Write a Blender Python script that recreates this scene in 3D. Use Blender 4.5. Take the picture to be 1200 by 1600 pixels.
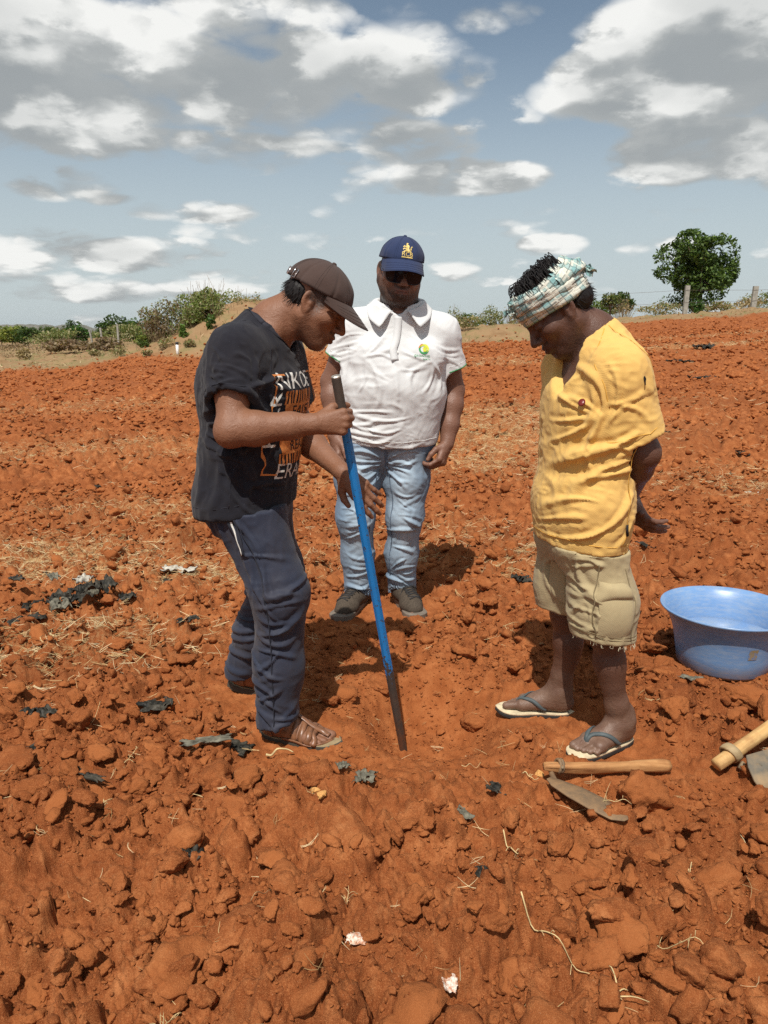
import bpy, bmesh, math, random, time
import numpy as np
from mathutils import Vector, Matrix, Euler
from mathutils.bvhtree import BVHTree

T0 = time.time()
S = bpy.context.scene
COL = S.collection
for o in list(bpy.data.objects):
    bpy.data.objects.remove(o)
R = math.radians

# ------------------------------------------------------------------ camera
EYE = 1.30
cam = bpy.data.cameras.new('camera')
cam.sensor_fit = 'VERTICAL'
cam.sensor_height = 36.0
cam.lens = 36.0 * 1202 / 1600
cam.clip_start = 0.05
cam.clip_end = 20000
camera = bpy.data.objects.new('camera', cam)
COL.objects.link(camera)
camera.location = (0, 0, EYE)
camera.rotation_euler = (R(90 - 13.1), 0, 0)
S.camera = camera

# ------------------------------------------------------------------ sun, sky, exposure
# sun is behind the camera, a little to the left, high
SUN_DIR = Vector((-0.147, -0.60, 1.0)).normalized()      # towards the sun
SUN_EL = math.asin(SUN_DIR.z)
sun = bpy.data.lights.new('sun', 'SUN')
sun.energy = 5.0
sun.angle = R(0.53)
sun.color = (1.0, 0.955, 0.88)
sun_o = bpy.data.objects.new('sun', sun)
COL.objects.link(sun_o)
sun_o.rotation_euler = (-SUN_DIR).to_track_quat('-Z', 'Y').to_euler()
sun_o.location = SUN_DIR * 50

S.view_settings.view_transform = 'Standard'
S.view_settings.look = 'None'
S.view_settings.exposure = 0.0
S.view_settings.gamma = 1.0
S.view_settings.use_curve_mapping = False
S.cycles.max_bounces = 5
S.cycles.diffuse_bounces = 3
S.cycles.glossy_bounces = 2
S.cycles.transmission_bounces = 3
S.cycles.transparent_max_bounces = 6
S.cycles.volume_bounces = 0
S.cycles.use_denoising = False


class NT:
    """small helper to write node trees as expressions"""
    def __init__(self, tree):
        self.t = tree
        self.n = tree.nodes
        self.l = tree.links

    def new(self, typ, **kw):
        nd = self.n.new(typ)
        for k, v in kw.items():
            setattr(nd, k, v)
        return nd

    def put(self, sock, v):
        if isinstance(v, bpy.types.NodeSocket):
            self.l.new(v, sock)
        elif v is not None:
            if isinstance(v, (tuple, list)) and len(v) == 3 and sock.type == 'RGBA':
                v = (*v, 1)
            sock.default_value = v

    def m(self, op, a, b=None, c=None, clamp=False):
        nd = self.new('ShaderNodeMath', operation=op, use_clamp=clamp)
        for i, v in enumerate((a, b, c)):
            if v is not None:
                self.put(nd.inputs[i], v)
        return nd.outputs[0]

    def vm(self, op, a, b=None, scale=None):
        nd = self.new('ShaderNodeVectorMath', operation=op)
        self.put(nd.inputs[0], a)
        if b is not None:
            self.put(nd.inputs[1], b)
        if scale is not None:
            self.put(nd.inputs['Scale'], scale)
        return nd.outputs['Value'] if op in ('LENGTH', 'DOT_PRODUCT', 'DISTANCE') else nd.outputs[0]

    def noise(self, vec, scale, detail=4, rough=0.55, dist=0.0, lac=2.0):
        nd = self.new('ShaderNodeTexNoise')
        if vec is not None:
            self.put(nd.inputs['Vector'], vec)
        nd.inputs['Scale'].default_value = scale
        nd.inputs['Detail'].default_value = detail
        nd.inputs['Roughness'].default_value = rough
        nd.inputs['Lacunarity'].default_value = lac
        nd.inputs['Distortion'].default_value = dist
        return nd.outputs['Fac']

    def voro(self, vec, scale, feature='F1', out='Distance'):
        nd = self.new('ShaderNodeTexVoronoi', feature=feature)
        if vec is not None:
            self.put(nd.inputs['Vector'], vec)
        nd.inputs['Scale'].default_value = scale
        return nd.outputs[out]

    def ramp(self, fac, stops, interp='LINEAR'):
        nd = self.new('ShaderNodeValToRGB')
        cr = nd.color_ramp
        cr.interpolation = interp
        while len(cr.elements) < len(stops):
            cr.elements.new(0.5)
        for e, (p, c) in zip(cr.elements, stops):
            e.position = p
            e.color = (c, c, c, 1) if isinstance(c, (int, float)) else (*c, 1)
        self.put(nd.inputs[0], fac)
        return nd.outputs[0]

    def mix(self, fac, a, b, blend='MIX'):
        nd = self.new('ShaderNodeMix', data_type='RGBA', blend_type=blend)
        self.put(nd.inputs[0], fac)
        self.put(nd.inputs[6], a)
        self.put(nd.inputs[7], b)
        return nd.outputs[2]

    def sstep(self, x, a, b):
        nd = self.new('ShaderNodeMapRange', interpolation_type='SMOOTHSTEP')
        self.put(nd.inputs[0], x)
        self.put(nd.inputs[1], a)
        self.put(nd.inputs[2], b)
        return nd.outputs[0]

    def sep(self, v):
        nd = self.new('ShaderNodeSeparateXYZ')
        self.put(nd.inputs[0], v)
        return nd.outputs

    def comb(self, x, y, z):
        nd = self.new('ShaderNodeCombineXYZ')
        for i, v in enumerate((x, y, z)):
            self.put(nd.inputs[i], v)
        return nd.outputs[0]

    def attr(self, name, out='Color'):
        nd = self.new('ShaderNodeAttribute', attribute_name=name)
        return nd.outputs[out]


# ------------------------------------------------------------------ world: clear-air sky plus a deck of cumulus
world = bpy.data.worlds.new('World')
S.world = world
world.use_nodes = True
W = NT(world.node_tree)
W.n.clear()
wout = W.new('ShaderNodeOutputWorld')
bg = W.new('ShaderNodeBackground')
sky = W.new('ShaderNodeTexSky', sky_type='NISHITA')
sky.sun_disc = False
sky.sun_elevation = SUN_EL
sky.sun_rotation = math.atan2(SUN_DIR.x, SUN_DIR.y)
sky.altitude = 600
sky.air_density = 1.0
sky.dust_density = 1.6
sky.ozone_density = 1.0
SKY_STRENGTH = 0.10
tc = W.new('ShaderNodeTexCoord').outputs['Generated']
dirn = W.vm('NORMALIZE', tc)
dx, dy, dz = W.sep(dirn)
az = W.m('ARCTAN2', dx, dy)              # 0 straight ahead, + to the right
el = W.m('ARCSINE', dz)
# billows: smaller and flatter towards the horizon
hz = W.m('ADD', W.m('MAXIMUM', dz, 0.0), 0.34)
lay = W.comb(W.m('DIVIDE', dx, hz), W.m('DIVIDE', dy, hz), W.m('DIVIDE', W.m('MULTIPLY', dz, 2.1), hz))


def bump_at(a0, e0, ra, re, amp, up=0.0):
    """soft-edged bank of cloud about the direction (azimuth, elevation), radii in radians"""
    da = W.m('DIVIDE', W.m('SUBTRACT', az, a0), ra)
    de = W.m('DIVIDE', W.m('SUBTRACT', W.m('ADD', el, up), e0), re)
    q = W.m('ADD', W.m('MULTIPLY', da, da), W.m('MULTIPLY', de, de))
    return W.m('MULTIPLY', W.m('SUBTRACT', 1.0, W.m('MINIMUM', W.m('MULTIPLY', q, q), 1.0)), amp)


# azimuth, elevation (degrees), half width, half height, weight
BANKS = [
    (3.0, 17.6, 6, 3.6, .40), (-19, 15.6, 11.5, 4.3, .55), (-4.5, 15.3, 9.5, 3.6, .48), (-28, 15, 8, 6, .46), (-7.5, 20.3, 6.5, 2.6, .40), (-24, 21, 7, 3.0, .36), (-12, 11.6, 13, 1.5, .36),
    (2.6, 12.4, 4.6, 1.6, .36), (6.0, 10.3, 5.8, 1.35, .50), (22, 16.6, 11.5, 4.8, .64), (14.5, 15.6, 5.2, 2.4, .46), (20.5, 11.2, 6.5, 2.0, .52), (27, 10.4, 5.5, 2.1, .52), (24, 21.5, 9, 3.4, .5),
    (7.6, 19.6, 3.4, 1.3, .36), (-20.5, 9.3, 5, 1.3, .46), (-14, 8.2, 6, 1.0, .40), (-25, 5.2, 10, 2.0, .44), (-15.5, 5.0, 6, 1.5, .42), (-8, 3.6, 6, 1.0, .34), (14, 3.4, 8, .9, .32), (19, 5.4, 3.4, 1.1, .42), (11.8, 5.9, 2.8, .9, .40), (-3.5, 6.2, 4, .9, .34), (4.8, 4.2, 2.6, .8, .34), (-20, 2.8, 12, 1.0, .30),
]


def banks(up):
    tot = None
    for a, e, wa, we, amp in BANKS:
        b = bump_at(R(a), R(e), R(wa), R(we), amp, up)
        tot = b if tot is None else W.m('ADD', tot, b)
    return W.m('MINIMUM', tot, 0.8)


B0, B2 = banks(0.0), banks(0.060)
B1 = W.m('ADD', W.m('MULTIPLY', B0, 0.62), W.m('MULTIPLY', B2, 0.38))


def density(up, detail, bank):
    # the same field looked up a little higher in the sky when up > 0
    v = lay if up == 0 else W.vm('ADD', lay, W.comb(-1.1 * up, -1.6 * up, 4.4 * up))
    n1 = W.noise(v, 2.3, 3, 0.50, 0.1)
    n2 = W.noise(v, 6.2, detail, 0.60, 0.1)
    # cauliflower billows
    vo = W.new('ShaderNodeTexVoronoi', feature='F1')
    W.put(vo.inputs['Vector'], W.vm('ADD', v, W.vm('SCALE', W.comb(n2, n1, n2), scale=0.22)))
    vo.inputs['Scale'].default_value = 3.7
    vo.inputs['Detail'].default_value = 2.0
    vo.inputs['Roughness'].default_value = 0.55
    puff = W.m('SUBTRACT', 0.84, vo.outputs['Distance']) if detail > 6 else 0.18
    n = W.m('ADD', W.m('MULTIPLY', W.m('SUBTRACT', n1, 0.5), 0.75), W.m('MULTIPLY', W.m('SUBTRACT', n2, 0.5), 0.55))
    n = W.m('ADD', n, W.m('MULTIPLY', puff, 0.80))
    # beyond the banks in view the deck goes on as broken cumulus of the same cover
    wide = W.sstep(W.m('ABSOLUTE', az), R(32), R(44))
    high = W.sstep(el, R(23), R(34))
    out = W.m('MAXIMUM', wide, high)
    base = W.m('ADD', W.m('MULTIPLY', bank, 1.12), W.m('MULTIPLY', out, 0.30))
    return W.m('ADD', base, n)


d0 = density(0.0, 8, B0)
d1 = density(0.026, 8, B1)
d2 = density(0.075, 5, B1)
cov = W.sstep(d0, 0.02, 0.46)
# lit tops where the cloud thins out upwards, grey bellies under thick cloud
top_ = W.sstep(W.m('SUBTRACT', d0, d1), -0.14, 0.40)
under = W.sstep(d2, 0.05, 1.05)
lit = W.m('ADD', W.m('MULTIPLY', top_, 0.66), W.m('MULTIPLY', W.m('SUBTRACT', 1.0, under), 0.42))
ccol = W.ramp(lit, [(0.0, (.345, .370, .380)), (0.28, (.43, .45, .45)), (0.55, (.60, .615, .605)), (0.90, (.95, .95, .92))])
# thin veil low over the horizon
haze_f = W.m('MULTIPLY', W.sstep(el, R(21), R(1)), 0.84)
skyc = W.vm('SCALE', sky.outputs[0], scale=SKY_STRENGTH)
hsv = W.new('ShaderNodeHueSaturation')
hsv.inputs['Saturation'].default_value = 0.82
hsv.inputs['Value'].default_value = 0.92
hsv.inputs['Hue'].default_value = 0.488
W.put(hsv.inputs['Color'], skyc)
veil = W.mix(haze_f, hsv.outputs[0], (.56, .635, .655))
allc = W.mix(W.m('MULTIPLY', cov, 0.95), veil, ccol)
W.put(bg.inputs['Color'], allc)
bg.inputs['Strength'].default_value = 1.0
W.l.new(bg.outputs[0], wout.inputs[0])
world.cycles.sampling_method = 'MANUAL'
world.cycles.sample_map_resolution = 512

# ================================================================== helpers
def tag(o, label=None, cat=None, group=None, kind=None):
    if label: o['label'] = label
    if cat: o['category'] = cat
    if group: o['group'] = group
    if kind: o['kind'] = kind
    return o


def empty(name, loc=(0, 0, 0), label=None, cat=None, group=None):
    o = bpy.data.objects.new(name, None)
    o.empty_display_size = 0.1
    o.location = loc
    COL.objects.link(o)
    return tag(o, label, cat, group)


def link(name, me, mat=None, parent=None, smooth=True, world_space=True):
    """link a mesh as one object; world-space coordinates are kept when it gets a parent"""
    o = bpy.data.objects.new(name, me)
    COL.objects.link(o)
    if mat is not None:
        mats = mat if isinstance(mat, (list, tuple)) else [mat]
        for k in mats:
            me.materials.append(k)
    if smooth:
        me.polygons.foreach_set('use_smooth', np.ones(len(me.polygons), dtype=bool))
    if parent is not None:
        o.parent = parent
        if world_space:
            o.matrix_parent_inverse = parent_matrix(parent).inverted()
    return o


def parent_matrix(o):
    m = Matrix.LocRotScale(o.location, o.rotation_euler, o.scale)
    if o.parent is not None:
        return parent_matrix(o.parent) @ o.matrix_parent_inverse @ m
    return m


def mesh_np(V, F, name='m', col=None, uv=None):
    """mesh from numpy vertices and faces (quads or triangles as one array)"""
    me = bpy.data.meshes.new(name)
    V = np.asarray(V, dtype=np.float32)
    F = np.asarray(F, dtype=np.int32)
    n = F.shape[1]
    me.vertices.add(len(V))
    me.vertices.foreach_set('co', V.ravel())
    me.loops.add(F.size)
    me.loops.foreach_set('vertex_index', F.ravel())
    me.polygons.add(len(F))
    me.polygons.foreach_set('loop_start', np.arange(0, F.size, n, dtype=np.int32))
    me.polygons.foreach_set('loop_total', np.full(len(F), n, dtype=np.int32))
    me.update(calc_edges=True)
    if col is not None:
        a = me.color_attributes.new('col', 'FLOAT_COLOR', 'POINT')
        c = np.ones((len(V), 4), dtype=np.float32)
        c[:, :3] = col
        a.data.foreach_set('color', c.ravel())
    if uv is not None:
        l = me.uv_layers.new(name='uv')
        l.data.foreach_set('uv', np.asarray(uv, dtype=np.float32)[F.ravel()].ravel())
    return me


def mesh_poly(V, faces, name='m'):
    me = bpy.data.meshes.new(name)
    me.from_pydata([tuple(v) for v in V], [], [tuple(f) for f in faces])
    me.update()
    return me


def bm_mesh(bm, name='m'):
    me = bpy.data.meshes.new(name)
    bm.normal_update()
    bm.to_mesh(me)
    bm.free()
    return me


def A(*v):
    return np.array(v, dtype=np.float64)


def unit(v):
    v = np.asarray(v, dtype=np.float64)
    return v / (np.linalg.norm(v) + 1e-12)


def frame_z(z, xhint=(1, 0, 0)):
    """rows = local x, y, z axes; z given, x as near the hint as possible"""
    z = unit(z)
    x = np.asarray(xhint, dtype=np.float64)
    x = x - z * np.dot(x, z)
    if np.linalg.norm(x) < 1e-5:
        x = np.cross(z, A(0.3, 0.8, 0.5))
    x = unit(x)
    return np.stack([x, np.cross(z, x), z])


# ------------------------------------------------------------------ noise
def _hash(ix, iy, iz, seed):
    h = (ix * 374761393 + iy * 668265263 + iz * 1274126177 + seed * 974634777).astype(np.int64) & 0xffffffff
    h = ((h ^ (h >> 13)) * 1274126177) & 0xffffffff
    h = ((h ^ (h >> 16)) * 2246822519) & 0xffffffff
    return ((h ^ (h >> 15)) & 0xffffff).astype(np.float64) / 0xffffff


def vnoise(P, scale, seed=0):
    """smooth value noise in -1..1"""
    q = np.asarray(P, dtype=np.float64) * scale
    i = np.floor(q).astype(np.int64)
    f = q - i
    f = f * f * f * (f * (f * 6 - 15) + 10)
    out = 0
    for a in (0, 1):
        wx = f[:, 0] if a else 1 - f[:, 0]
        for b in (0, 1):
            wy = f[:, 1] if b else 1 - f[:, 1]
            for c in (0, 1):
                wz = f[:, 2] if c else 1 - f[:, 2]
                out = out + wx * wy * wz * _hash(i[:, 0] + a, i[:, 1] + b, i[:, 2] + c, seed)
    return out * 2 - 1


def fbm(P, scale, oct=4, seed=0, gain=0.5):
    P = np.asarray(P, dtype=np.float64)
    s, a, t = 0, 1.0, 0
    for o in range(oct):
        s = s + a * vnoise(P, scale, seed + o * 17)
        t += a
        a *= gain
        scale *= 2.03
    return s / t


def sst(x, a, b):
    t = np.clip((x - a) / (b - a), 0, 1)
    return t * t * (3 - 2 * t)


# ------------------------------------------------------------------ solids as distance fields
class Prim:
    __slots__ = ('o', 'M', 's', 'kind', 'r1', 'r2', 'L', 'k', 'sub', 'clip')

    def dist(self, P):
        d = self.raw(P)
        for c, n in self.clip:
            d = np.maximum(d, (P - c) @ n)
        return d

    def raw(self, P):
        q = (P - self.o) @ self.M.T
        q = q * self.s
        if self.kind == 0:                       # tapered capsule along local z
            r = np.sqrt(q[:, 0] ** 2 + q[:, 1] ** 2)
            z = q[:, 2]
            b = (self.r1 - self.r2) / self.L
            b = max(-0.99, min(0.99, b))
            a = math.sqrt(1 - b * b)
            k = -b * r + a * z
            d = a * r + b * z - self.r1
            lo = k < 0
            hi = k > a * self.L
            d[lo] = np.sqrt(r[lo] ** 2 + z[lo] ** 2) - self.r1
            d[hi] = np.sqrt(r[hi] ** 2 + (z[hi] - self.L) ** 2) - self.r2
            return d
        k0 = np.sqrt((q * q).sum(1))             # ellipsoid (s = 1/radii)
        k1 = np.sqrt(((q * self.s) ** 2).sum(1)) + 1e-9
        return k0 * (k0 - 1.0) / k1


def rc(a, b, ra, rb, k=0.02, wide=1.0, axis=(1, 0, 0), sub=False):
    """tapered capsule a-b; cross-section stretched by `wide` along axis"""
    p = Prim()
    a = np.asarray(a, float); b = np.asarray(b, float)
    p.o = a; p.L = max(np.linalg.norm(b - a), 1e-4)
    p.M = frame_z(b - a, axis)
    p.s = A(1 / wide, 1, 1)
    p.kind = 0; p.r1 = ra; p.r2 = rb; p.k = k; p.sub = sub; p.clip = []
    return p


def el(c, r, k=0.02, M=None, sub=False):
    p = Prim()
    p.o = np.asarray(c, float); p.M = np.eye(3) if M is None else np.asarray(M, float)
    p.s = 1 / np.asarray(r, float); p.kind = 1; p.k = k; p.sub = sub
    p.r1 = p.r2 = p.L = 0; p.clip = []
    return p


def clipped(prims, c, n):
    c = np.asarray(c, float); n = unit(n)
    for p in prims:
        p.clip = p.clip + [(c, n)]
    return prims


def chain(pts, rad, k=0.02, wide=1.0, axis=(1, 0, 0)):
    return [rc(pts[i], pts[i + 1], rad[i], rad[i + 1], k, wide, axis) for i in range(len(pts) - 1)]


def ev(prims, P):
    d = np.full(len(P), 1.0)
    for p in prims:
        e = p.dist(P)
        k = p.k
        if p.sub:
            h = np.maximum(k - np.abs(d + e), 0) / k
            d = np.maximum(d, -e) + h * h * k * 0.25
        else:
            h = np.maximum(k - np.abs(d - e), 0) / k
            d = np.minimum(d, e) - h * h * k * 0.25
    return d


def ev_raw(prims, P):
    """the blended shape of the plain, uncut solids"""
    d = np.full(len(P), 1.0)
    for p in prims:
        if p.sub: continue
        e = p.raw(P); k = p.k
        h = np.maximum(k - np.abs(d - e), 0) / k
        d = np.minimum(d, e) - h * h * k * 0.25
    return d


def tucked(over, c, n, off):
    """keeps a garment inside the one worn over it, beyond the plane (c, n)"""
    c = np.asarray(c, float); n = unit(n)

    def post(P, d):
        m = (P - c) @ n < 0.0
        if m.any():
            d = d.copy()
            d[m] = np.maximum(d[m], ev_raw(over, P[m]) + off)
        return d
    return post


def solid(prims, h, post=None, lo=None, hi=None, grow=0.0):
    """iso-surface of the blended solids as (V, F quads); post(P, d) edits the field (cuts, shells)"""
    # bounding box
    if lo is None:
        lows, highs = [], []
        for p in prims:
            if p.sub:
                continue
            if p.kind == 0:
                w = 1 / p.s[0]
                rr = max(p.r1, p.r2) * w
                e = p.o + p.M[2] * p.L
                lows.append(np.minimum(p.o, e) - rr); highs.append(np.maximum(p.o, e) + rr)
            else:
                rr = (1 / p.s).max()
                lows.append(p.o - rr); highs.append(p.o + rr)
        lo = np.min(lows, 0) - 0.02 - grow; hi = np.max(highs, 0) + 0.02 + grow
    B, N = 8, 4                                   # cells per block, blocks per superblock
    sb = B * N * h
    n = np.ceil((hi - lo) / sb).astype(int)
    bsz = B * h
    offs = np.stack(np.meshgrid(*[np.arange(N)] * 3, indexing='ij'), -1).reshape(-1, 3)
    cor = np.stack(np.meshgrid(*[np.arange(B + 1)] * 3, indexing='ij'), -1).reshape(-1, 3)
    NX = n * N * B + 2
    ids, verts = [], []
    edges = []
    centers = np.stack(np.meshgrid(*[np.arange(m) for m in n], indexing='ij'), -1).reshape(-1, 3)
    C = lo + (centers + 0.5) * sb
    half = sb * 0.87
    near = np.stack([p.dist(C) for p in prims], 1)
    kk = np.array([p.k for p in prims])
    keep = near < (half + kk + 0.012 + grow)[None, :]
    sub = np.array([p.sub for p in prims])
    dmin = np.where(sub[None, :], 9, near).min(1)
    for ci in np.nonzero(dmin < half + 0.05 + grow)[0]:
        pl = [p for p, u in zip(prims, keep[ci]) if u]
        if not any(not p.sub for p in pl):
            continue
        bi = centers[ci] * N + offs
        bc = lo + (bi + 0.5) * bsz
        d = ev(pl, bc)
        if post is not None:
            d = post(bc, d)
        bi = bi[np.abs(d) < bsz * 0.87 + 0.012]
        if not len(bi):
            continue
        g = bi[:, None, :] * B + cor[None]
        P = lo + g.reshape(-1, 3) * h
        d = ev(pl, P)
        if post is not None:
            d = post(P, d)
        D = d.reshape(len(bi), B + 1, B + 1, B + 1)
        c8 = [D[:, i:B + i, j:B + j, k:B + k] for i in (0, 1) for j in (0, 1) for k in (0, 1)]
        ins = sum((c < 0).astype(np.int8) for c in c8)
        act = (ins > 0) & (ins < 8)
        b_, x_, y_, z_ = np.nonzero(act)
        if not len(b_):
            continue
        val = np.stack([c[b_, x_, y_, z_] for c in c8], 1)
        acc = np.zeros((len(b_), 3)); cnt = np.zeros(len(b_))
        cc = [(i, j, k) for i in (0, 1) for j in (0, 1) for k in (0, 1)]
        for u in range(8):
            for w in range(u + 1, 8):
                df = [abs(cc[u][q] - cc[w][q]) for q in range(3)]
                if sum(df) != 1:
                    continue
                cr = (val[:, u] < 0) != (val[:, w] < 0)
                t = val[:, u] / (val[:, u] - val[:, w] + 1e-20)
                pu, pw = np.array(cc[u], float), np.array(cc[w], float)
                pt = pu + t[:, None] * (pw - pu)
                acc[cr] += pt[cr]; cnt[cr] += 1
        cell = bi[b_] * B + np.stack([x_, y_, z_], 1)
        verts.append(lo + (cell + acc / cnt[:, None]) * h)
        ids.append((cell[:, 0] * NX[1] + cell[:, 1]) * NX[2] + cell[:, 2])
        s0 = val[:, 0] < 0
        for ax, w in ((0, 4), (1, 2), (2, 1)):
            cr = s0 != (val[:, w] < 0)
            if cr.any():
                edges.append((np.full(cr.sum(), ax), cell[cr], s0[cr]))
    V = np.concatenate(verts); I = np.concatenate(ids)
    order = np.argsort(I, kind='stable')
    I = I[order]; V = V[order]
    I, first = np.unique(I, return_index=True)
    V = V[first]
    ax = np.concatenate([e[0] for e in edges]); ce = np.concatenate([e[1] for e in edges]); sg = np.concatenate([e[2] for e in edges])
    F = []
    for a in range(3):
        m = ax == a
        c = ce[m]; s = sg[m]
        b1, b2 = [(1, 2), (2, 0), (0, 1)][a]
        o1 = np.zeros(3, int); o1[b1] = 1
        o2 = np.zeros(3, int); o2[b2] = 1
        quad = []
        ok = np.ones(len(c), bool)
        for off in (0 * o1, o1, o1 + o2, o2):
            q = c - off
            key = (q[:, 0] * NX[1] + q[:, 1]) * NX[2] + q[:, 2]
            j = np.clip(np.searchsorted(I, key), 0, len(I) - 1)
            ok &= I[j] == key
            quad.append(j)
        Q = np.stack(quad, 1)
        Q[~s] = Q[~s][:, ::-1]
        F.append(Q[ok])
    F = np.concatenate(F)
    return V, F


def vnormals(V, F):
    a, b, c, d = (V[F[:, i]] for i in range(4))
    fn = np.cross(c - a, d - b)
    N = np.zeros_like(V)
    for i in range(4):
        for q in range(3):
            N[:, q] += np.bincount(F[:, i], fn[:, q], len(V))
    return N / (np.linalg.norm(N, axis=1, keepdims=True) + 1e-12)


def relax(V, F, it=1, w=0.5):
    for _ in range(it):
        acc = np.zeros_like(V); cnt = np.zeros(len(V))
        for i in range(4):
            j = F[:, (i + 1) % 4]
            for q in range(3):
                acc[:, q] += np.bincount(F[:, i], V[j, q], len(V))
                acc[:, q] += np.bincount(j, V[F[:, i], q], len(V))
            cnt += np.bincount(F[:, i], minlength=len(V)) + np.bincount(j, minlength=len(V))
        V = V + w * (acc / cnt[:, None] - V)
    return V


def coarsen(V, F, hidden, cell):
    """merge the hidden vertices into coarse cells (what clothing covers needs no detail)"""
    q = np.floor(V / cell).astype(np.int64)
    key = ((q[:, 0] + 5000) * 20000 + q[:, 1] + 5000) * 20000 + q[:, 2] + 5000
    key = np.where(hidden, key, -1 - np.arange(len(V)))
    u, inv = np.unique(key, return_inverse=True)
    cnt = np.bincount(inv)
    NV = np.stack([np.bincount(inv, V[:, i]) / cnt for i in range(3)], 1)
    NF = inv[F]
    tri = np.concatenate([NF[:, [0, 1, 2]], NF[:, [0, 2, 3]]])
    good = (tri[:, 0] != tri[:, 1]) & (tri[:, 1] != tri[:, 2]) & (tri[:, 0] != tri[:, 2])
    tri = tri[good]
    srt = np.sort(tri, 1)
    _, idx = np.unique(srt, axis=0, return_index=True)
    return NV, tri[np.sort(idx)], inv


def seg_dist(P, a, b):
    a = np.asarray(a, float); b = np.asarray(b, float)
    ab = b - a
    t = np.clip(((P - a) @ ab) / (ab @ ab), 0, 1)
    return np.linalg.norm(P - a - t[:, None] * ab, axis=1), t


def folds(P, lst, N=None):
    """raised creases in the cloth: (a, b, width, height). They run along a slightly bowed line seen from the front
    (distances in depth count little, so a crease follows the cloth), with a trough on each side, fading at both ends"""
    out = np.zeros(len(P))
    Q = P[:, [0, 2]]
    for a, b, w, amp in lst:
        a = np.asarray(a, float); b = np.asarray(b, float)
        a2, b2 = a[[0, 2]], b[[0, 2]]
        v = b2 - a2
        L = np.linalg.norm(v) + 1e-6
        v = v / L
        nn = A(-v[1], v[0])
        hsh = math.sin(a[0] * 91.7 + b[2] * 57.3 + L * 33)
        t = ((Q - a2) @ v) / L
        m = (t > -.1) & (t < 1.1)
        off = (Q[m] - a2) @ nn - hsh * .16 * L * 4 * t[m] * (1 - t[m])
        x = off / (w * (1 + .35 * np.sin(t[m] * 5 + hsh * 9)))
        q = np.abs(x) < 3
        dy = np.abs(P[m, 1] - (a[1] + (b[1] - a[1]) * np.clip(t[m], 0, 1)))
        g = np.exp(-(dy / .11) ** 4) * sst(t[m], -.08, .22) * (1 - sst(t[m], .72, 1.06))
        val = np.where(q, amp * (1.0 - 1.9 * x * x) * np.exp(-x * x * 1.1) * g, 0)
        out[np.nonzero(m)[0]] += val
    return np.clip(out, -.012, .014)


def tube(pts, rad, n=6, cap=True):
    """swept round tube, returns (V, faces)"""
    pts = np.asarray(pts, float)
    m = len(pts)
    rad = np.full(m, rad) if np.isscalar(rad) else np.asarray(rad, float)
    tang = np.gradient(pts, axis=0)
    V = []
    up = A(0.12, 0.31, 0.95)
    for i in range(m):
        M = frame_z(tang[i], up)
        up = M[0]
        for j in range(n):
            a = 2 * math.pi * j / n
            V.append(pts[i] + rad[i] * (math.cos(a) * M[0] + math.sin(a) * M[1]))
    F = []
    for i in range(m - 1):
        for j in range(n):
            k = (j + 1) % n
            F.append((i * n + j, i * n + k, (i + 1) * n + k, (i + 1) * n + j))
    if cap:
        F.append(tuple(range(n))[::-1]); F.append(tuple((m - 1) * n + j for j in range(n)))
    return V, F


class MB:
    """collects faces into one mesh"""
    def __init__(self):
        self.V = []; self.F = []

    def add(self, V, F):
        o = len(self.V)
        self.V.extend([tuple(v) for v in V])
        self.F.extend([tuple(i + o for i in f) for f in F])
        return self

    def tube(self, pts, rad, n=6, cap=True):
        return self.add(*tube(pts, rad, n, cap))

    def mesh(self, name='m'):
        return mesh_poly(self.V, self.F, name)


def loft(rings, closed=True, cap0=False, cap1=False):
    """rings: list of equal-length point lists"""
    n = len(rings[0]); V = [p for r in rings for p in r]; F = []
    for i in range(len(rings) - 1):
        for j in range(n if closed else n - 1):
            k = (j + 1) % n
            F.append((i * n + j, i * n + k, (i + 1) * n + k, (i + 1) * n + j))
    if cap0: F.append(tuple(range(n))[::-1])
    if cap1: F.append(tuple((len(rings) - 1) * n + j for j in range(n)))
    return V, F


def spline(pts, n):
    """Catmull-Rom through the points"""
    P = np.asarray(pts, float)
    Q = np.concatenate([[2 * P[0] - P[1]], P, [2 * P[-1] - P[-2]]])
    out = []
    m = len(P) - 1
    for x in np.linspace(0, m, n):
        i = min(int(x), m - 1); t = x - i
        p0, p1, p2, p3 = Q[i], Q[i + 1], Q[i + 2], Q[i + 3]
        out.append(0.5 * (2 * p1 + (p2 - p0) * t + (2 * p0 - 5 * p1 + 4 * p2 - p3) * t * t + (3 * p1 - p0 - 3 * p2 + p3) * t ** 3))
    return np.array(out)


# ------------------------------------------------------------------ materials
def material(name):
    m = bpy.data.materials.new(name)
    m.use_nodes = True
    t = NT(m.node_tree)
    t.b = m.node_tree.nodes['Principled BSDF']
    t.obj = t.new('ShaderNodeTexCoord').outputs['Object']
    t.mat = m
    return t


def finish(t, color, rough=0.8, bump=None, strength=0.3, dist=0.002, spec=0.3, **kw):
    t.put(t.b.inputs['Base Color'], color)
    t.put(t.b.inputs['Roughness'], rough)
    t.put(t.b.inputs['Specular IOR Level'], spec)
    if bump is not None:
        b = t.new('ShaderNodeBump')
        b.inputs['Strength'].default_value = strength
        b.inputs['Distance'].default_value = dist
        t.put(b.inputs['Height'], bump)
        t.l.new(b.outputs[0], t.b.inputs['Normal'])
    for k, v in kw.items():
        t.put(t.b.inputs[k.replace('_', ' ')], v)
    return t.mat


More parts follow.
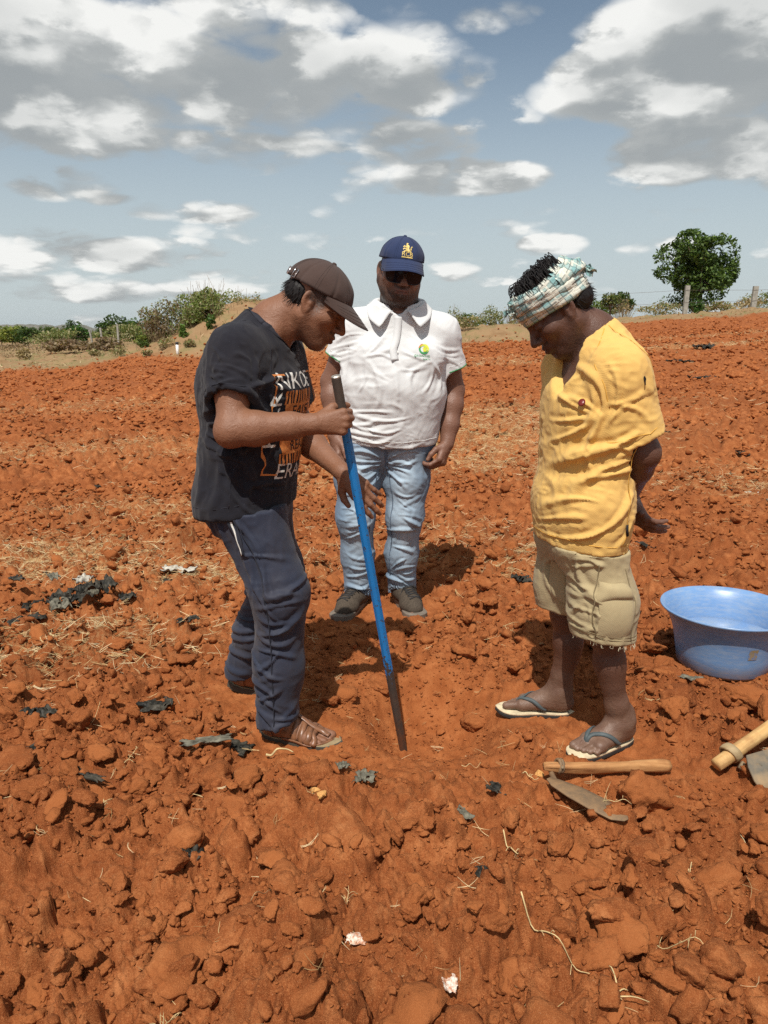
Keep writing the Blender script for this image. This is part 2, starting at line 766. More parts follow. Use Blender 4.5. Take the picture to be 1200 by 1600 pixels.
def plain(name, color, rough=0.7, var=0.25, scale=30, spec=0.3, bump=0.0, bscale=200, **kw):
    """one colour with mild mottling and grain"""
    t = material(name)
    n = t.noise(t.obj, scale, 5, 0.6)
    c = t.mix(t.ramp(n, [(0.3, 0), (0.7, 1)]), tuple(v * (1 - var) for v in color), tuple(min(1, v * (1 + var)) for v in color))
    return finish(t, c, rough, t.noise(t.obj, bscale, 3) if bump else None, bump, 0.002, spec, **kw)

# ================================================================== ground
def terrain(x, y):
    """large shape of the land: level near the people, rising to the right beyond, two earth mounds"""
    x = np.asarray(x, float); y = np.asarray(y, float)
    r = np.hypot(x, y)
    t = np.clip(x / np.maximum(y, 0.2 * r + 0.01), -0.62, 0.62)
    slope = np.clip(0.031 + 0.062 * t, 0.0, 0.068)
    rise = np.log1p(np.exp(np.clip((r - 5.0) / 1.5, -30, 30))) * 1.5
    lim = 44.0
    rise = np.where(rise > lim - 6, lim - 6 + 6 * np.tanh((rise - lim + 6) / 6), rise)
    z = slope * rise
    q = ((x + 4.9) / 4.3) ** 2 + ((y - 31.5) / 3.6) ** 2
    z = z + 2.0 * np.exp(-q * 1.25)
    q = ((x - 4.4) / 2.3) ** 2 + ((y - 31) / 1.6) ** 2
    z = z + 0.55 * np.exp(-q * 1.2)
    q = ((x + 0.2) / 3.0) ** 2 + ((y - 33) / 2.0) ** 2
    z = z + 0.5 * np.exp(-q * 1.2)
    # the hole being dug
    q = ((x - 0.165) / 0.21) ** 2 + ((y - 2.45) / 0.24) ** 2
    z = z - 0.160 * np.exp(-q ** 2.2)
    q = ((x - 0.02) / 0.55) ** 2 + ((y - 1.86) / 0.14) ** 2
    z = z + 0.045 * np.exp(-q)
    return z


FEET = [(-0.28, 2.27, .20), (-0.50, 2.61, .19), (-0.17, 3.42, .22), (0.11, 3.47, .21), (0.70, 2.20, .23), (0.53, 2.45, .21), (1.34, 2.83, .22)]


def calm(x, y):
    """1 where the soil is trampled flat and fine, 0 in the rough tilth"""
    c = np.exp(-(((x - 0.12) / 0.46) ** 2 + ((y - 2.42) / 0.52) ** 2) ** 2)
    c = np.maximum(c, 0.75 * np.exp(-(((x + 0.25) / 0.5) ** 2 + ((y - 2.75) / 0.55) ** 2) ** 2))
    c = np.maximum(c, 0.70 * np.exp(-(((x - 0.70) / 0.42) ** 2 + ((y - 1.97) / 0.20) ** 2) ** 2))
    for fx, fy, fr in FEET:
        c = np.maximum(c, np.exp(-(((x - fx) ** 2 + (y - fy) ** 2) / fr ** 2) ** 2))
    return c


def domes(x, y, cell, seed, keep=0.8, flat=0.75):
    """field of rounded lumps, one per jittered cell"""
    qx, qy = x / cell, y / cell
    ix, iy = np.floor(qx).astype(np.int64), np.floor(qy).astype(np.int64)
    best = np.zeros_like(x)
    zz = np.zeros_like(ix)
    for a in (-1, 0, 1):
        for b in (-1, 0, 1):
            cx, cy = ix + a, iy + b
            jx = _hash(cx, cy, zz, seed); jy = _hash(cx, cy, zz, seed + 1)
            rr = _hash(cx, cy, zz, seed + 2); kk = _hash(cx, cy, zz, seed + 3)
            rr = 0.28 + 0.42 * rr
            ux = qx - cx - jx; uy = qy - cy - jy
            th = kk * 40
            ca, sa = np.cos(th), np.sin(th)
            wx = (ux * ca + uy * sa) * 1.0; wy = (-ux * sa + uy * ca) * (1.0 + 0.6 * jx)
            d2 = (wx * wx + wy * wy) / (rr * rr)
            h = np.where((d2 < 1) & (kk < keep), np.sqrt(np.maximum(0, 1 - d2)) * rr, 0)
            best = np.maximum(best, h)
    return best * cell * flat


def sandy(x, y):
    """pale sandy earth: the mounds and the margin beyond the ploughed field"""
    r = np.hypot(x, y)
    t = x / np.maximum(y, 0.2 * r + 0.01)
    edge = 29.5 + 11.0 * np.clip((t - 0.05) / 0.3, 0, 1) + 1.2 * np.sin(x * 0.7) + 0.8 * np.sin(x * 1.9)
    s = sst(r, edge - 1.0, edge + 1.0)
    q = ((x + 4.9) / 4.6) ** 2 + ((y - 31.0) / 4.2) ** 2
    s = np.maximum(s, sst(1.5 - q, 0, 0.7))
    q = ((x - 4.4) / 2.6) ** 2 + ((y - 30.5) / 2.2) ** 2
    return np.maximum(s, sst(1.4 - q, 0, 0.6))


STRAW = [  # x, y, half-length x, half-length y, density
    (-1.95, 4.35, .75, .42, 1.0), (-1.2, 3.95, .6, .22, .7), (-1.6, 5.4, 1.0, .35, .6), (-1.25, 3.1, .55, .3, .45), (-1.75, 2.9, .5, .3, .4), (-0.65, 3.95, .4, .25, .6),
    (1.35, 8.6, 1.5, 1.3, 1.0), (2.0, 10.5, 1.8, .9, .9), (0.9, 7.2, .8, .7, .8), (7.5, 20.2, 6.0, .55, 1.0), (3.4, 18.5, 2.2, .5, .9), (12, 24, 6, .7, .7),
    (-3.2, 8.3, 2.2, .8, .5), (-4.5, 13, 3.5, 1.0, .4), (-0.5, 6.4, .8, .6, .6), (2.9, 6.0, .8, .6, .45), (0.3, 4.6, .7, .5, .3), (-2.6, 27, 4, 1.5, .6), (0.85, 4.2, .3, .3, .5)]


def strawy(x, y):
    s = np.zeros_like(np.asarray(x, float))
    for a, b, ra, rb, w in STRAW:
        s = np.maximum(s, w * np.exp(-(((x - a) / ra) ** 2 + ((y - b) / rb) ** 2)))
    return s


def relief(x, y):
    """clods and crumbs of the ploughed soil"""
    P = np.stack([x, y, np.zeros_like(x)], 1)
    r = np.hypot(x, y)
    k = 1 - 0.93 * calm(x, y)
    sa = sandy(x, y)
    k = k * (1 - 0.8 * sa)
    w = fbm(P, 1.1, 3, 5)
    wx = x + 0.02 * vnoise(P, 22, 71); wy = y + 0.02 * vnoise(P, 22, 72)
    near = 1 - sst(r, 3.4, 6.0)
    h = 0.030 * w * (0.35 + 0.65 * k)
    wx = wx + 0.006 * vnoise(P, 47, 73); wy = wy + 0.006 * vnoise(P, 47, 74)
    h = h + domes(wx, wy, 0.27, 11, 0.42, 0.50) * k * (0.6 + 0.6 * sst(w, -0.3, 0.4))
    h = h + domes(wx, wy, 0.105, 31, 0.62, 0.80) * k
    h = h + domes(wx, wy, 0.048, 51, 0.75, 0.80) * (0.15 + 0.85 * k)
    h = h + fbm(P, 30, 4, 9, 0.7) * 0.012 * (0.5 + 0.5 * k)
    g = (r < 4.5)
    if g.any():
        hh = np.zeros_like(x)
        hh[g] = domes(wx[g], wy[g], 0.021, 91, 0.75, 0.75) * (0.45 + 0.55 * k[g]) + domes(wx[g], wy[g], 0.0125, 191, 0.8, 0.6) * (0.5 + 0.5 * k[g]) + 0.005 * fbm(P[g], 110, 2, 3)
        h = h + hh * (1 - sst(r, 3.4, 4.5))
    h = h + np.where(sa > 0, sa * (fbm(P, 0.9, 4, 44) * 0.20 + .10 * fbm(P, 4, 4, 45)), 0)
    return h


def ground_at(x, y):
    x = np.atleast_1d(np.asarray(x, float)); y = np.atleast_1d(np.asarray(y, float))
    return terrain(x, y) + relief(x, y) * 1.0


def gz(x, y):
    return float(ground_at(x, y)[0])


def build_ground():
    rr = [0.45]
    while rr[-1] < 9000:
        r = rr[-1]
        f = 1.0045 if r < 2.2 else 1.0055 if r < 4.5 else 1.0075 if r < 9 else 1.010 if r < 50 else 1.06
        rr.append(r * f)
    rr = np.array(rr)
    fr = np.arange(-39, 39.001, 0.13)
    bk = np.concatenate([np.arange(41, 180, 3.0), np.arange(180, 318.1, 3.0)])
    th = np.radians(np.concatenate([fr, bk]))
    n, m = len(rr), len(th)
    X = rr[:, None] * np.sin(th)[None]; Y = rr[:, None] * np.cos(th)[None]
    x, y = X.ravel(), Y.ravel()
    z = terrain(x, y)
    r = np.hypot(x, y)
    nr = r < 70
    z[nr] += relief(x[nr], y[nr]) * (1 - sst(r[nr], 50, 70))
    V = np.stack([x, y, z], 1)
    V = np.concatenate([V, [[0, 0, 0.0]]])
    i = np.arange(n - 1)[:, None] * m; j = np.arange(m)[None]; k = (j + 1) % m
    F = np.stack([i + j, i + k, i + m + k, i + m + j], -1).reshape(-1, 4)[:, ::-1]
    c = len(V) - 1
    x, y = V[:, 0], V[:, 1]
    col = np.stack([sandy(x, y), strawy(x, y), calm(x, y)], 1)
    fan = np.stack([np.full(m, c), (np.arange(m) + 1) % m, np.arange(m), np.full(m, c)], 1)
    me = mesh_np(V, F, 'ground', col)
    o = link('ground', me, SOIL_GROUND)
    tag(o, kind='structure')
    return o


def soil_nodes(name, ground):
    t = material(name)
    geo = t.new('ShaderNodeNewGeometry')
    P = geo.outputs['Position']
    n1 = t.noise(P, 1.3, 5, 0.6)
    n2 = t.noise(P, 16, 6, 0.65)
    n3 = t.noise(P, 140, 5, 0.8)
    a = t.ramp(n2, [(0.30, (.165, .044, .013)), (0.5, (.295, .090, .028)), (0.70, (.46, .175, .063))])
    a = t.mix(t.ramp(n1, [(0.40, 0), (0.66, .70)]), a, (.175, .046, .014))
    a = t.mix(t.ramp(n3, [(0.30, .75), (0.52, 0)]), a, (.15, .036, .010))
    a = t.mix(t.ramp(t.noise(P, 420, 3, 0.7), [(0.50, 0), (0.72, .55)]), a, (.60, .26, .10))
    # a few pale grains of grit
    gr = t.voro(P, 190)
    gr = t.m('MULTIPLY', t.m('LESS_THAN', gr, 0.16), t.m('GREATER_THAN', t.noise(P, 60, 2), 0.60))
    a = t.mix(t.m('MULTIPLY', gr, 0.55), a, (.50, .30, .17))
    if ground:
        s = t.new('ShaderNodeSeparateColor')
        t.put(s.inputs[0], t.attr('col'))
        sand = t.ramp(t.noise(P, 0.8, 6, 0.65), [(0.3, (.20, .115, .055)), (0.5, (.28, .18, .095)), (0.62, (.21, .165, .075)), (0.8, (.15, .12, .05))])
        a = t.mix(s.outputs[0], a, sand)
        # powdery dust where people have trodden
        a = t.mix(t.m('MULTIPLY', s.outputs[2], 0.55), a, t.mix(t.ramp(n2, [(0.35, 0), (0.65, 1)]), (.31, .092, .026), (.41, .140, .045)))
        chaff = t.ramp(t.noise(P, 55, 5, 0.75), [(0.47, 0), (0.60, 1)])
        a = t.mix(t.m('MULTIPLY', t.m('MULTIPLY', s.outputs[1], chaff), 0.75), a, (.46, .30, .14))
    else:
        oi = t.new('ShaderNodeObjectInfo')
        a = t.mix(t.m('MULTIPLY', t.m('POWER', oi.outputs['Random'], 1.5), 0.75), a, (.37, .125, .040))
    b1 = t.noise(P, 75, 6, 0.82)
    b2 = t.noise(P, 260, 4, 0.8)
    b3 = t.noise(P, 24, 4, 0.6)
    h = t.m('ADD', t.m('ADD', t.m('MULTIPLY', b1, 1.5), t.m('MULTIPLY', b2, 1.0)), t.m('MULTIPLY', b3, 0.7))
    return finish(t, a, 0.95, h, 0.65, 0.006, 0.10)


SOIL_GROUND = soil_nodes('ploughed_red_soil', True)
SOIL_CLOD = soil_nodes('red_soil_clod', False)
ground = build_ground()
print('ground', round(time.time() - T0, 1))


# ------------------------------------------------------------------ clods of earth
def clod_mesh(seed, sub, flat=0.75, amp=0.16):
    rng = np.random.default_rng(seed)
    bm = bmesh.new()
    bmesh.ops.create_icosphere(bm, subdivisions=sub, radius=1.0)
    me = bm_mesh(bm, 'soil_clod')
    V = np.zeros(len(me.vertices) * 3); me.vertices.foreach_get('co', V); V = V.reshape(-1, 3)
    D = V / np.linalg.norm(V, axis=1, keepdims=True)
    nrm = rng.normal(size=(15, 3)); nrm /= np.linalg.norm(nrm, axis=1, keepdims=True)
    off = rng.uniform(0.55, 0.95, 15)
    dot = np.maximum(D @ nrm.T, 0.05)
    rad = -np.log(np.exp(-36 * off[None] / dot).sum(1) + np.exp(-36 * 1.10)) / 36
    rad = rad * (1 + amp * .7 * fbm(D + seed * 3.1, 1.6, 3, seed) + 0.30 * fbm(D + seed, 4.2, 5, seed + 3, 0.80) - 0.10 * np.abs(fbm(D * 1.3 + seed, 7, 3, seed + 9, 0.7)))
    V = D * rad[:, None] * A(1.0, rng.uniform(0.72, 0.95), flat * rng.uniform(0.8, 1.1))
    me.vertices.foreach_set('co', V.astype(np.float32).ravel())
    me.update()
    return me


def scatter(name, P, rot, scl, idx, protos, mat_kind, label=None):
    """one object that instances the small prototype meshes on its points"""
    me = bpy.data.meshes.new(name)
    me.vertices.add(len(P))
    me.vertices.foreach_set('co', np.asarray(P, np.float32).ravel())
    for nm, typ, dat in (('rot', 'FLOAT_VECTOR', rot), ('scl', 'FLOAT_VECTOR', scl)):
        at = me.attributes.new(nm, typ, 'POINT'); at.data.foreach_set('vector', np.asarray(dat, np.float32).ravel())
    at = me.attributes.new('idx', 'INT', 'POINT'); at.data.foreach_set('value', np.asarray(idx, np.int32))
    coll = bpy.data.collections.new(name + '_shapes')
    for i, pm in enumerate(protos):
        coll.objects.link(bpy.data.objects.new('%s_shape_%02d' % (name, i), pm))
    ng = bpy.data.node_groups.new(name, 'GeometryNodeTree')
    ng.interface.new_socket('Geometry', in_out='INPUT', socket_type='NodeSocketGeometry')
    ng.interface.new_socket('Geometry', in_out='OUTPUT', socket_type='NodeSocketGeometry')
    N, L = ng.nodes, ng.links
    gi, go = N.new('NodeGroupInput'), N.new('NodeGroupOutput')
    ci = N.new('GeometryNodeCollectionInfo'); ci.inputs['Collection'].default_value = coll
    ci.inputs['Separate Children'].default_value = True; ci.inputs['Reset Children'].default_value = True
    ip = N.new('GeometryNodeInstanceOnPoints'); ip.inputs['Pick Instance'].default_value = True

    def na(nm, typ):
        a = N.new('GeometryNodeInputNamedAttribute'); a.data_type = typ; a.inputs['Name'].default_value = nm
        return a.outputs[0]
    m2p = N.new('GeometryNodeMeshToPoints')
    L.new(gi.outputs[0], m2p.inputs[0]); L.new(m2p.outputs[0], ip.inputs['Points'])
    L.new(ci.outputs[0], ip.inputs['Instance']); L.new(na('idx', 'INT'), ip.inputs['Instance Index'])
    e2r = N.new('FunctionNodeEulerToRotation')
    L.new(na('rot', 'FLOAT_VECTOR'), e2r.inputs[0]); L.new(e2r.outputs[0], ip.inputs['Rotation'])
    L.new(na('scl', 'FLOAT_VECTOR'), ip.inputs['Scale'])
    L.new(ip.outputs[0], go.inputs[0])
    o = bpy.data.objects.new(name, me); COL.objects.link(o)
    md = o.modifiers.new('scatter', 'NODES'); md.node_group = ng
    return tag(o, label=label, kind='stuff')


def build_clods():
    rng = np.random.default_rng(7)
    big = [clod_mesh(100 + i, 4) for i in range(9)]
    for me in big:
        me.materials.append(SOIL_CLOD); me.polygons.foreach_set('use_smooth', np.ones(len(me.polygons), bool))
    small = [clod_mesh(200 + i, 3) for i in range(8)]
    tiny = [clod_mesh(300 + i, 2) for i in range(6)]
    for me in small + tiny:
        me.materials.append(SOIL_CLOD); me.polygons.foreach_set('use_smooth', np.ones(len(me.polygons), bool))

    def ring(n, r0, r1, half):
        r = np.sqrt(rng.uniform(r0 * r0, r1 * r1, n)); a = np.radians(rng.uniform(-half, half, n))
        return r * np.sin(a), r * np.cos(a), r
    xs, ys, ss = [], [], []

    def add(n, r0, r1, half, s0, s1, p, thin=1.0):
        x, y, r = ring(n, r0, r1, half)
        u = rng.uniform(0, 1, n)
        s = s0 * (s1 / s0) ** (u ** p)
        k = rng.uniform(0, 1, n) > calm(x, y) * np.where(s > 0.012, 1.0, 0.45)
        k &= rng.uniform(0, 1, n) > sandy(x, y) * 0.9
        # clods gather in drifts
        dn = fbm(np.stack([x, y, x * 0], 1), 1.5, 3, 77)
        k &= rng.uniform(0, 1, n) < 0.45 + 0.9 * sst(dn, -0.35, 0.4)
        for fx, fy, fr in FEET:
            k &= np.hypot(x - fx, y - fy) > fr * 0.75 + s
        k &= np.abs(y - 1.84 - .27 * x) > 0.06 + s
        xs.append(x[k]); ys.append(y[k]); ss.append(s[k])
    add(1100, 1.0, 3.2, 44, .022, .060, 1.5)
    add(9500, 1.0, 3.6, 44, .007, .026, 1.4)
    add(30000, 1.0, 3.2, 42, .0030, .0085, 1.3)
    add(14000, 3.2, 7.0, 38, .006, .013, 1.2)
    add(1700, 3.0, 6.5, 40, .022, .060, 1.6)
    add(10500, 3.3, 7.0, 40, .010, .028, 1.3)
    add(9000, 6.5, 14, 36, .020, .052, 1.5)
    add(14000, 14, 31, 34, .030, .080, 1.3)
    add(5000, 30, 46, 34, .035, .07, 1.4)
    x = np.concatenate(xs); y = np.concatenate(ys); s = np.concatenate(ss)
    z = ground_at(x, y) + s * rng.uniform(0.05, 0.55, len(s))
    app = s / np.hypot(x, y)
    # what the photograph can show: inside the picture
    pd = y * math.cos(R(13.1)) + 1.3 * math.sin(R(13.1))
    vis = (np.abs(x / pd) < 0.50) & ((1.3 * math.cos(R(13.1)) - y * math.sin(R(13.1))) / pd < 0.665)
    for bx, by, w, d in ((-.39, 2.35, .2, .2), (.6, 2.3, .15, .2)):
        pass
    order = np.argsort(-np.where(vis, app, 0))
    top = order[:286]
    rest = np.ones(len(x), bool); rest[top] = False
    rot = np.stack([rng.uniform(-.5, .5, len(x)), rng.uniform(-.5, .5, len(x)), rng.uniform(0, 6.28, len(x))], 1)
    scl = s[:, None] * np.stack([rng.uniform(.85, 1.25, len(x)), rng.uniform(.8, 1.15, len(x)), rng.uniform(.7, 1.05, len(x))], 1)
    for i in top:
        o = bpy.data.objects.new('soil_clod', big[rng.integers(0, 9)])
        COL.objects.link(o)
        o.location = (x[i], y[i], z[i]); o.rotation_euler = rot[i]; o.scale = scl[i]
        tag(o, 'crumbly lump of red earth half sunk in the loose ploughed soil, one of very many', 'soil clod', 'loose clods in the ploughed soil')
    protos = small + tiny
    ap = app[rest]
    idx = np.where(ap > 0.006, rng.integers(0, 8, rest.sum()), 8 + rng.integers(0, 6, rest.sum()))
    scatter('small_soil_clods', np.stack([x, y, z], 1)[rest], rot[rest], scl[rest], idx, protos, SOIL_CLOD)
    # the lumps one would point at
    named = [
        (0.700, 1.875, (.080, .072, .088), 'large knobbly dark red clod standing beside the small hoe blade'),
        (1.045, 2.50, (.115, .085, .075), 'big angular clod in front of the blue plastic tub'),
        (1.275, 2.47, (.10, .085, .070), 'squat clod under the near rim of the tub, beside a larger one'),
        (-0.43, 1.315, (.082, .068, .055), 'broad flat-topped clod near the bottom left corner'),
        (-0.08, 1.72, (.120, .080, .060), 'wide low clod with a broken dark end, in front of the hole'),
        (0.43, 1.56, (.100, .075, .030), 'flat slab of red earth just below the small hoe'),
        (0.565, 1.43, (.060, .062, .046), 'blunt block of earth close below the flat slabs'),
        (0.69, 1.33, (.085, .07, .045), 'smooth rounded slab of earth towards the bottom right corner'),
        (-0.52, 1.72, (.062, .058, .05), 'tall rounded clod upper left of the dark scrap in the near soil'),
        (-0.36, 1.76, (.046, .042, .044), 'dark undercut lump just above the dark scrap in the near soil'),
        (-0.235, 1.44, (.080, .066, .040), 'wide crumbly slab, left of the pink-white stone'),
        (-0.70, 2.06, (.085, .060, .040), 'smooth orange lump left of the sandalled foot'),
        (0.26, 1.30, (.050, .046, .045), 'rounded clod right above the second white stone'),
        (-0.115, 1.385, (.042, .040, .044), 'upright block of earth below the pink-white stone'),
    ]
    for i, (a, b, sc, lab) in enumerate(named):
        o = bpy.data.objects.new('soil_clod', big[i % 9]); COL.objects.link(o)
        g = float(terrain(np.array([a]), np.array([b]))[0])
        o.location = (a, b, g + sc[2] * 0.62); o.scale = sc; o.rotation_euler = (0.15 * (i % 3 - 1), 0.1, i * 1.3)
        tag(o, lab, 'soil clod', 'loose clods in the ploughed soil')


build_clods()
print('clods', round(time.time() - T0, 1))

# ================================================================== trees, scrub, fence, hills
def leaf_material(name, rough=.6, trans=.35):
    t = material(name)
    c = t.attr('col')
    finish(t, c, rough, None, 0, 0, .25)
    t.b.inputs['Transmission Weight'].default_value = 0
    tr = t.new('ShaderNodeBsdfTranslucent')
    t.put(tr.inputs['Color'], t.vm('MULTIPLY', c, (1.1, 1.25, .6)))
    mx = t.new('ShaderNodeMixShader'); mx.inputs[0].default_value = trans
    out = t.n['Material Output']
    t.l.new(t.b.outputs[0], mx.inputs[1]); t.l.new(tr.outputs[0], mx.inputs[2]); t.l.new(mx.outputs[0], out.inputs[0])
    return t.mat


LEAF = leaf_material('foliage')
DRY = leaf_material('dry_grass', .85, .15)
BARK = plain('bark', (.105, .075, .05), .9, .4, 9, .1, .6, 30)
TWIG = plain('dry_twig', (.27, .20, .12), .9, .35, 20, .1)
CONCRETE = plain('weathered_concrete', (.30, .285, .25), .9, .25, 6, .2, .4, 40)
WIRE = plain('rusty_wire', (.12, .09, .07), .6)
HILL = plain('hill_rock', (.15, .14, .11), 1, .25, .02, .05)
PVC = plain('white_pipe', (.78, .78, .75), .4)
CAPBLK = plain('black_pipe_cap', (.03, .03, .03), .6)


def leaves(name, C, size, mat, parent, rng, cols, flat=0.0, aspect=.5, droop=0.0):
    """many small leaf-shaped faces about the given centres"""
    n = len(C)
    nrm = rng.normal(size=(n, 3)); nrm[:, 2] = np.abs(nrm[:, 2]) + flat
    nrm /= np.linalg.norm(nrm, axis=1, keepdims=True)
    d = rng.normal(size=(n, 3)); d[:, 2] -= droop
    d -= nrm * (d * nrm).sum(1, keepdims=True); d /= np.linalg.norm(d, axis=1, keepdims=True) + 1e-9
    w = np.cross(nrm, d)
    s = (size * rng.uniform(.6, 1.35, n))[:, None]
    V = np.stack([C - d * s, C + w * s * aspect + nrm * s * .15, C + d * s, C - w * s * aspect + nrm * s * .15], 1).reshape(-1, 3)
    F = np.arange(n * 4).reshape(n, 4)
    cols = np.asarray(cols)
    base = cols[rng.integers(0, len(cols), n)] * rng.uniform(.75, 1.25, (n, 1))
    me = mesh_np(V, F, name, np.repeat(base, 4, 0))
    return link(name, me, mat, parent, smooth=False)


def lumpy(rng, n, c, r, lumps=9, gap=.35, seed=0, shell=.55):
    """points filling an uneven crown made of several clumps, with holes"""
    ctr = rng.normal(size=(lumps, 3)); ctr /= np.linalg.norm(ctr, axis=1, keepdims=True)
    ctr *= rng.uniform(.35, .72, (lumps, 1)); rad = rng.uniform(.30, .52, lumps)
    i = rng.integers(0, lumps, n * 2)
    d = rng.normal(size=(n * 2, 3)); d /= np.linalg.norm(d, axis=1, keepdims=True)
    q = ctr[i] + d * (rad[i] * rng.uniform(shell, 1.0, n * 2) ** .5)[:, None]
    k = vnoise(q + seed * 7.7, 3.2, seed) > -gap
    q = q[k][:n]
    return np.asarray(c) + q * np.asarray(r), np.asarray(c) + ctr * np.asarray(r)


def tree(name, x, y, h, w, label, cols, n=2500, leaf=.22, trunk=.45, seed=1, group=None, crown_low=.25, base=None):
    rng = np.random.default_rng(seed)
    z = float(terrain(np.array([x]), np.array([y]))[0]) if base is None else base
    root = empty(name, (x, y, z), label, 'tree', group)
    cz = z + h * (crown_low + (1 - crown_low) * .5)
    P, ctr = lumpy(rng, n, (x, y, cz), (w / 2, w / 2, h * (1 - crown_low) / 2 * 1.12), 15, .45, seed)
    leaves('crown', P, leaf, LEAF, root, rng, cols, .4)
    mb = MB()
    top = A(x + .03 * w, y, z + h * .55)
    mb.tube(spline([A(x, y, z - .2), A(x + .02 * w, y, z + h * .2), top], 8), np.linspace(trunk * h * .05, trunk * h * .028, 8), 8)
    for c in ctr:
        s = A(x, y, z) + (top - A(x, y, z)) * rng.uniform(.35, .95)
        mb.tube(spline([s, (s + c) / 2 + A(0, 0, -.04 * h), c], 5), np.linspace(trunk * h * .018, trunk * h * .006, 5), 5)
    link('trunk', mb.mesh(), BARK, root)
    return root


def bush(name, x, y, h, w, label, cols, n=1500, leaf=.09, seed=1, stems=40, group=None, depth=None, stalk=True, sz=0.0, cat='bush', mat=None, spread=.8, pts=True, base=None):
    rng = np.random.default_rng(seed)
    z = float(terrain(np.array([x]), np.array([y]))[0]) if base is None else base
    root = empty(name, (x, y, z), label, cat, group)
    depth = depth or w * .8
    if pts:
        P, ctr = lumpy(rng, n, (x, y, z + h * .52), (w / 2, depth / 2, h * .55), 12, .5, seed, .2)
        P[:, 2] = np.maximum(P[:, 2], z + .02)
        leaves('foliage', P, leaf, mat or LEAF, root, rng, cols)
    if stems:
        V, F = [], []
        mb = MB()
        for i in range(stems):
            a = rng.uniform(0, 6.28); r = math.sqrt(rng.random())
            b = A(x + r * math.cos(a) * w * .3, y + r * math.sin(a) * depth * .3, z - .03)
            e = A(x + r * math.cos(a) * w * spread * .62 + rng.normal() * w * .06, y + r * math.sin(a) * depth * .6, z + h * rng.uniform(.45, .98) * (1.05 - .45 * r * r))
            m = (b + e) / 2 + A(0, 0, h * .1) + rng.normal(size=3) * h * .05
            rr = h * .0030 + .002
            mb.tube(spline([b, m, e], 5), np.linspace(rr, rr * .45, 5), 3, False)
        link('stems', mb.mesh(), TWIG, root)
    return root


G1 = [(.07, .11, .026), (.095, .14, .032), (.055, .085, .02), (.12, .165, .042)]
GD = [(.045, .082, .020), (.060, .105, .026), (.034, .062, .016), (.085, .13, .032)]
GY = [(.22, .25, .05), (.16, .20, .04), (.26, .26, .07), (.12, .16, .04)]
GO = [(.23, .25, .095), (.18, .21, .070), (.28, .26, .13), (.32, .28, .16), (.14, .175, .055)]
BR = [(.20, .13, .075), (.27, .19, .11), (.14, .09, .055), (.32, .25, .16)]
TAN = [(.42, .32, .18), (.36, .26, .14), (.50, .40, .24), (.28, .2, .1)]


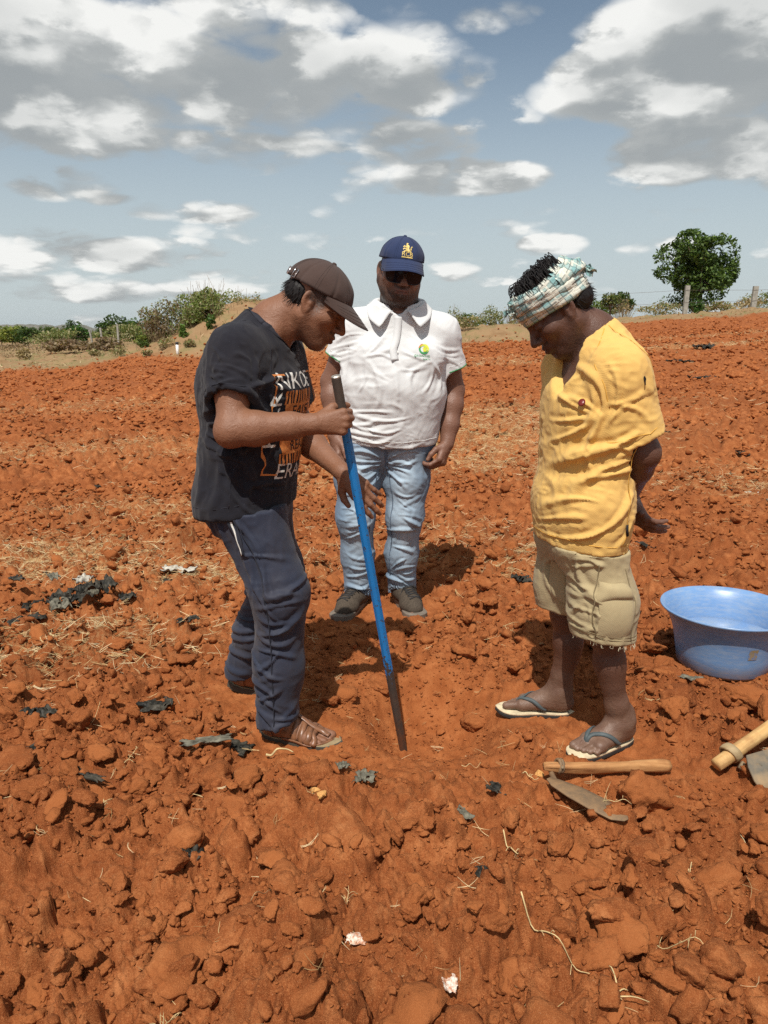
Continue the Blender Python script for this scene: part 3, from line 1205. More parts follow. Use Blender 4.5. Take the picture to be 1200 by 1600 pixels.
def build_background():
    # blue hills on the horizon
    rng = np.random.default_rng(2)
    for (x0, x1, yd, hh, sd) in ((-2150, -1150, 4200, 72, 3), (-3400, -1900, 5200, 80, 6)):
        n, m = 60, 12
        xs = np.linspace(x0, x1, n)
        prof = hh * np.clip(.55 + .8 * fbm(np.stack([xs, xs * 0, xs * 0], 1), .0042, 4, sd), .05, 1.3) * np.sin(np.linspace(.08, math.pi - .08, n)) ** .6
        rings = []
        for i in range(n):
            rings.append([A(xs[i], yd + 900 * (u - .5), prof[i] * math.sin(math.pi * u) ** 1.2 * (1 + .15 * math.sin(i * 1.7 + u * 9)) - 6) for u in np.linspace(0, 1, m)])
        V, F = loft(rings, False)
        tag(link('hills', mesh_poly(V, F), HILL), kind='structure')
    # far trees on the left
    L = [(-35.9, 76, 3.6, 3.4, 'pale yellow-green tree at the far left edge of the field', GY, 21, 1200), (-33.5, 74, 3.0, 2.6, 'small dark tree just right of the pale tree at the far left', GD, 22, 900),
         (-38.9, 80, 3.0, 3.0, 'light green bushy tree cut by the left picture edge', GY, 23, 900), (-33.3, 82, 2.4, 2.8, 'low dull green tree between the dark tree and the hills', G1, 24, 800),
         (-30.2, 78, 2.9, 3.0, 'bright green low tree under the gap in the hills', [(.06, .14, .025), (.045, .10, .02)], 25, 1000), (-35.5, 90, 4.0, 3.4, 'dark green tree behind the bright green low tree', GD, 26, 900),
         (-27.7, 80, 4.5, 4.4, 'dark round-crowned tree standing highest of the left row', GD, 27, 1600), (-26.4, 82, 3.4, 3.4, 'green tree just right of the round-crowned one', G1, 28, 1100),
         (-24.8, 80, 3.7, 3.2, 'light green tree beside the mound with the big bush', [(.06, .12, .025), (.08, .14, .03)], 29, 1000), (-40.6, 95, 3.0, 4.0, 'hazy green tree farther back between the left trees', G1, 30, 800)]
    for x, y, h, w, lab, cols, sd, n in L:
        tree('tree', x, y, h * .60, w * .85, lab, cols, n, .15, .5, sd, 'trees beyond the field on the left', .06)
    # brown scrub along the margin
    for i, (x, y, w, h, lab, cols) in enumerate([(-18.9, 40, 3.4, .8, 'brown dry scrub at the far left edge of the field', BR), (-16.6, 41.5, 3.2, .75, 'dull brown thicket under the left trees', BR), (-14.4, 40.5, 2.8, .7, 'reddish brown scrub in front of the fence posts', BR),
                                               (-12.2, 41, 2.4, .55, 'low brown scrub left of the big mound', BR), (-24, 58, 4.5, 1.5, 'grey-green thicket behind the brown scrub', GO), (-19.5, 60, 5, 1.6, 'olive thicket between fence and trees', GO), (-14.8, 58, 3.5, 1.3, 'olive thicket behind the tallest fence post', GO),
                                               (-15.8, 34.5, .9, .7, 'pale dry leafless shrub at the left picture edge', TAN), (-9.2, 30.0, .8, .45, 'low green plant at the foot of the mound', GY), (-8.8, 30.2, 1.3, .95, 'brown seeding weeds at the foot of the mound', BR)]):
        bush('scrub', x, y, h, w, lab, cols, 900, .11 if y > 40 else .05, 60 + i, 30, 'scrub along the field margin')
    # the big bush on the mound, and small plants round it
    bush('bush', -6.5, 31.0, 2.9, 3.7, 'large grey-green bush growing on the earth mound', GO + [(.22, .28, .085), (.28, .32, .12), (.22, .28, .085)], 16000, .058, 5, 240, None, 3.0, base=.62)
    bush('bush', -8.5, 30.2, 1.5, 1.9, 'tangle of brown dry stems at the left foot of the big bush', GO + BR, 1800, .05, 6, 70, None, 1.6)
    bush('bush', -5.3, 31.2, 1.35, 2.0, 'sparse dry shrub with a few green leaves near the mound top', GO + TAN, 900, .05, 7, 120, None, 1.4, base=1.6)
    bush('bush', -5.05, 31.2, .95, .9, 'thin dry grass tuft at the very top of the mound', TAN + GO, 300, .045, 8, 70, None, .8, base=1.88)
    bush('plant', -7.35, 28.9, .50, .50, 'small bright green plant on the left slope of the mound', [(.10, .18, .04), (.12, .2, .04)], 260, .06, 9, 8, cat='plant')
    bush('plant', -6.35, 29.0, .62, .45, 'small green sapling in front of the mound beside the man', [(.06, .12, .03), (.09, .15, .03)], 260, .06, 10, 8, cat='plant')
    bush('plant', -8.95, 29.2, .35, .55, 'green tuft at the edge of the ploughed soil', G1, 220, .05, 13, 10, cat='plant')
    for i, (x, y, w, h) in enumerate([(-7.9, 28.4, .7, .4), (-6.9, 27.9, .6, .3), (-5.6, 28.6, .8, .45), (-9.8, 28.8, .9, .4), (-5.0, 29.3, .7, .4), (-11.2, 30.5, .8, .4), (-8.3, 27.6, .5, .25)]):
        bush('plant', x, y, h, w, ['low dry grass tuft on the near slope of the mound', 'small dry tuft just above the marker pipe', 'dry grass clump on the mound close to the bent man', 'brown grass clump left of the marker pipe', 'straw-coloured tuft high on the mound', 'dry clump on the pale strip left of the mound', 'tiny dry tuft left of the marker pipe'][i], TAN + GO, 260, .045, 140 + i, 40, 'tufts on the mound', cat='plant')
    # fences
    fr = empty('wire_fence', (-18, 60, 0), 'wire fence with four grey posts in front of the left trees', 'fence')
    tops = []
    for x, y, h, lean in ((-24.6, 60.5, 1.1, .02), (-22.2, 60, 1.15, -.12), (-20.9, 58.5, 1.3, -.06), (-19.2, 57, 1.5, .0)):
        z = float(terrain(np.array([x]), np.array([y]))[0])
        bm = bmesh.new(); bmesh.ops.create_cube(bm, size=1)
        for v in bm.verts: v.co = (x + v.co.x * .12 + lean * (v.co.z + .5) * h, y + v.co.y * .14, z + (v.co.z + .5) * h)
        bmesh.ops.bevel(bm, geom=bm.edges[:], offset=.015, segments=1)
        link('post', bm_mesh(bm), CONCRETE, fr, smooth=False); tops.append((x + lean * h, y, z, h))
    for q in (.35, .65, .92):
        mb = MB(); mb.tube([A(a, b - .08, z + h * q) for a, b, z, h in tops], .007, 4); link('wire', mb.mesh(), WIRE, fr)
    fr = empty('wire_fence', (18.5, 47.5, 2.2), 'wire fence with two pale concrete posts in front of the big tree', 'fence')
    tops = []
    for x, y, h, w_ in ((17.6, 46.5, 1.75, .24), (21.7, 46.8, 1.5, .28)):
        z = float(terrain(np.array([x]), np.array([y]))[0]) - .1
        bm = bmesh.new(); bmesh.ops.create_cube(bm, size=1)
        for v in bm.verts: v.co = (x + v.co.x * w_ + .05 * (v.co.z + .5), y + v.co.y * .2, z + (v.co.z + .5) * h)
        bmesh.ops.bevel(bm, geom=bm.edges[:], offset=.02, segments=1)
        link('post', bm_mesh(bm), CONCRETE, fr, smooth=False); tops.append((x, y, z, h))
    for q in (.45, .85):
        mb = MB(); mb.tube([A(a, b - .11, z + h * q) for a, b, z, h in [(9.5, 46.5, tops[0][2] - .3, 1.6)] + tops + [(29, 47, tops[1][2] + .2, 1.6)]], .007, 4); link('wire', mb.mesh(), WIRE, fr)
    # right-hand trees and scrub
    tree('tree', 19.9, 50.5, 5.6, 5.2, 'big dark green tree standing alone at the right edge of the field', GD + [(.12, .19, .045), (.15, .215, .055)], 12000, .125, .62, 41, None, .16)
    tree('tree', 18.6, 62, 2.4, 2.0, 'small dark round tree left of the big tree', GD, 900, .14, .5, 42, None, .2)
    tree('tree', 17.3, 66, 2.0, 5.0, 'flat-topped light green tree behind the fence', [(.10, .15, .03), (.12, .17, .035)], 1300, .14, .5, 43, None, .35)
    tree('tree', 14.2, 50, 1.75, 1.3, 'small leafy pollarded tree behind the yellow-shirted man', GD + GO, 700, .09, .9, 44, None, .3)
    for i, (x, y, w, h, lab, cols, st, n) in enumerate([
            (4.6, 52, 1.5, 1.7, 'thin leafless shrub right of the white-shirted man', GO, 60, 120), (6.0, 60, 3.5, 1.1, 'low green hedge of scrub left of the head wrap', G1, 20, 1200), (7.9, 58, 2.6, 1.5, 'grey-green scrub close left of the head wrap', GO, 60, 900),
            (9.2, 56, 1.8, 1.9, 'bare twiggy shrub behind the head wrap', TAN, 80, 200), (15.6, 52, 2.0, 1.7, 'leafless grey shrub right of the pollarded tree', TAN, 90, 80), (17.2, 49.5, 3.0, .9, 'dry yellow grass clump left of the concrete posts', TAN + GO, 60, 700),
            (18.7, 47.6, 1.1, .85, 'bright green bush at the foot of the left concrete post', [(.05, .11, .02), (.07, .13, .03)], 10, 500), (20.3, 48.3, 2.8, .8, 'dry yellow grass under the big tree', TAN + GO, 80, 800), (19.9, 53.5, 3.6, 1.6, 'green undergrowth right around the trunk of the big tree', G1, 10, 1200),
            (23.6, 50, 3.2, 1.3, 'grey-green scrub right of the big tree', GO, 70, 700), (24.3, 48, 1.3, 2.0, 'tall dry brown weeds at the right picture edge', BR + TAN, 90, 250), (22.4, 49, 2.0, .9, 'dry straw-coloured grass right of the last post', TAN, 70, 500),
            (12.6, 55, 3.4, 1.0, 'green scrub showing above the yellow shoulder', G1 + GO, 30, 900)]):
        bush('scrub', x, y, h, w, lab, cols, n, .08, 90 + i, st, 'scrub along the far field edge')
    bush('scrub', 3.2, 31.0, .55, 1.2, 'dry grass tuft on the small sand bank', TAN + GO, 400, .05, 120, 60, 'scrub along the far field edge')
    # white marker pipe
    p = empty('marker_pipe', (-7.15, 27.2, 0), 'short white pipe with a black cap standing at the field edge', 'pipe')
    g = float(terrain(np.array([-7.15]), np.array([27.2]))[0])
    mb = MB(); mb.tube([A(-7.15, 27.2, g - .1), A(-7.15, 27.2, g + .34)], .05, 14); link('pipe', mb.mesh(), PVC, p)
    mb = MB(); mb.tube([A(-7.15, 27.2, g + .338), A(-7.15, 27.2, g + .42)], .057, 14); link('pipe_cap', mb.mesh(), CAPBLK, p)
    # a far-off wood that closes the horizon
    rng = np.random.default_rng(31)
    n = 16000
    a = np.radians(rng.uniform(-62, 62, n)); r = rng.uniform(150, 260, n)
    x, y = r * np.sin(a), r * np.cos(a)
    z = terrain(x, y) + rng.uniform(0, 1, n) ** 1.3 * (.8 + 1.0 * np.clip(vnoise(np.stack([x, y, x * 0], 1), .045, 3) + .3, 0, 1))
    o = leaves('far_wood', np.stack([x, y, z], 1), .75, LEAF, None, rng, GO + G1 + GD)
    tag(o, 'far-off line of scrub and low trees along the horizon', kind='stuff')
    # dry grass on the sandy margin
    n = 9000
    a = np.radians(rng.uniform(-34, 34, n)); r = rng.uniform(27, 60, n)
    x, y = r * np.sin(a), r * np.cos(a)
    k = (sandy(x, y) > .5) & (vnoise(np.stack([x, y, x * 0], 1), .5, 8) > -.1)
    q = ((x + 4.2) / 2.6) ** 2 + ((y - 30) / 3.0) ** 2
    k &= (q > 1)
    x, y = x[k], y[k]
    z = ground_at(x, y) + .05
    o = leaves('margin_grass', np.stack([x, y, z], 1), .10, DRY, None, rng, TAN + GO, aspect=.12)
    tag(o, 'dry grass on the sandy margin of the field', kind='stuff')


build_background()
print('background', round(time.time() - T0, 1))

# ================================================================== people: shared anatomy
class Frame:
    """local axes (rows of M) at an origin with a scale"""
    def __init__(self, o, M, s=1.0):
        self.o = np.asarray(o, float); self.M = np.asarray(M, float); self.s = s

    def w(self, *q):
        q = np.asarray(q if len(q) > 1 else q[0], float) * self.s
        return self.o + q @ self.M

    def loc(self, P):
        return ((P - self.o) @ self.M.T) / self.s

    def el(self, c, r, k=0.01, sub=False, rot=None):
        M = self.M if rot is None else np.asarray(rot) @ self.M
        return el(self.w(c), np.asarray(r) * self.s, k * self.s, M, sub)

    def rc(self, a, b, ra, rb, k=0.01, wide=1.0, axis=(0, 1, 0), sub=False):
        return rc(self.w(a), self.w(b), ra * self.s, rb * self.s, k * self.s, wide, np.asarray(axis, float) @ self.M, sub)


def frame_fu(fwd, up):
    """rows: forward, left, up"""
    f = unit(fwd)
    u = np.asarray(up, float); u = unit(u - f * (u @ f))
    return np.stack([f, np.cross(u, f), u])


def rot_axis(axis, a):
    return np.array(Matrix.Rotation(a, 3, Vector(axis)).transposed())


def head(H, fat=1.0, ears=True):
    """skull, jaw, brow, eyes, nose, mouth, ears in the head's frame (x forward, y left, z up; origin between the ears)"""
    f = fat
    p = [H.el((-.008, 0, .032), (.094, .074 * (0.7 + 0.3 * f), .088), .02),
         H.el((.030, 0, -.045), (.062, .058 * f, .074), .03),
         H.rc((-.004, .056 * f, -.045), (.052, .028 * f, -.100), .024, .019, .025),
         H.rc((-.004, -.056 * f, -.045), (.052, -.028 * f, -.100), .024, .019, .025),
         H.rc((.068, .012, -.100), (.068, -.012, -.100), .020, .020, .022),
         H.el((.052, .043 * f, -.022), (.028, .024, .022), .022), H.el((.052, -.043 * f, -.022), (.028, .024, .022), .022),
         H.rc((.074, .036, .020), (.086, 0, .018), .011, .011, .012), H.rc((.074, -.036, .020), (.086, 0, .018), .011, .011, .012),
         H.el((.096, .031, .000), (.017, .018, .0125), .014, True), H.el((.096, -.031, .000), (.017, .018, .0125), .014, True),
         H.el((.0725, .031, -.001), (.0135, .0150, .0130), .004), H.el((.0725, -.031, -.001), (.0135, .0150, .0130), .004),
         H.el((.0745, .031, .004), (.0135, .0165, .0105), .004), H.el((.0745, -.031, .004), (.0135, .0165, .0105), .004),
         H.rc((.086, 0, .012), (.112, 0, -.032), .0075, .0115, .012),
         H.el((.101, .0135, -.036), (.012, .0085, .0085), .008), H.el((.101, -.0135, -.036), (.012, .0085, .0085), .008),
         H.el((.104, .006, -.043), (.006, .0035, .004), .003, True), H.el((.104, -.006, -.043), (.006, .0035, .004), .003, True),
         H.el((.078, 0, -.066), (.022, .030, .020), .016),
         H.rc((.086, .021, -.066), (.0985, .003, -.0615), .0042, .0062, .006), H.rc((.086, -.021, -.066), (.0985, -.003, -.0615), .0042, .0062, .006),
         H.rc((.086, .019, -.0685), (.0965, 0, -.0735), .0042, .0070, .005), H.rc((.086, -.019, -.0685), (.0965, 0, -.0735), .0042, .0070, .005),
         H.rc((.100, .024, -.0672), (.104, 0, -.0674), .0022, .0022, .003, sub=True), H.rc((.100, -.024, -.0672), (.104, 0, -.0674), .0022, .0022, .003, sub=True),
         ]
    if ears:
        for s in (1, -1):
            yy = .0775 * (0.66 + 0.34 * f) * s
            r = rot_axis((0, 0, 1), R(-24 * s)) @ rot_axis((0, 1, 0), R(-12))
            p += [H.el((-.010, yy, -.004), (.0195, .0075, .031), .008, False, r),
                  H.el((-.006, yy + .0075 * s, .000), (.0125, .0062, .021), .005, True, r),
                  H.el((-.001, yy - .002 * s, -.008), (.005, .006, .008), .004),
                  H.el((-.004, yy, -.030), (.0095, .006, .010), .006)]
    return p


def hand(Wf, curl, spread=(0.10, 0.03, -0.03, -0.10), thumb=None, size=1.0):
    """hand in its wrist frame: x to the fingers, y to the thumb side, z out of the back of the hand.
    curl: per finger three bend angles (degrees); thumb: joint points in the same frame"""
    p = [Wf.rc((-.01, 0, 0), (.03, .000, 0), .019, .019, .012, 1.35),
         Wf.rc((.022, .016, -.002), (.078, .027, 0), .0155, .0125, .010), Wf.rc((.02, .006, 0), (.083, .009, .003), .016, .0125, .010),
         Wf.rc((.02, -.006, 0), (.081, -.009, .002), .016, .0120, .010), Wf.rc((.02, -.015, -.002), (.073, -.026, -.001), .0155, .0115, .010),
         Wf.el((.045, -.002, -.012), (.034, .027, .011), .012)]
    base = [(.083, .028, .000), (.088, .0095, .003), (.085, -.0095, .002), (.076, -.0270, -.001)]
    lens = [(.043, .025, .021), (.047, .029, .022), (.044, .027, .022), (.035, .020, .019)]
    rad = [.0094, .0096, .0092, .0080]
    tips = []
    for i in range(4):
        q = np.array(base[i]); a = 0.0
        r0 = rad[i]
        d0 = A(math.cos(spread[i]), math.sin(spread[i]), 0)
        for j in range(3):
            a += R(curl[i][j])
            d = d0 * math.cos(a) + A(0, 0, -1) * math.sin(a)
            nq = q + d * lens[i][j]
            p.append(Wf.rc(q, nq, r0 * (1.06 if j else 1.12), r0 * (.96 if j < 2 else .80), .0035 if j else .007))
            if j == 0:
                p.append(Wf.el(q + A(0, 0, .002), (.0115, .0100, .0105), .006))
            q = nq; r0 *= .95
        tips.append((Wf.w(q), Wf.w(q + d * .004 + np.cross(A(0, 1, 0), d) * -.006)))
    th = thumb if thumb is not None else [(.022, .020, -.006), (.050, .042, -.014), (.078, .050, -.018), (.102, .052, -.020)]
    tr = [.0155, .0125, .0110, .0085]
    for j in range(3):
        p.append(Wf.rc(th[j], th[j + 1], tr[j], tr[j + 1], .009 if j == 0 else .004))
    tips.append((Wf.w(A(*th[3])), Wf.w(A(*th[3]))))
    return p, tips


def foot(Ff, medial, bare=True):
    """foot in a frame with the heel on the ground at the origin: x to the toes, z up; medial = +1 when the big toe is at +y"""
    m = medial
    p = [Ff.el((.030, 0, .030), (.034, .031, .031), .015),
         Ff.rc((.048, 0, .085), (.050, 0, .060), .036, .037, .02, .85),
         Ff.rc((.060, 0, .056), (.135, .006 * m, .032), .034, .022, .025, 1.15),
         Ff.rc((.05, -.012 * m, .022), (.165, -.024 * m, .017), .022, .0165, .02),
         Ff.rc((.05, .012 * m, .028), (.170, .026 * m, .020), .022, .0185, .02),
         Ff.rc((.168, .024 * m, .018), (.160, -.026 * m, .015), .018, .0150, .015),
         Ff.el((.045, .031 * m, .078), (.013, .010, .013), .014), Ff.el((.040, -.031 * m, .070), (.013, .010, .013), .014)]
    toes = [((.172, .027), (.222, .027), .0145, .0130), ((.174, .009), (.221, .010), .0088, .0086), ((.170, -.0065), (.212, -.007), .0084, .0082),
            ((.164, -.0205), (.200, -.022), .0080, .0078), ((.156, -.0335), (.186, -.036), .0078, .0076)]
    tips = []
    for (ax, ay), (bx, by), r0, r1 in toes:
        p.append(Ff.rc((ax, ay * m, r0 + .006), (bx, by * m, r1), r0, r1, .004))
        tips.append(Ff.w(bx + .004, by * m, r1 + .006))
    return p, tips


def skin_material(name, rough=0.50, spec=0.40):
    t = material(name)
    c = t.attr('col')
    n = t.noise(t.obj, 38, 5, 0.65)
    n2 = t.noise(t.obj, 9, 3, 0.5)
    c = t.mix(t.m('MULTIPLY', t.ramp(n, [(0.4, 0), (0.75, 1)]), 0.28), c, t.vm('MULTIPLY', c, (.62, .55, .52)))
    c = t.mix(t.m('MULTIPLY', t.ramp(n2, [(0.4, 0), (0.7, 1)]), 0.20), c, t.vm('MULTIPLY', c, (1.22, 1.16, 1.1)))
    n3 = t.noise(t.obj, 210, 3, 0.7)
    c = t.mix(t.m('MULTIPLY', t.ramp(n3, [(0.42, 0), (0.70, 1)]), 0.12), c, t.vm('MULTIPLY', c, (.55, .50, .48)))
    vein = t.m('ABSOLUTE', t.m('SUBTRACT', t.noise(t.obj, 24, 2, 0.4, 0.8), 0.5))
    h = t.m('ADD', t.m('ADD', t.noise(t.obj, 420, 3, 0.6), t.m('MULTIPLY', t.noise(t.obj, 90, 4, 0.65), 2.4)), t.m('MULTIPLY', t.sstep(vein, 0.07, 0.0), 0.35))
    r = t.m('ADD', rough - .10, t.m('MULTIPLY', n, 0.26))
    finish(t, c, r, h, 0.40, 0.0022, spec)
    t.b.inputs['Subsurface Weight'].default_value = 0.0
    return t.mat


def cloth(name, color=None, weave=900, dirt=0.2, rough=0.85, dirtcol=(.30, .14, .06), mott=0.15, attr=False, wrinkle=0.5, fine=0.25):
    t = material(name)
    base = t.attr('col') if attr else color
    n = t.noise(t.obj, 7, 5, 0.6)
    n2 = t.noise(t.obj, 60, 4, 0.7)
    c = t.mix(t.m('MULTIPLY', t.ramp(n2, [(0.3, 0), (0.75, 1)]), mott), base, t.vm('MULTIPLY', t.mix(0.0, base, base), (.6, .6, .62)))
    c = t.mix(t.m('MULTIPLY', t.ramp(n, [(0.45, 0), (0.8, 1)]), dirt), c, dirtcol)
    x, y, z = t.sep(t.obj)
    wv = t.m('MULTIPLY', t.m('SINE', t.m('MULTIPLY', t.m('ADD', x, y), weave)), t.m('SINE', t.m('MULTIPLY', z, weave)))
    wr = t.noise(t.comb(t.m('MULTIPLY', x, 1.0), y, t.m('MULTIPLY', z, .8)), 26, 2, 0.5, 0.4)
    h = t.m('ADD', t.m('MULTIPLY', wv, 0.05 * fine / 0.25), t.m('ADD', t.m('MULTIPLY', wr, 1.1 * wrinkle), t.m('MULTIPLY', n2, 0.25)))
    finish(t, c, rough, h, 0.5, 0.004, 0.15)
    t.b.inputs['Sheen Weight'].default_value = 0.08
    t.b.inputs['Sheen Roughness'].default_value = 0.6
    return t.mat


def bvh_of(V, F):
    return BVHTree.FromPolygons([tuple(v) for v in V], [tuple(int(i) for i in f) for f in F])


def on_surface(bvh, p, lift=0.0015):
    c, n, i, d = bvh.find_nearest(Vector(p))
    return A(*c) + A(*n) * lift, A(*n)


def strip(bvh, pts, width, lift=0.002, thick=0.0015, n=None, steps=3):
    """ribbon that lies on a surface along the given points"""
    if n: pts = spline(pts, n)
    c = [on_surface(bvh, p, lift) for p in pts]
    P = np.array([a for a, b in c]); N = np.array([b for a, b in c])
    for _ in range(steps):
        P[1:-1] = P[1:-1] * .5 + (P[:-2] + P[2:]) * .25
        N[1:-1] = N[1:-1] * .4 + (N[:-2] + N[2:]) * .3
    N /= np.linalg.norm(N, axis=1, keepdims=True) + 1e-9
    T = np.gradient(P, axis=0)
    rings = []
    for i in range(len(P)):
        s = unit(np.cross(N[i], T[i])) * width / 2
        rings.append([P[i] - s, P[i] - s + N[i] * thick * .8, P[i] + N[i] * thick * 1.3, P[i] + s + N[i] * thick * .8, P[i] + s])
    return loft(rings, closed=True, cap0=True, cap1=True)


_fonts = {}


def text_mesh(txt, size, sub=0.006):
    cu = bpy.data.curves.new('t', 'FONT'); cu.body = txt; cu.size = size
    cu.align_x = 'CENTER'; cu.align_y = 'CENTER'; cu.resolution_u = 3
    o = bpy.data.objects.new('t', cu); COL.objects.link(o)
    dg = bpy.context.evaluated_depsgraph_get()
    me = bpy.data.meshes.new_from_object(o.evaluated_get(dg))
    bpy.data.objects.remove(o)
    bm = bmesh.new(); bm.from_mesh(me)
    bmesh.ops.triangulate(bm, faces=bm.faces)
    for _ in range(4):
        es = [e for e in bm.edges if e.calc_length() > sub]
        if not es: break
        bmesh.ops.subdivide_edges(bm, edges=es, cuts=1)
        bmesh.ops.triangulate(bm, faces=[f for f in bm.faces if len(f.verts) > 3])
    V = [tuple(v.co) for v in bm.verts]; F = [tuple(v.index for v in f.verts) for f in bm.faces]
    bm.free()
    return np.array(V), F


def wrap_print(V2, F, bvh, origin, ux, uy, lift=0.0012, ray=True):
    """lay flat lettering on a garment: straight in along the print's own normal"""
    ux, uy = unit(ux), unit(uy)
    nz = np.cross(ux, uy)
    P, ok = [], []
    for v in V2:
        q = origin + ux * v[0] + uy * v[1]
        c, n, i, d = bvh.ray_cast(Vector(q + nz * 0.25), Vector(-nz), 0.6)
        if c is None:
            P.append(q); ok.append(False)
        else:
            P.append(A(*c) + A(*n) * lift); ok.append(True)
    F = [f for f in F if all(ok[i] for i in f)]
    return P, F


def stroke(pts, w, n=8):
    """flat poly-line of width w in the print plane -> (V, F)"""
    V, F = [], []
    for a, b in zip(pts[:-1], pts[1:]):
        a = A(*a, 0); b = A(*b, 0)
        t = unit(b - a); s = A(-t[1], t[0], 0) * w / 2
        m = max(2, int(np.linalg.norm(b - a) / 0.006))
        o = len(V)
        for i in range(m + 1):
            q = a - t * w * .5 + (b - a + t * w) * i / m
            V += [q - s, q + s]
        F += [(o + 2 * i, o + 2 * i + 2, o + 2 * i + 3) for i in range(m)] + [(o + 2 * i, o + 2 * i + 3, o + 2 * i + 1) for i in range(m)]
    return np.array(V), F


def blob(poly, step=0.006):
    """filled outline in the print plane, triangulated finely"""
    bm = bmesh.new()
    f = bm.faces.new([bm.verts.new((x, y, 0)) for x, y in poly])
    bmesh.ops.triangulate(bm, faces=[f])
    for _ in range(4):
        es = [e for e in bm.edges if e.calc_length() > step]
        if not es: break
        bmesh.ops.subdivide_edges(bm, edges=es, cuts=1)
        bmesh.ops.triangulate(bm, faces=[f for f in bm.faces if len(f.verts) > 3])
    bm.verts.index_update()
    V = [tuple(v.co) for v in bm.verts]; F = [tuple(v.index for v in f.verts) for f in bm.faces]
    bm.free()
    return np.array(V), F


def garment(name, prims, h, mat, parent, fold=None, noise=None, seed=0, post=None, rel=1, colf=None, grow=0.0):
    V, F = solid(prims, h, post, grow=grow)
    V = relax(V, F, rel, 0.4)
    N = vnormals(V, F)
    d = np.zeros(len(V))
    if fold: d += folds(V, fold, N)
    if noise:
        for (sx, sy, sz), amp, sc in noise:
            n = vnoise(V * A(sx, sy, sz) + 1.5 * np.stack([vnoise(V, sc * .3, seed + 5)] * 3, 1) / sc, sc, seed)
            d += amp * (1 - 2 * np.abs(n))
    V = V + N * d[:, None]
    col = colf(V, N) if colf else None
    me = mesh_np(V, F, name, col)
    o = link(name, me, mat, parent)
    return o, bvh_of(V, F), V, F


def hem_lines(bvh, mat, parent, paths, name='stitching', w=0.0022):
    for p in paths:
        mb = MB(); mb.add(*strip(bvh, p, w, 0.0004, 0.0008))
        o = link(name, mb.mesh(), mat, parent)
    return o


def ring_points(c, ax, u, r0, r1, n=48, a0=0, a1=2 * math.pi):
    ax = unit(ax); u = unit(np.asarray(u) - ax * np.dot(u, ax)); v = np.cross(ax, u)
    return [c + u * r0 * math.cos(a) + v * r1 * math.sin(a) for a in np.linspace(a0, a1, n)]


def lock(p0, dirs, n=7, r=0.0016, taper=0.25):
    """one lock of hair through successive displacements"""
    pts = [np.asarray(p0, float)]
    for d in dirs: pts.append(pts[-1] + d)
    pts = spline(pts, n)
    return tube(pts, np.linspace(r, r * taper, n), 4, False)


def person_body(root, prims, h, colf, mat, cover, rel=1):
    V, F = solid(prims, h)
    V = relax(V, F, rel, 0.35)
    hid = np.zeros(len(V), bool)
    for cl in cover:
        d = ev([p for p in cl if not p.sub], V)
        hid |= d < -0.012
    V, T, _ = coarsen(V, F, hid, 0.02)
    N = np.zeros_like(V)
    fn = np.cross(V[T[:, 1]] - V[T[:, 0]], V[T[:, 2]] - V[T[:, 0]])
    for i in range(3):
        for q in range(3):
            N[:, q] += np.bincount(T[:, i], fn[:, q], len(V))
    N /= np.linalg.norm(N, axis=1, keepdims=True) + 1e-12
    me = mesh_np(V, T, 'body', colf(V, N))
    return link('body', me, mat, root), bvh_of(V, T)


def lerp_col(col, c, m):
    return col + (np.asarray(c)[None] - col) * m[:, None]


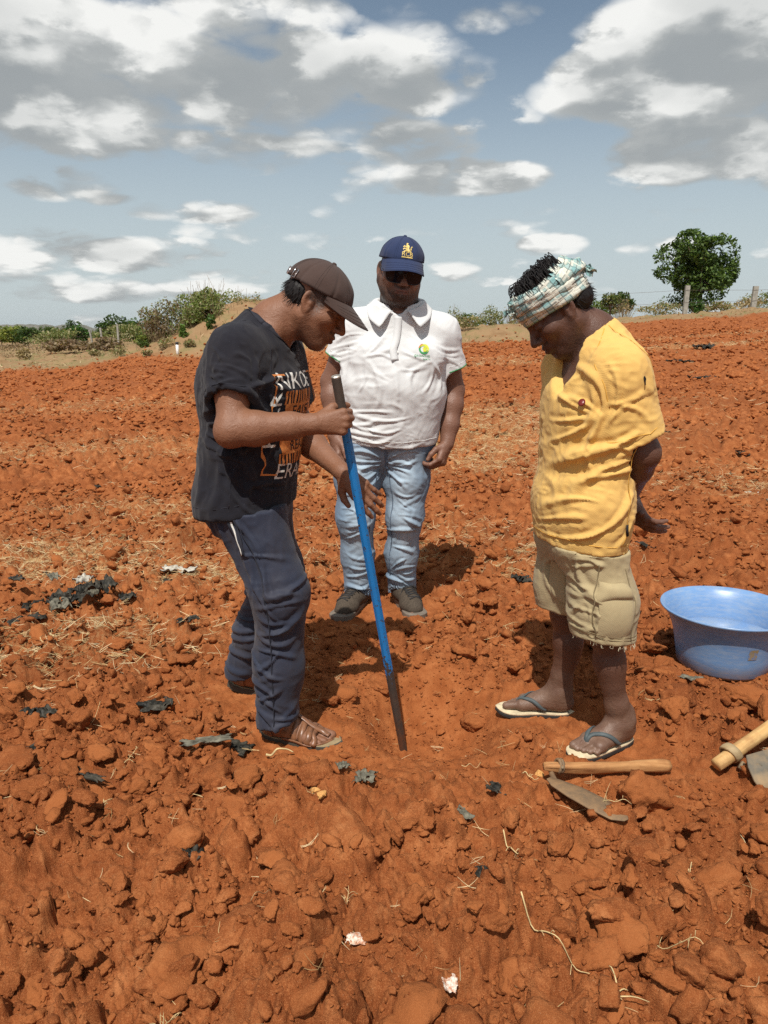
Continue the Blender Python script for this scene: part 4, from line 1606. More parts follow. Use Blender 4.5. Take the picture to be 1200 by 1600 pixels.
def face_colors(col, q, P, skin, lip, hairc, stubble=0.5, mous=0.9, brow=0.95, beard_low=-.03):
    """local colour of a face: lips, brows, moustache, stubble, eyes (q in head coordinates)"""
    x, y, z = q[:, 0], q[:, 1], q[:, 2]
    face = (x > 0.0) & (np.linalg.norm(q, axis=1) < 0.16)
    nn = vnoise(P, 330, 4) * .5 + .5
    nb = fbm(P, 90, 2, 8) * .5 + .5
    # stubble over jaw and chin
    low = sst(-z, .045, .075) * sst(x, -.012, .015) * sst(-z + .0, 0.0, .02)
    jaw = np.maximum(low * sst(np.abs(y) + 0.5 * x, .0, .06), sst(-z, .076, .088) * sst(x, 0, .03))
    side = sst(-z, .0, .02) * (1 - sst(np.abs(x + .004 + z * .12), .010, .026)) * (np.abs(y) > .035)
    b = np.clip(np.maximum(jaw, side * .8), 0, 1) * face * (x > -.022)
    col = lerp_col(col, hairc, np.clip(b * stubble * (0.45 + 0.7 * nn), 0, .92))
    up = np.exp(-(((z + .0535 - np.abs(y) * .22) / .0062) ** 2)) * (np.abs(y) < .031) * (x > .06)
    col = lerp_col(col, hairc, np.clip(up * mous * (.5 + .6 * nn), 0, .95))
    l = (np.exp(-(((z + .0675) / .0085) ** 4)) * (np.abs(y) < .0235) * (x > .0855))
    col = lerp_col(col, lip, l * .8)
    seam = np.exp(-(((z + .0674) / .0016) ** 2)) * (np.abs(y) < .024) * (x > .08)
    col = lerp_col(col, np.asarray(skin) * .25, seam)
    br = np.exp(-(((z - .0225 + ((np.abs(y) - .031) / .03) ** 2 * .008) / .0046) ** 2)) * sst(np.abs(y), .009, .014) * (1 - sst(np.abs(y), .044, .052)) * (x > .05)
    tmp = sst(z, -.008, .008) * (1 - sst(x, .030, .048)) * sst(x, -.03, -.005) * (np.abs(y) > .045)
    col = lerp_col(col, hairc, np.clip(tmp * (.55 + .6 * nn), 0, .95))
    col = lerp_col(col, hairc, np.clip(br * brow * (.5 + .7 * nn), 0, .95))
    e = (np.abs(np.abs(y) - .031) < .0145) & (x > .066)
    ez = z + .0035
    lash = e * np.exp(-((ez / .0020) ** 2))
    col = lerp_col(col, (.012, .009, .008), np.clip(lash, 0, .95))
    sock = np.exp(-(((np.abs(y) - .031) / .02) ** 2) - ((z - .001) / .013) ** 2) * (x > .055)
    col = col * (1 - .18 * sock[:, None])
    return col


# hat: crown of sewn panels and a curved brim
def cap(root, H, mat, under_mat, crown=(.104, .086, .098), cz=.026, tilt=0.10, brim_len=.072, brim_drop=.30, brim_half=1.15, brim_curve=.012, seam=0.0034, name='cap', squash=0.0, brow=.030):
    rings = []
    nt, npz = 144, 22
    a, b, c = crown

    def cp(th, ph):
        sp = math.cos(ph) ** (1 - squash)
        # six panels: a shallow groove at each seam
        k = abs(((th / (math.pi / 3)) + 0.5) % 1.0 - 0.5)
        g = -seam * math.exp(-(k / 0.035) ** 2)
        r = 1 + g / .09 + 0.012 * math.sin(th * 5 + ph * 4) * math.cos(ph) * math.sin(ph * 2) + .007 * math.sin(th * 9 - ph * 7) * math.cos(ph) + .006 * math.sin(th * 3 + ph * 11 + 1) * math.cos(ph)
        x = a * math.cos(th) * sp * r; y = b * math.sin(th) * sp * r; z = c * math.sin(ph)
        z0 = brow - cz - tilt * x * 0.0
        low = (1 - math.sin(ph))
        return A(-.008 + x, y, cz + z + (z0) * low + tilt * (x) * low)
    for i in range(npz + 1):
        ph = (math.pi / 2) * (i / npz) ** 0.9
        ph = min(ph, math.pi / 2 - 0.04)
        rings.append([H.w(cp(2 * math.pi * j / nt, ph)) for j in range(nt)])
    inner = [[H.w(A(-.008, 0, 0) * .06 + cp(2 * math.pi * j / nt, 0) * A(.955, .945, 1) + A(0, 0, .001 + .02 * k)) for j in range(nt)] for k in (1, 0)]
    V, F = loft(inner + rings, True, False, True)
    o = link('cap_crown', mesh_poly(V, F), mat, root)
    # stitched panel seams
    mb = MB()
    for k in range(6):
        for dth in (-.045, .045):
            th = (k + .5) * math.pi / 3 + dth
            mb.tube([H.w(cp(th, ph) * A(1.004, 1.004, 1.002)) for ph in np.linspace(.03, 1.42, 22)], .0006, 3, False)
    link('panel_stitching', mb.mesh(), under_mat, o)
    # button on top
    tp = H.w(A(-.008, 0, cz + c + .0005))
    bm = bmesh.new(); bmesh.ops.create_uvsphere(bm, u_segments=12, v_segments=8, radius=.0075 * H.s)
    bmesh.ops.scale(bm, vec=(1, 1, .6), verts=bm.verts)
    bmesh.ops.transform(bm, matrix=Matrix.Translation(Vector(tp)) @ Matrix(H.M.T.tolist()).to_4x4(), verts=bm.verts)
    btn = link('cap_button', bm_mesh(bm), mat, o)
    # brim
    nu, nv = 40, 12
    top, bot = [], []
    for iv in range(nv + 1):
        v = iv / nv
        rt, rb = [], []
        for iu in range(nu + 1):
            u = -1 + 2 * iu / nu
            th = u * brim_half
            e = cp(th, 0.0)
            out = brim_len * (1 - abs(u) ** 2.6) ** 0.75 if abs(u) < 1 else 0
            d = A(1.0, 0.18 * math.sin(th), 0)
            q = e + d * out * v
            q[2] += -brim_drop * out * v - brim_curve * (u * u) * (0.25 + v) * 1.4 + 0.004 * (1 - u * u)
            q = q + A(.001, 0, 0)
            th_ = .0032 * (1 - .3 * v)
            rt.append(H.w(q + A(0, 0, th_))); rb.append(H.w(q - A(0, 0, .0005)))
        top.append(rt); bot.append(rb)
    V1, F1 = loft(top, False)
    n1 = len(V1)
    V2, F2 = loft(bot, False)
    F = [f[::-1] for f in F1] + [tuple(i + n1 for i in f) for f in F2]
    m = nu + 1
    for iu in range(nu):
        q = nv * m + iu
        F.append((q, q + n1, q + 1 + n1, q + 1))
    for iv in range(nv):
        for s in (0, nu):
            q = iv * m + s
            F.append((q, q + m, q + m + n1, q + n1))
    bmx = mesh_poly(V1 + V2, F)
    bb = bmesh.new(); bb.from_mesh(bmx); bmesh.ops.recalc_face_normals(bb, faces=bb.faces); bb.to_mesh(bmx); bb.free()
    br = link('cap_brim', bmx, mat, root)
    # rows of stitching along the brim
    mb = MB()
    for v in (0.35, 0.55, 0.75, 0.93):
        i0 = int(v * nv); f = v * nv - i0
        row = [A(*top[i0][j]) * (1 - f) + A(*top[min(nv, i0 + 1)][j]) * f + H.M[2] * .0004 for j in range(4, nu - 3)]
        mb.tube(row, .0007, 4)
    link('brim_stitching', mb.mesh(), mat, br)
    return o, cp

# ================================================================== the three men
def nails(parent, tips, mat, frame_fn=None):
    pass


def sleeve(sh, elb, t, r0, r1, k=0.05):
    """short sleeve from the shoulder to the fraction t of the upper arm, open at the end"""
    sh = np.asarray(sh); elb = np.asarray(elb)
    end = sh + (elb - sh) * t
    p = rc(sh, sh + (elb - sh) * (t + .12), r0, r1, k)
    clipped([p], end, elb - sh)
    cav = rc(sh + (elb - sh) * (t - .28), sh + (elb - sh) * (t + .3), r0 * .8, r1 - .007, .004, sub=True)
    return p, cav, end


# ------------------------------------------------------------------ man in the black T-shirt, bent over the bar
def man_black():
    root = empty('person', (-.43, 2.42, 0), 'man in brown cap and faded black printed T-shirt bending over the blue iron bar', 'person')
    f = unit(A(.966, -.259, 0)); rt = A(-.259, -.966, 0)
    SK = A(.215, .098, .054)
    # joints
    C0, C1, C2, C3 = A(-.445, 2.40, .73), A(-.418, 2.40, .95), A(-.398, 2.40, 1.12), A(-.385, 2.40, 1.215)
    SR = A(-.385, 2.40, 1.243) + rt * .155; SL = A(-.385, 2.40, 1.243) - rt * .155
    ER, WR = A(-.427, 2.145, 1.035), A(-.192, 2.155, 1.052)
    EL_, WL = A(-.272, 2.535, .972), A(-.128, 2.345, .880)
    H = Frame((-.205, 2.385, 1.388), frame_fu((.85, -.06, -.53), (.53, -.02, .85)), 1.0)
    hr, hl = A(-.415, 2.33, .80), A(-.415, 2.47, .80)
    kr, ar = A(-.325, 2.265, .50), A(-.345, 2.27, .09)
    kl, al = A(-.375, 2.53, .47), A(-.50, 2.615, .10)
    # hand on the bar
    HR = Frame(WR, frame_fu((.98, .12, .05), (0.05, -1, .10)), .98)
    HR.M = np.stack([HR.M[0], np.cross(HR.M[2], HR.M[0]), HR.M[2]])
    hp_r, tips_r = hand(HR, [(62, 88, 52), (66, 88, 52), (70, 86, 50), (74, 84, 48)], (.02, .0, -.02, -.04),
                        [(.020, .022, -.010), (.052, .044, -.020), (.082, .050, -.034), (.100, .047, -.050)])
    fl = unit(A(.66, -.22, -.62)); zl = unit(A(-.10, -.92, .30))
    HL = Frame(WL, frame_fu(fl, zl), .98)
    HL.M = np.stack([HL.M[0], -np.cross(HL.M[2], HL.M[0]), HL.M[2]])
    hp_l, tips_l = hand(HL, [(12, 16, 10), (16, 18, 12), (20, 20, 14), (26, 20, 14)], (.10, .02, -.05, -.12),
                        [(.020, .022, -.004), (.040, .046, -.012), (.062, .058, -.016), (.086, .062, -.016)])
    FR = Frame((-.400, 2.315, .018), frame_fu((.945, -.325, 0), (.04, 0, 1)), 1.06)
    FL = Frame((-.565, 2.635, .040), frame_fu((.96, -.06, -.16), (.16, 0, 1)), 1.06)
    fp_r, ft_r = foot(FR, 1); fp_l, ft_l = foot(FL, -1)
    arms = chain([SR, SR + (ER - SR) * .5, ER], [.050, .048, .042], .03) + \
        chain([ER, ER + (WR - ER) * .28, ER + (WR - ER) * .7, WR], [.041, .0435, .033, .0255], .02, 1.08, (0, 0, 1)) + \
        [el(ER + A(-.010, 0, -.008), (.022, .024, .024), .04)] + \
        chain([SL, EL_], [.050, .042], .03) + chain([EL_, EL_ + (WL - EL_) * .28, WL], [.041, .043, .0255], .02)
    torso = [rc(C0 + A(-.01, 0, .05), C1, .090, .108, .05, 1.4, rt), rc(C1, C2, .108, .118, .05, 1.45, rt), rc(C2, C3, .118, .085, .05, 1.5, rt),
             rc(SR, SL, .058, .058, .06), rc(A(-.395, 2.40, 1.25), A(-.335, 2.395, 1.335), .078, .062, .05),
             rc(A(-.372, 2.395, 1.295), A(-.236, 2.388, 1.395), .066, .060, .03),
             rc(H.w(-.045, .03, -.05), A(-.33, 2.34, 1.30), .022, .026, .03), rc(H.w(-.01, -.045, -.055), A(-.30, 2.375, 1.275), .018, .018, .022)]
    legs = chain([hr + A(-.02, 0, -.03), kr, ar, FR.w(.045, 0, .075)], [.075, .055, .036, .034], .03) + chain([hl + A(-.02, 0, -.03), kl, al, FL.w(.045, 0, .075)], [.075, .055, .036, .034], .03) + \
        [rc(hr + A(-.02, 0, 0), hl + A(-.02, 0, 0), .080, .080, .05)]
    prims = torso + head(H) + arms + hp_r + hp_l + legs + fp_r + fp_l

    # clothing solids
    sR, cR, endR = sleeve(SR + A(0, 0, .004), ER, .60, .067, .073)
    sL, cL, endL = sleeve(SL, EL_, .62, .067, .070)
    shirt = [rc(A(-.448, 2.40, .66), A(-.442, 2.40, .80), .139, .138, .05, 1.40, rt), rc(A(-.442, 2.40, .80), C1, .138, .135, .05, 1.36, rt),
             rc(C1, C2 + f * .004, .135, .136, .05, 1.42, rt), rc(C2, C3, .138, .102, .06, 1.5, rt),
             rc(SR, SL, .070, .070, .07), rc(A(-.395, 2.40, 1.23), A(-.362, 2.397, 1.300), .100, .084, .05),
             el(A(-.40, 2.40, 1.15) - f * .06, (.085, .16, .14), .06, np.stack([f, -rt, A(0, 0, 1)]))]
    clipped(shirt, A(-.44, 2.40, .772), A(.12, 0, -1))
    neckdir = unit(A(.62, -.02, .78))
    shirt_all = shirt + [sR, sL]
    cav = [cR, cL, rc(A(-.449, 2.40, .64), A(-.441, 2.40, .80), .131, .130, .006, 1.41, rt, True),
           rc(A(-.350, 2.396, 1.318), A(-.20, 2.39, 1.45), .074, .10, .008, sub=True),
           rc(A(-.315, 2.39, 1.31), A(-.24, 2.375, 1.315), .066, .064, .012, sub=True)]
    rng = np.random.default_rng(3)
    fold = []
    armpit = SR + A(.05, -.02, -.09)
    for i in range(7):
        a = R(-120 + 26 * i)
        fold.append((armpit + A(0, -.02, 0), armpit + A(math.cos(a) * .14, -.05, math.sin(a) * .16), .012 + .004 * rng.random(), .006))
    for i in range(6):
        x = -.56 + .055 * i + rng.uniform(-.01, .01)
        fold.append((A(x + .03, 2.22, 1.0 - .1 * rng.random()), A(x, 2.22, .79), .014 + .006 * rng.random(), .006))
    for i in range(5):
        fold.append((A(-.545 + .02 * i, 2.30 - .03 * i, 1.02 - .035 * i), A(-.36, 2.23, .93 - .045 * i), .012, .0045))
    for i in range(5):
        fold.append((A(-.40 + .028 * i, 2.30 - .01 * i, 1.29 - .02 * i), A(-.40 + .035 * i, 2.235, 1.10 - .02 * i), .009, .0045))
    for i in range(5):
        t = .25 + .1 * i
        c = SR + (ER - SR) * t
        fold.append((c + A(-.06, -.06, .02), c + A(.07, -.06, -.03 - .01 * i), .009, .0035))
    for i in range(14):
        x = rng.uniform(-.56, -.36); z = rng.uniform(.84, 1.08)
        a = rng.uniform(-1.9, -1.0) if rng.random() < .6 else rng.uniform(-.5, .4)
        L = rng.uniform(.07, .2)
        fold.append((A(x, 2.22, z), A(x + L * math.cos(a), 2.22, z + L * math.sin(a)), .009 + .010 * rng.random(), rng.uniform(.003, .0085)))
    for i in range(6):
        c = SR + A(rng.uniform(-.07, .03), -.06, rng.uniform(-.13, .03))
        fold.append((c, c + A(rng.uniform(.03, .08), -.02, rng.uniform(-.07, .03)), .007 + .006 * rng.random(), .0045))
    so, sb, sV, sF = garment('t_shirt', shirt_all + cav, .0048, TEE_BLACK, root, fold, [((1, 1, .45), .0028, 16), ((1, 1, 1), .0018, 36)], 5)
    # trousers
    tr = chain([hr + A(-.01, -.01, 0), kr + A(.0, 0, .02), A(-.335, 2.27, .27), A(-.342, 2.265, .06)], [.104, .083, .072, .067], .05, 1.0) + \
        chain([hl + A(-.01, .01, 0), kl + A(.01, 0, .02), A(-.45, 2.575, .27), A(-.512, 2.618, .095)], [.104, .084, .071, .070], .05) + \
        [rc(hr + A(-.025, .01, -.02), hl + A(-.025, -.01, -.02), .112, .112, .06), rc(A(-.44, 2.40, .78), A(-.43, 2.40, .92), .116, .125, .05, 1.3, rt)]
    tr[2].clip = [(A(-.342, 2.265, .085), unit(A(.28, 0, -1)))]
    tr[5].clip = [(A(-.507, 2.615, .085), unit(A(.15, 0, -1)))]
    tr += [rc(A(-.340, 2.267, .16), A(-.345, 2.262, .02), .056, .061, .004, sub=True), rc(A(-.48, 2.60, .17), A(-.517, 2.62, .03), .056, .063, .004, sub=True)]
    fold = []
    for i in range(9):
        z = .60 - .028 * i
        x0 = rng.uniform(-.33, -.225); fold.append((A(x0, 2.21, z + .05 * rng.random()), A(x0 - rng.uniform(.06, .17), 2.19, z + rng.uniform(-.06, .05)), .009 + .009 * rng.random(), rng.uniform(.002, .0075)))
    for i in range(9):
        z = .35 - .03 * i
        s = 1 if i % 2 else -1
        x0 = rng.uniform(-.36, -.26); fold.append((A(x0, 2.21, z), A(x0 - rng.uniform(.05, .13), 2.21, z + s * rng.uniform(.02, .09)), .008 + .008 * rng.random(), rng.uniform(.002, .008)))
    for i in range(6):
        fold.append((A(-.52 + .018 * i, 2.25, .78), A(-.45 + .03 * i, 2.18, .58 - .03 * i), .011, .006))
    for i in range(4):
        fold.append((A(-.41 + .02 * i, 2.25, .155 - .02 * i), A(-.27, 2.22, .12 - .022 * i), .009, .007))
    for i in range(9):
        z = .42 - .035 * i
        fold.append((A(-.38 - .012 * i, 2.5, z + rng.uniform(-.03, .03)), A(-.52 - .012 * i, 2.52, z + rng.uniform(-.06, .05)), .008 + .007 * rng.random(), rng.uniform(.002, .0085)))
    to, tb, tV, tF = garment('trousers', tr, .0048, TROUSER, root, fold, [((1, 1, .55), .0034, 11), ((1, 1, 1), .0012, 34)], 9, tucked(shirt, A(-.44, 2.40, .772), A(.12, 0, -1), .012))
    # skin
    lipc = SK * A(.62, .50, .55)

    def colf(V, N):
        col = np.tile(SK, (len(V), 1))
        q = H.loc(V)
        col = face_colors(col, q, V, SK, lipc, A(.018, .014, .013), .42, .95)
        hd = (np.linalg.norm(q, axis=1) < .15)
        gray = np.exp(-(((q[:, 0] - .022) / .012) ** 2) - ((q[:, 2] + .005) / .025) ** 2) * (np.abs(q[:, 1]) > .045)
        col = lerp_col(col, (.16, .14, .13), np.clip(gray * (.3 + .6 * (vnoise(V, 300, 2) > .0)), 0, .8))
        for Fq in (HR, HL):
            w = Fq.loc(V)
            m = np.exp(-((np.maximum(np.abs(w) - A(.10, .06, .05), 0) ** 2).sum(1)) / .0006)
            col = lerp_col(col, SK * A(1.25, 1.35, 1.5), .35 * m * sst(-w[:, 2], .004, .02))
        for t0, t1 in tips_r + tips_l:
            d = np.linalg.norm(V - t1, axis=1)
            col = lerp_col(col, SK * A(1.5, 1.75, 2.1), np.exp(-(d / .006) ** 2) * .55)
        return col
    bo, bb = person_body(root, prims, .0031, colf, SKIN, [shirt_all, tr])
    # hair below the cap
    hair(root, H, [(-.046, 0, .012, .055, .0735, .036), (-.046, 0, -.006, .049, .071, .026), (-.040, 0, -.024, .044, .064, .020)], 420, HAIR, 11, length=.016)
    # cap
    crown, cp = cap(root, H, CAP_BROWN, CAP_BROWN, (.107, .087, .100), .024, .06, .076, .42, 1.2, .010, brow=.034)
    # strap and buckle at the back
    mb = MB()
    th = np.linspace(2.45, 3.83, 26)
    ring0 = [H.w(cp(t, 0) * A(1.01, 1.01, 1) + A(0, 0, .004)) for t in th]; ring1 = [H.w(cp(t, 0) * A(1.01, 1.01, 1) + A(0, 0, .022)) for t in th]
    rings = [[a, a + (b - a) * 1.0, b + (b - A(*H.w(0, 0, .03))) * .02, a + (a - A(*H.w(0, 0, .03))) * .02] for a, b in zip(ring0, ring1)]
    mb.add(*loft(rings, True, True, True))
    st = link('cap_strap', mb.mesh(), CAP_BROWN, crown)
    mb = MB()
    for t in (3.95,):
        c = [H.w(cp(t + a, 0) * A(1.03, 1.03, 1) + A(0, 0, b)) for a, b in ((-.07, .001), (.07, .001), (.07, .026), (-.07, .026), (-.07, .001))]
        mb.tube(c, .0016, 6)
    for t in (3.45, 3.58):
        c = [H.w(cp(t + a, 0) * A(1.025, 1.025, 1) + A(0, 0, b)) for a, b in ((-.03, .002), (.03, .002), (.03, .024), (-.03, .024), (-.03, .002))]
        mb.tube(c, .0024, 6)
    link('strap_buckle', mb.mesh(), CHROME, st)
    # ribbing and stitching on the shirt
    nk = ring_points(A(-.338, 2.394, 1.318), (.70, -.02, .72), rt, .088, .084, 60)
    hem_lines(sb, TEE_RIB, so, [nk], 'neck_rib', .016)
    lines = [[endR + q - (ER - SR) * .06 for q in (np.array(ring_points(A(0, 0, 0), ER - SR, rt, .085, .085, 40)))]]
    lines.append([A(-.445, 2.40, .798) + rt * .2 * math.cos(a) + f * .15 * math.sin(a) + A(0, 0, .12 * .15 * math.sin(a)) for a in np.linspace(0, 6.28, 80)])
    hem_lines(sb, TEE_RIB, so, lines, 'hem_stitching')
    sl = [SR + rt * .0 + A(0, 0, .075)]
    hem_lines(sb, TEE_RIB, so, [spline([A(-.40, 2.30, 1.34), A(-.50, 2.25, 1.22), A(-.49, 2.23, 1.13), A(-.42, 2.25, 1.10)], 30), spline([A(-.385, 2.30, 1.34), A(-.33, 2.26, 1.25), A(-.345, 2.22, 1.12)], 30),
                               spline([A(-.43, 2.22, 1.1), A(-.44, 2.20, .95), A(-.455, 2.20, .80)], 30)], 'seam_stitching')
    # chest print
    pr_w, pr_o = MB(), MB()
    words = []
    u = -rt * 1.0                     # reading direction, as seen by someone facing him: towards his left
    up = A(.05, 0, 1)
    o0 = A(-.26, 2.37, 1.03)

    def put(mb, V2, F, dx, dy, rot=0, sx=1, sy=1):
        V2 = np.array(V2)[:, :2] * A(sx, sy)
        c, s = math.cos(rot), math.sin(rot)
        q = np.stack([V2[:, 0] * c - V2[:, 1] * s + dx, V2[:, 0] * s + V2[:, 1] * c + dy], 1)
        P, FF = wrap_print(q, F, sb, o0, u, up, .0014)
        if FF: mb.add(P, FF)
    V2, F2 = text_mesh('NKOE', .080); m_ = MB(); put(m_, V2, F2, -.025, .130, 0, 1.0, .85); words.append(m_)
    V2, F2 = text_mesh('ERAS', .080); m_ = MB(); put(m_, V2, F2, -.020, -.145, -.05, 1.0, .85); words.append(m_)
    V2, F2 = text_mesh('FEAR', .075); m_ = MB(); put(m_, V2, F2, -.135, .018, R(90), 1.0, .8); words.append(m_)
    for t, yy, w in (('ALSE', .046, .044), ('VIDENCE', .004, .036), ('PEAC', -.052, .040)):
        pass
    # orange panel with cut-out words: bars between the strips of lettering
    for i in range(13):
        x = -.098 + .0155 * i
        put(pr_o, *stroke([(x, .100), (x - .002, .068)], .0085), 0, 0)
        put(pr_o, *stroke([(x, -.088), (x + .003, -.116)], .0085), 0, 0)
    put(pr_o, *blob([(-.10, .066), (.09, .066), (.088, .055), (.10, -.05), (.085, -.088), (-.09, -.088), (-.105, -.03), (-.096, .03)]), 0, 0)
    put(pr_o, *stroke([(-.10, .150), (-.145, .150), (-.140, .10), (-.158, .045)], .005), 0, 0)
    put(pr_o, *stroke([(-.158, -.035), (-.156, -.140), (-.10, -.148)], .005), 0, 0)
    put(pr_o, *stroke([(.10, .150), (.145, .150), (.142, -.148), (.10, -.148)], .005), 0, 0)
    link('orange_print', pr_o.mesh(), PRINT_ORANGE, so)
    for m_ in words:
        link('printed_word', m_.mesh(), PRINT_WHITE, so)
    pr_k = MB()
    o1 = o0
    for t, yy, sz in (('FALSE', .040, .050), ('EVIDENCE', .000, .036), ('APPEARING', -.033, .030), ('REAL', -.066, .044)):
        V2, F2 = text_mesh(t, sz)
        V2 = np.array(V2)[:, :2] + A(0, yy)
        P, FF = wrap_print(V2, F2, sb, o0, u, up, .0024)
        pr_k.add(P, FF)
    link('black_print', pr_k.mesh(), PRINT_BLACK, so)
    # white zip of the slanted trouser pocket
    zp = spline([A(-.455, 2.20, .765), A(-.440, 2.20, .72), A(-.425, 2.20, .655)], 16)
    mb = MB(); mb.add(*strip(tb, zp, .006, .001, .002)); link('pocket_zip', mb.mesh(), PRINT_WHITE, to)
    mb = MB()
    for dx in (-.009, .009):
        mb.add(*strip(tb, zp + A(dx, 0, 0), .008, .0005, .0025))
    link('pocket_welt', mb.mesh(), TROUSER_DARK, to)
    hem_lines(tb, TROUSER_DARK, to, [spline([A(-.43, 2.18, .76), A(-.36, 2.17, .55), A(-.345, 2.18, .3), A(-.345, 2.19, .1)], 50)], 'side_seam', .003)
    # closed leather sandals
    sandal(root, FR, 1, bb, 'brown leather sandal of woven straps on the near foot'); sandal(root, FL, -1, bb, 'brown leather sandal on the rear foot with its heel lifted')
    return root


def sandal(root, Ff, m, bvh, label):
    o = sole(root, 'sandal', Ff, m, SOLE_DARK, .0, -.022, .002, 1.06)
    o['label'] = label
    ins = sole(o, 'insole_edge', Ff, m, SOLE_TAN, 0, -.004, .0035, 1.035)
    mb = MB()

    def arc(x, w, y0=-.043, y1=.046, hgt=.05, lift=.0015, dx=0.0, dz=0.0):
        pts = []
        for t in np.linspace(0, 1, 22):
            y = y0 + (y1 - y0) * t
            pts.append(Ff.w(x + dx * (t - .5), y * m, .004 + hgt * math.sin(math.pi * t) + dz))
        mb.add(*strip(bvh, pts, w, lift, .003))
    # heel counter and closed quarter
    for z in (.012, .024, .036):
        pts = [Ff.w(.045 - .050 * math.cos(a), .041 * math.sin(a), z) for a in np.linspace(-1.7, 1.7, 30)]
        mb.add(*strip(bvh, pts, .0135, .002, .0025))
    arc(.100, .040, hgt=.075, lift=.002)
    arc(.122, .020, hgt=.060)
    arc(.146, .019, hgt=.050)
    arc(.168, .019, hgt=.044)
    arc(.190, .017, hgt=.036)
    rim = [Ff.w(.12 + .110 * math.cos(a), (.047 * math.sin(a) + .004) * m, .007) for a in np.linspace(-1.9, 1.9, 50)]
    mb.add(*strip(bvh, rim, .012, .004, .003))
    pts = [Ff.w(x, .006 * m, z) for x, z in ((.095, .075), (.13, .055), (.165, .042), (.20, .034), (.222, .025))]
    mb.add(*strip(bvh, spline(pts, 24), .017, .006, .003))
    link('leather_straps', mb.mesh(), LEATHER, o)


def sole(root, name, Ff, m, mat, x0, z0, z1, gr=1.0, length=.262):
    """foot-shaped sole slab"""
    out = []
    n = 56
    prof = [(0, .0), (.02, .026), (.06, .033), (.10, .033), (.15, .041), (.18, .046), (.21, .046), (.235, .043), (.250, .034), (.258, .022), (.262, 0)]
    px = np.array([p[0] for p in prof]); py = np.array([p[1] for p in prof])
    xs = .131 - .131 * np.cos(np.linspace(0, math.pi, n // 2 + 1))
    w = np.interp(xs, px, py)
    w = np.sqrt(np.maximum(0, 1 - ((xs - .131) / .131) ** 6)) * np.maximum(w, .0) * 1.0
    cy = .010 * sst(xs, .1, .22) * m
    k = length / .262
    line = [(x, c + b) for x, b, c in zip(xs, w, cy)] + [(x, c - b) for x, b, c in list(zip(xs, w, cy))[-2:0:-1]]
    pts = [((x - .131) * k * gr + .125, y * gr) for x, y in line]
    rings = []
    for z, s in ((z0, .96), (z0 + .003, 1.0), (z1 - .002, 1.0), (z1, .975)):
        rings.append([Ff.w((x - .125) * s + .125, y * s, z + .006 * max(0, (x - .19) / .07) ** 2) for x, y in pts])
    V, F = loft(rings, True, True, True)
    if m < 0 or True:
        me = mesh_poly(V, F)
        bm = bmesh.new(); bm.from_mesh(me); bmesh.ops.recalc_face_normals(bm, faces=bm.faces); bm.to_mesh(me); bm.free()
    return link(name, me, mat, root, smooth=False)


def hair(root, H, lumps, n, mat, seed, cut=.03, length=.022, r=.0011):
    """a dense head of short hair: a rough cap of hair with loose locks over it"""
    rng = np.random.default_rng(seed)
    prims = [H.el((a, b, c), (ra, rb, rcz), .02) for a, b, c, ra, rb, rcz in lumps]
    V, F = solid(prims, .004)
    q = H.loc(V)
    N = vnormals(V, F)
    V = V + N * (0.0018 * (vnoise(q * A(1, 1, .35), 260, seed) + .6 * vnoise(q * A(1, 1, .4), 120, seed + 1)))[:, None] * H.s
    o = link('hair', mesh_np(V, F), mat, root)
    mb = MB()
    up = H.M[2]
    c0 = H.w(0, 0, .02)
    idx = rng.integers(0, len(V), n)
    for i in idx:
        d = unit(N[i] * .5 - up * .75 - H.M[0] * .25 + rng.normal(size=3) * .18)
        mb.add(*lock(V[i] - N[i] * .002, [d * length * .4, (d - up * .2) * length * .35, (d - up * .3 + N[i] * .1) * length * .35], 5, r))
    link('hair_locks', mb.mesh(), mat, o)
    return o


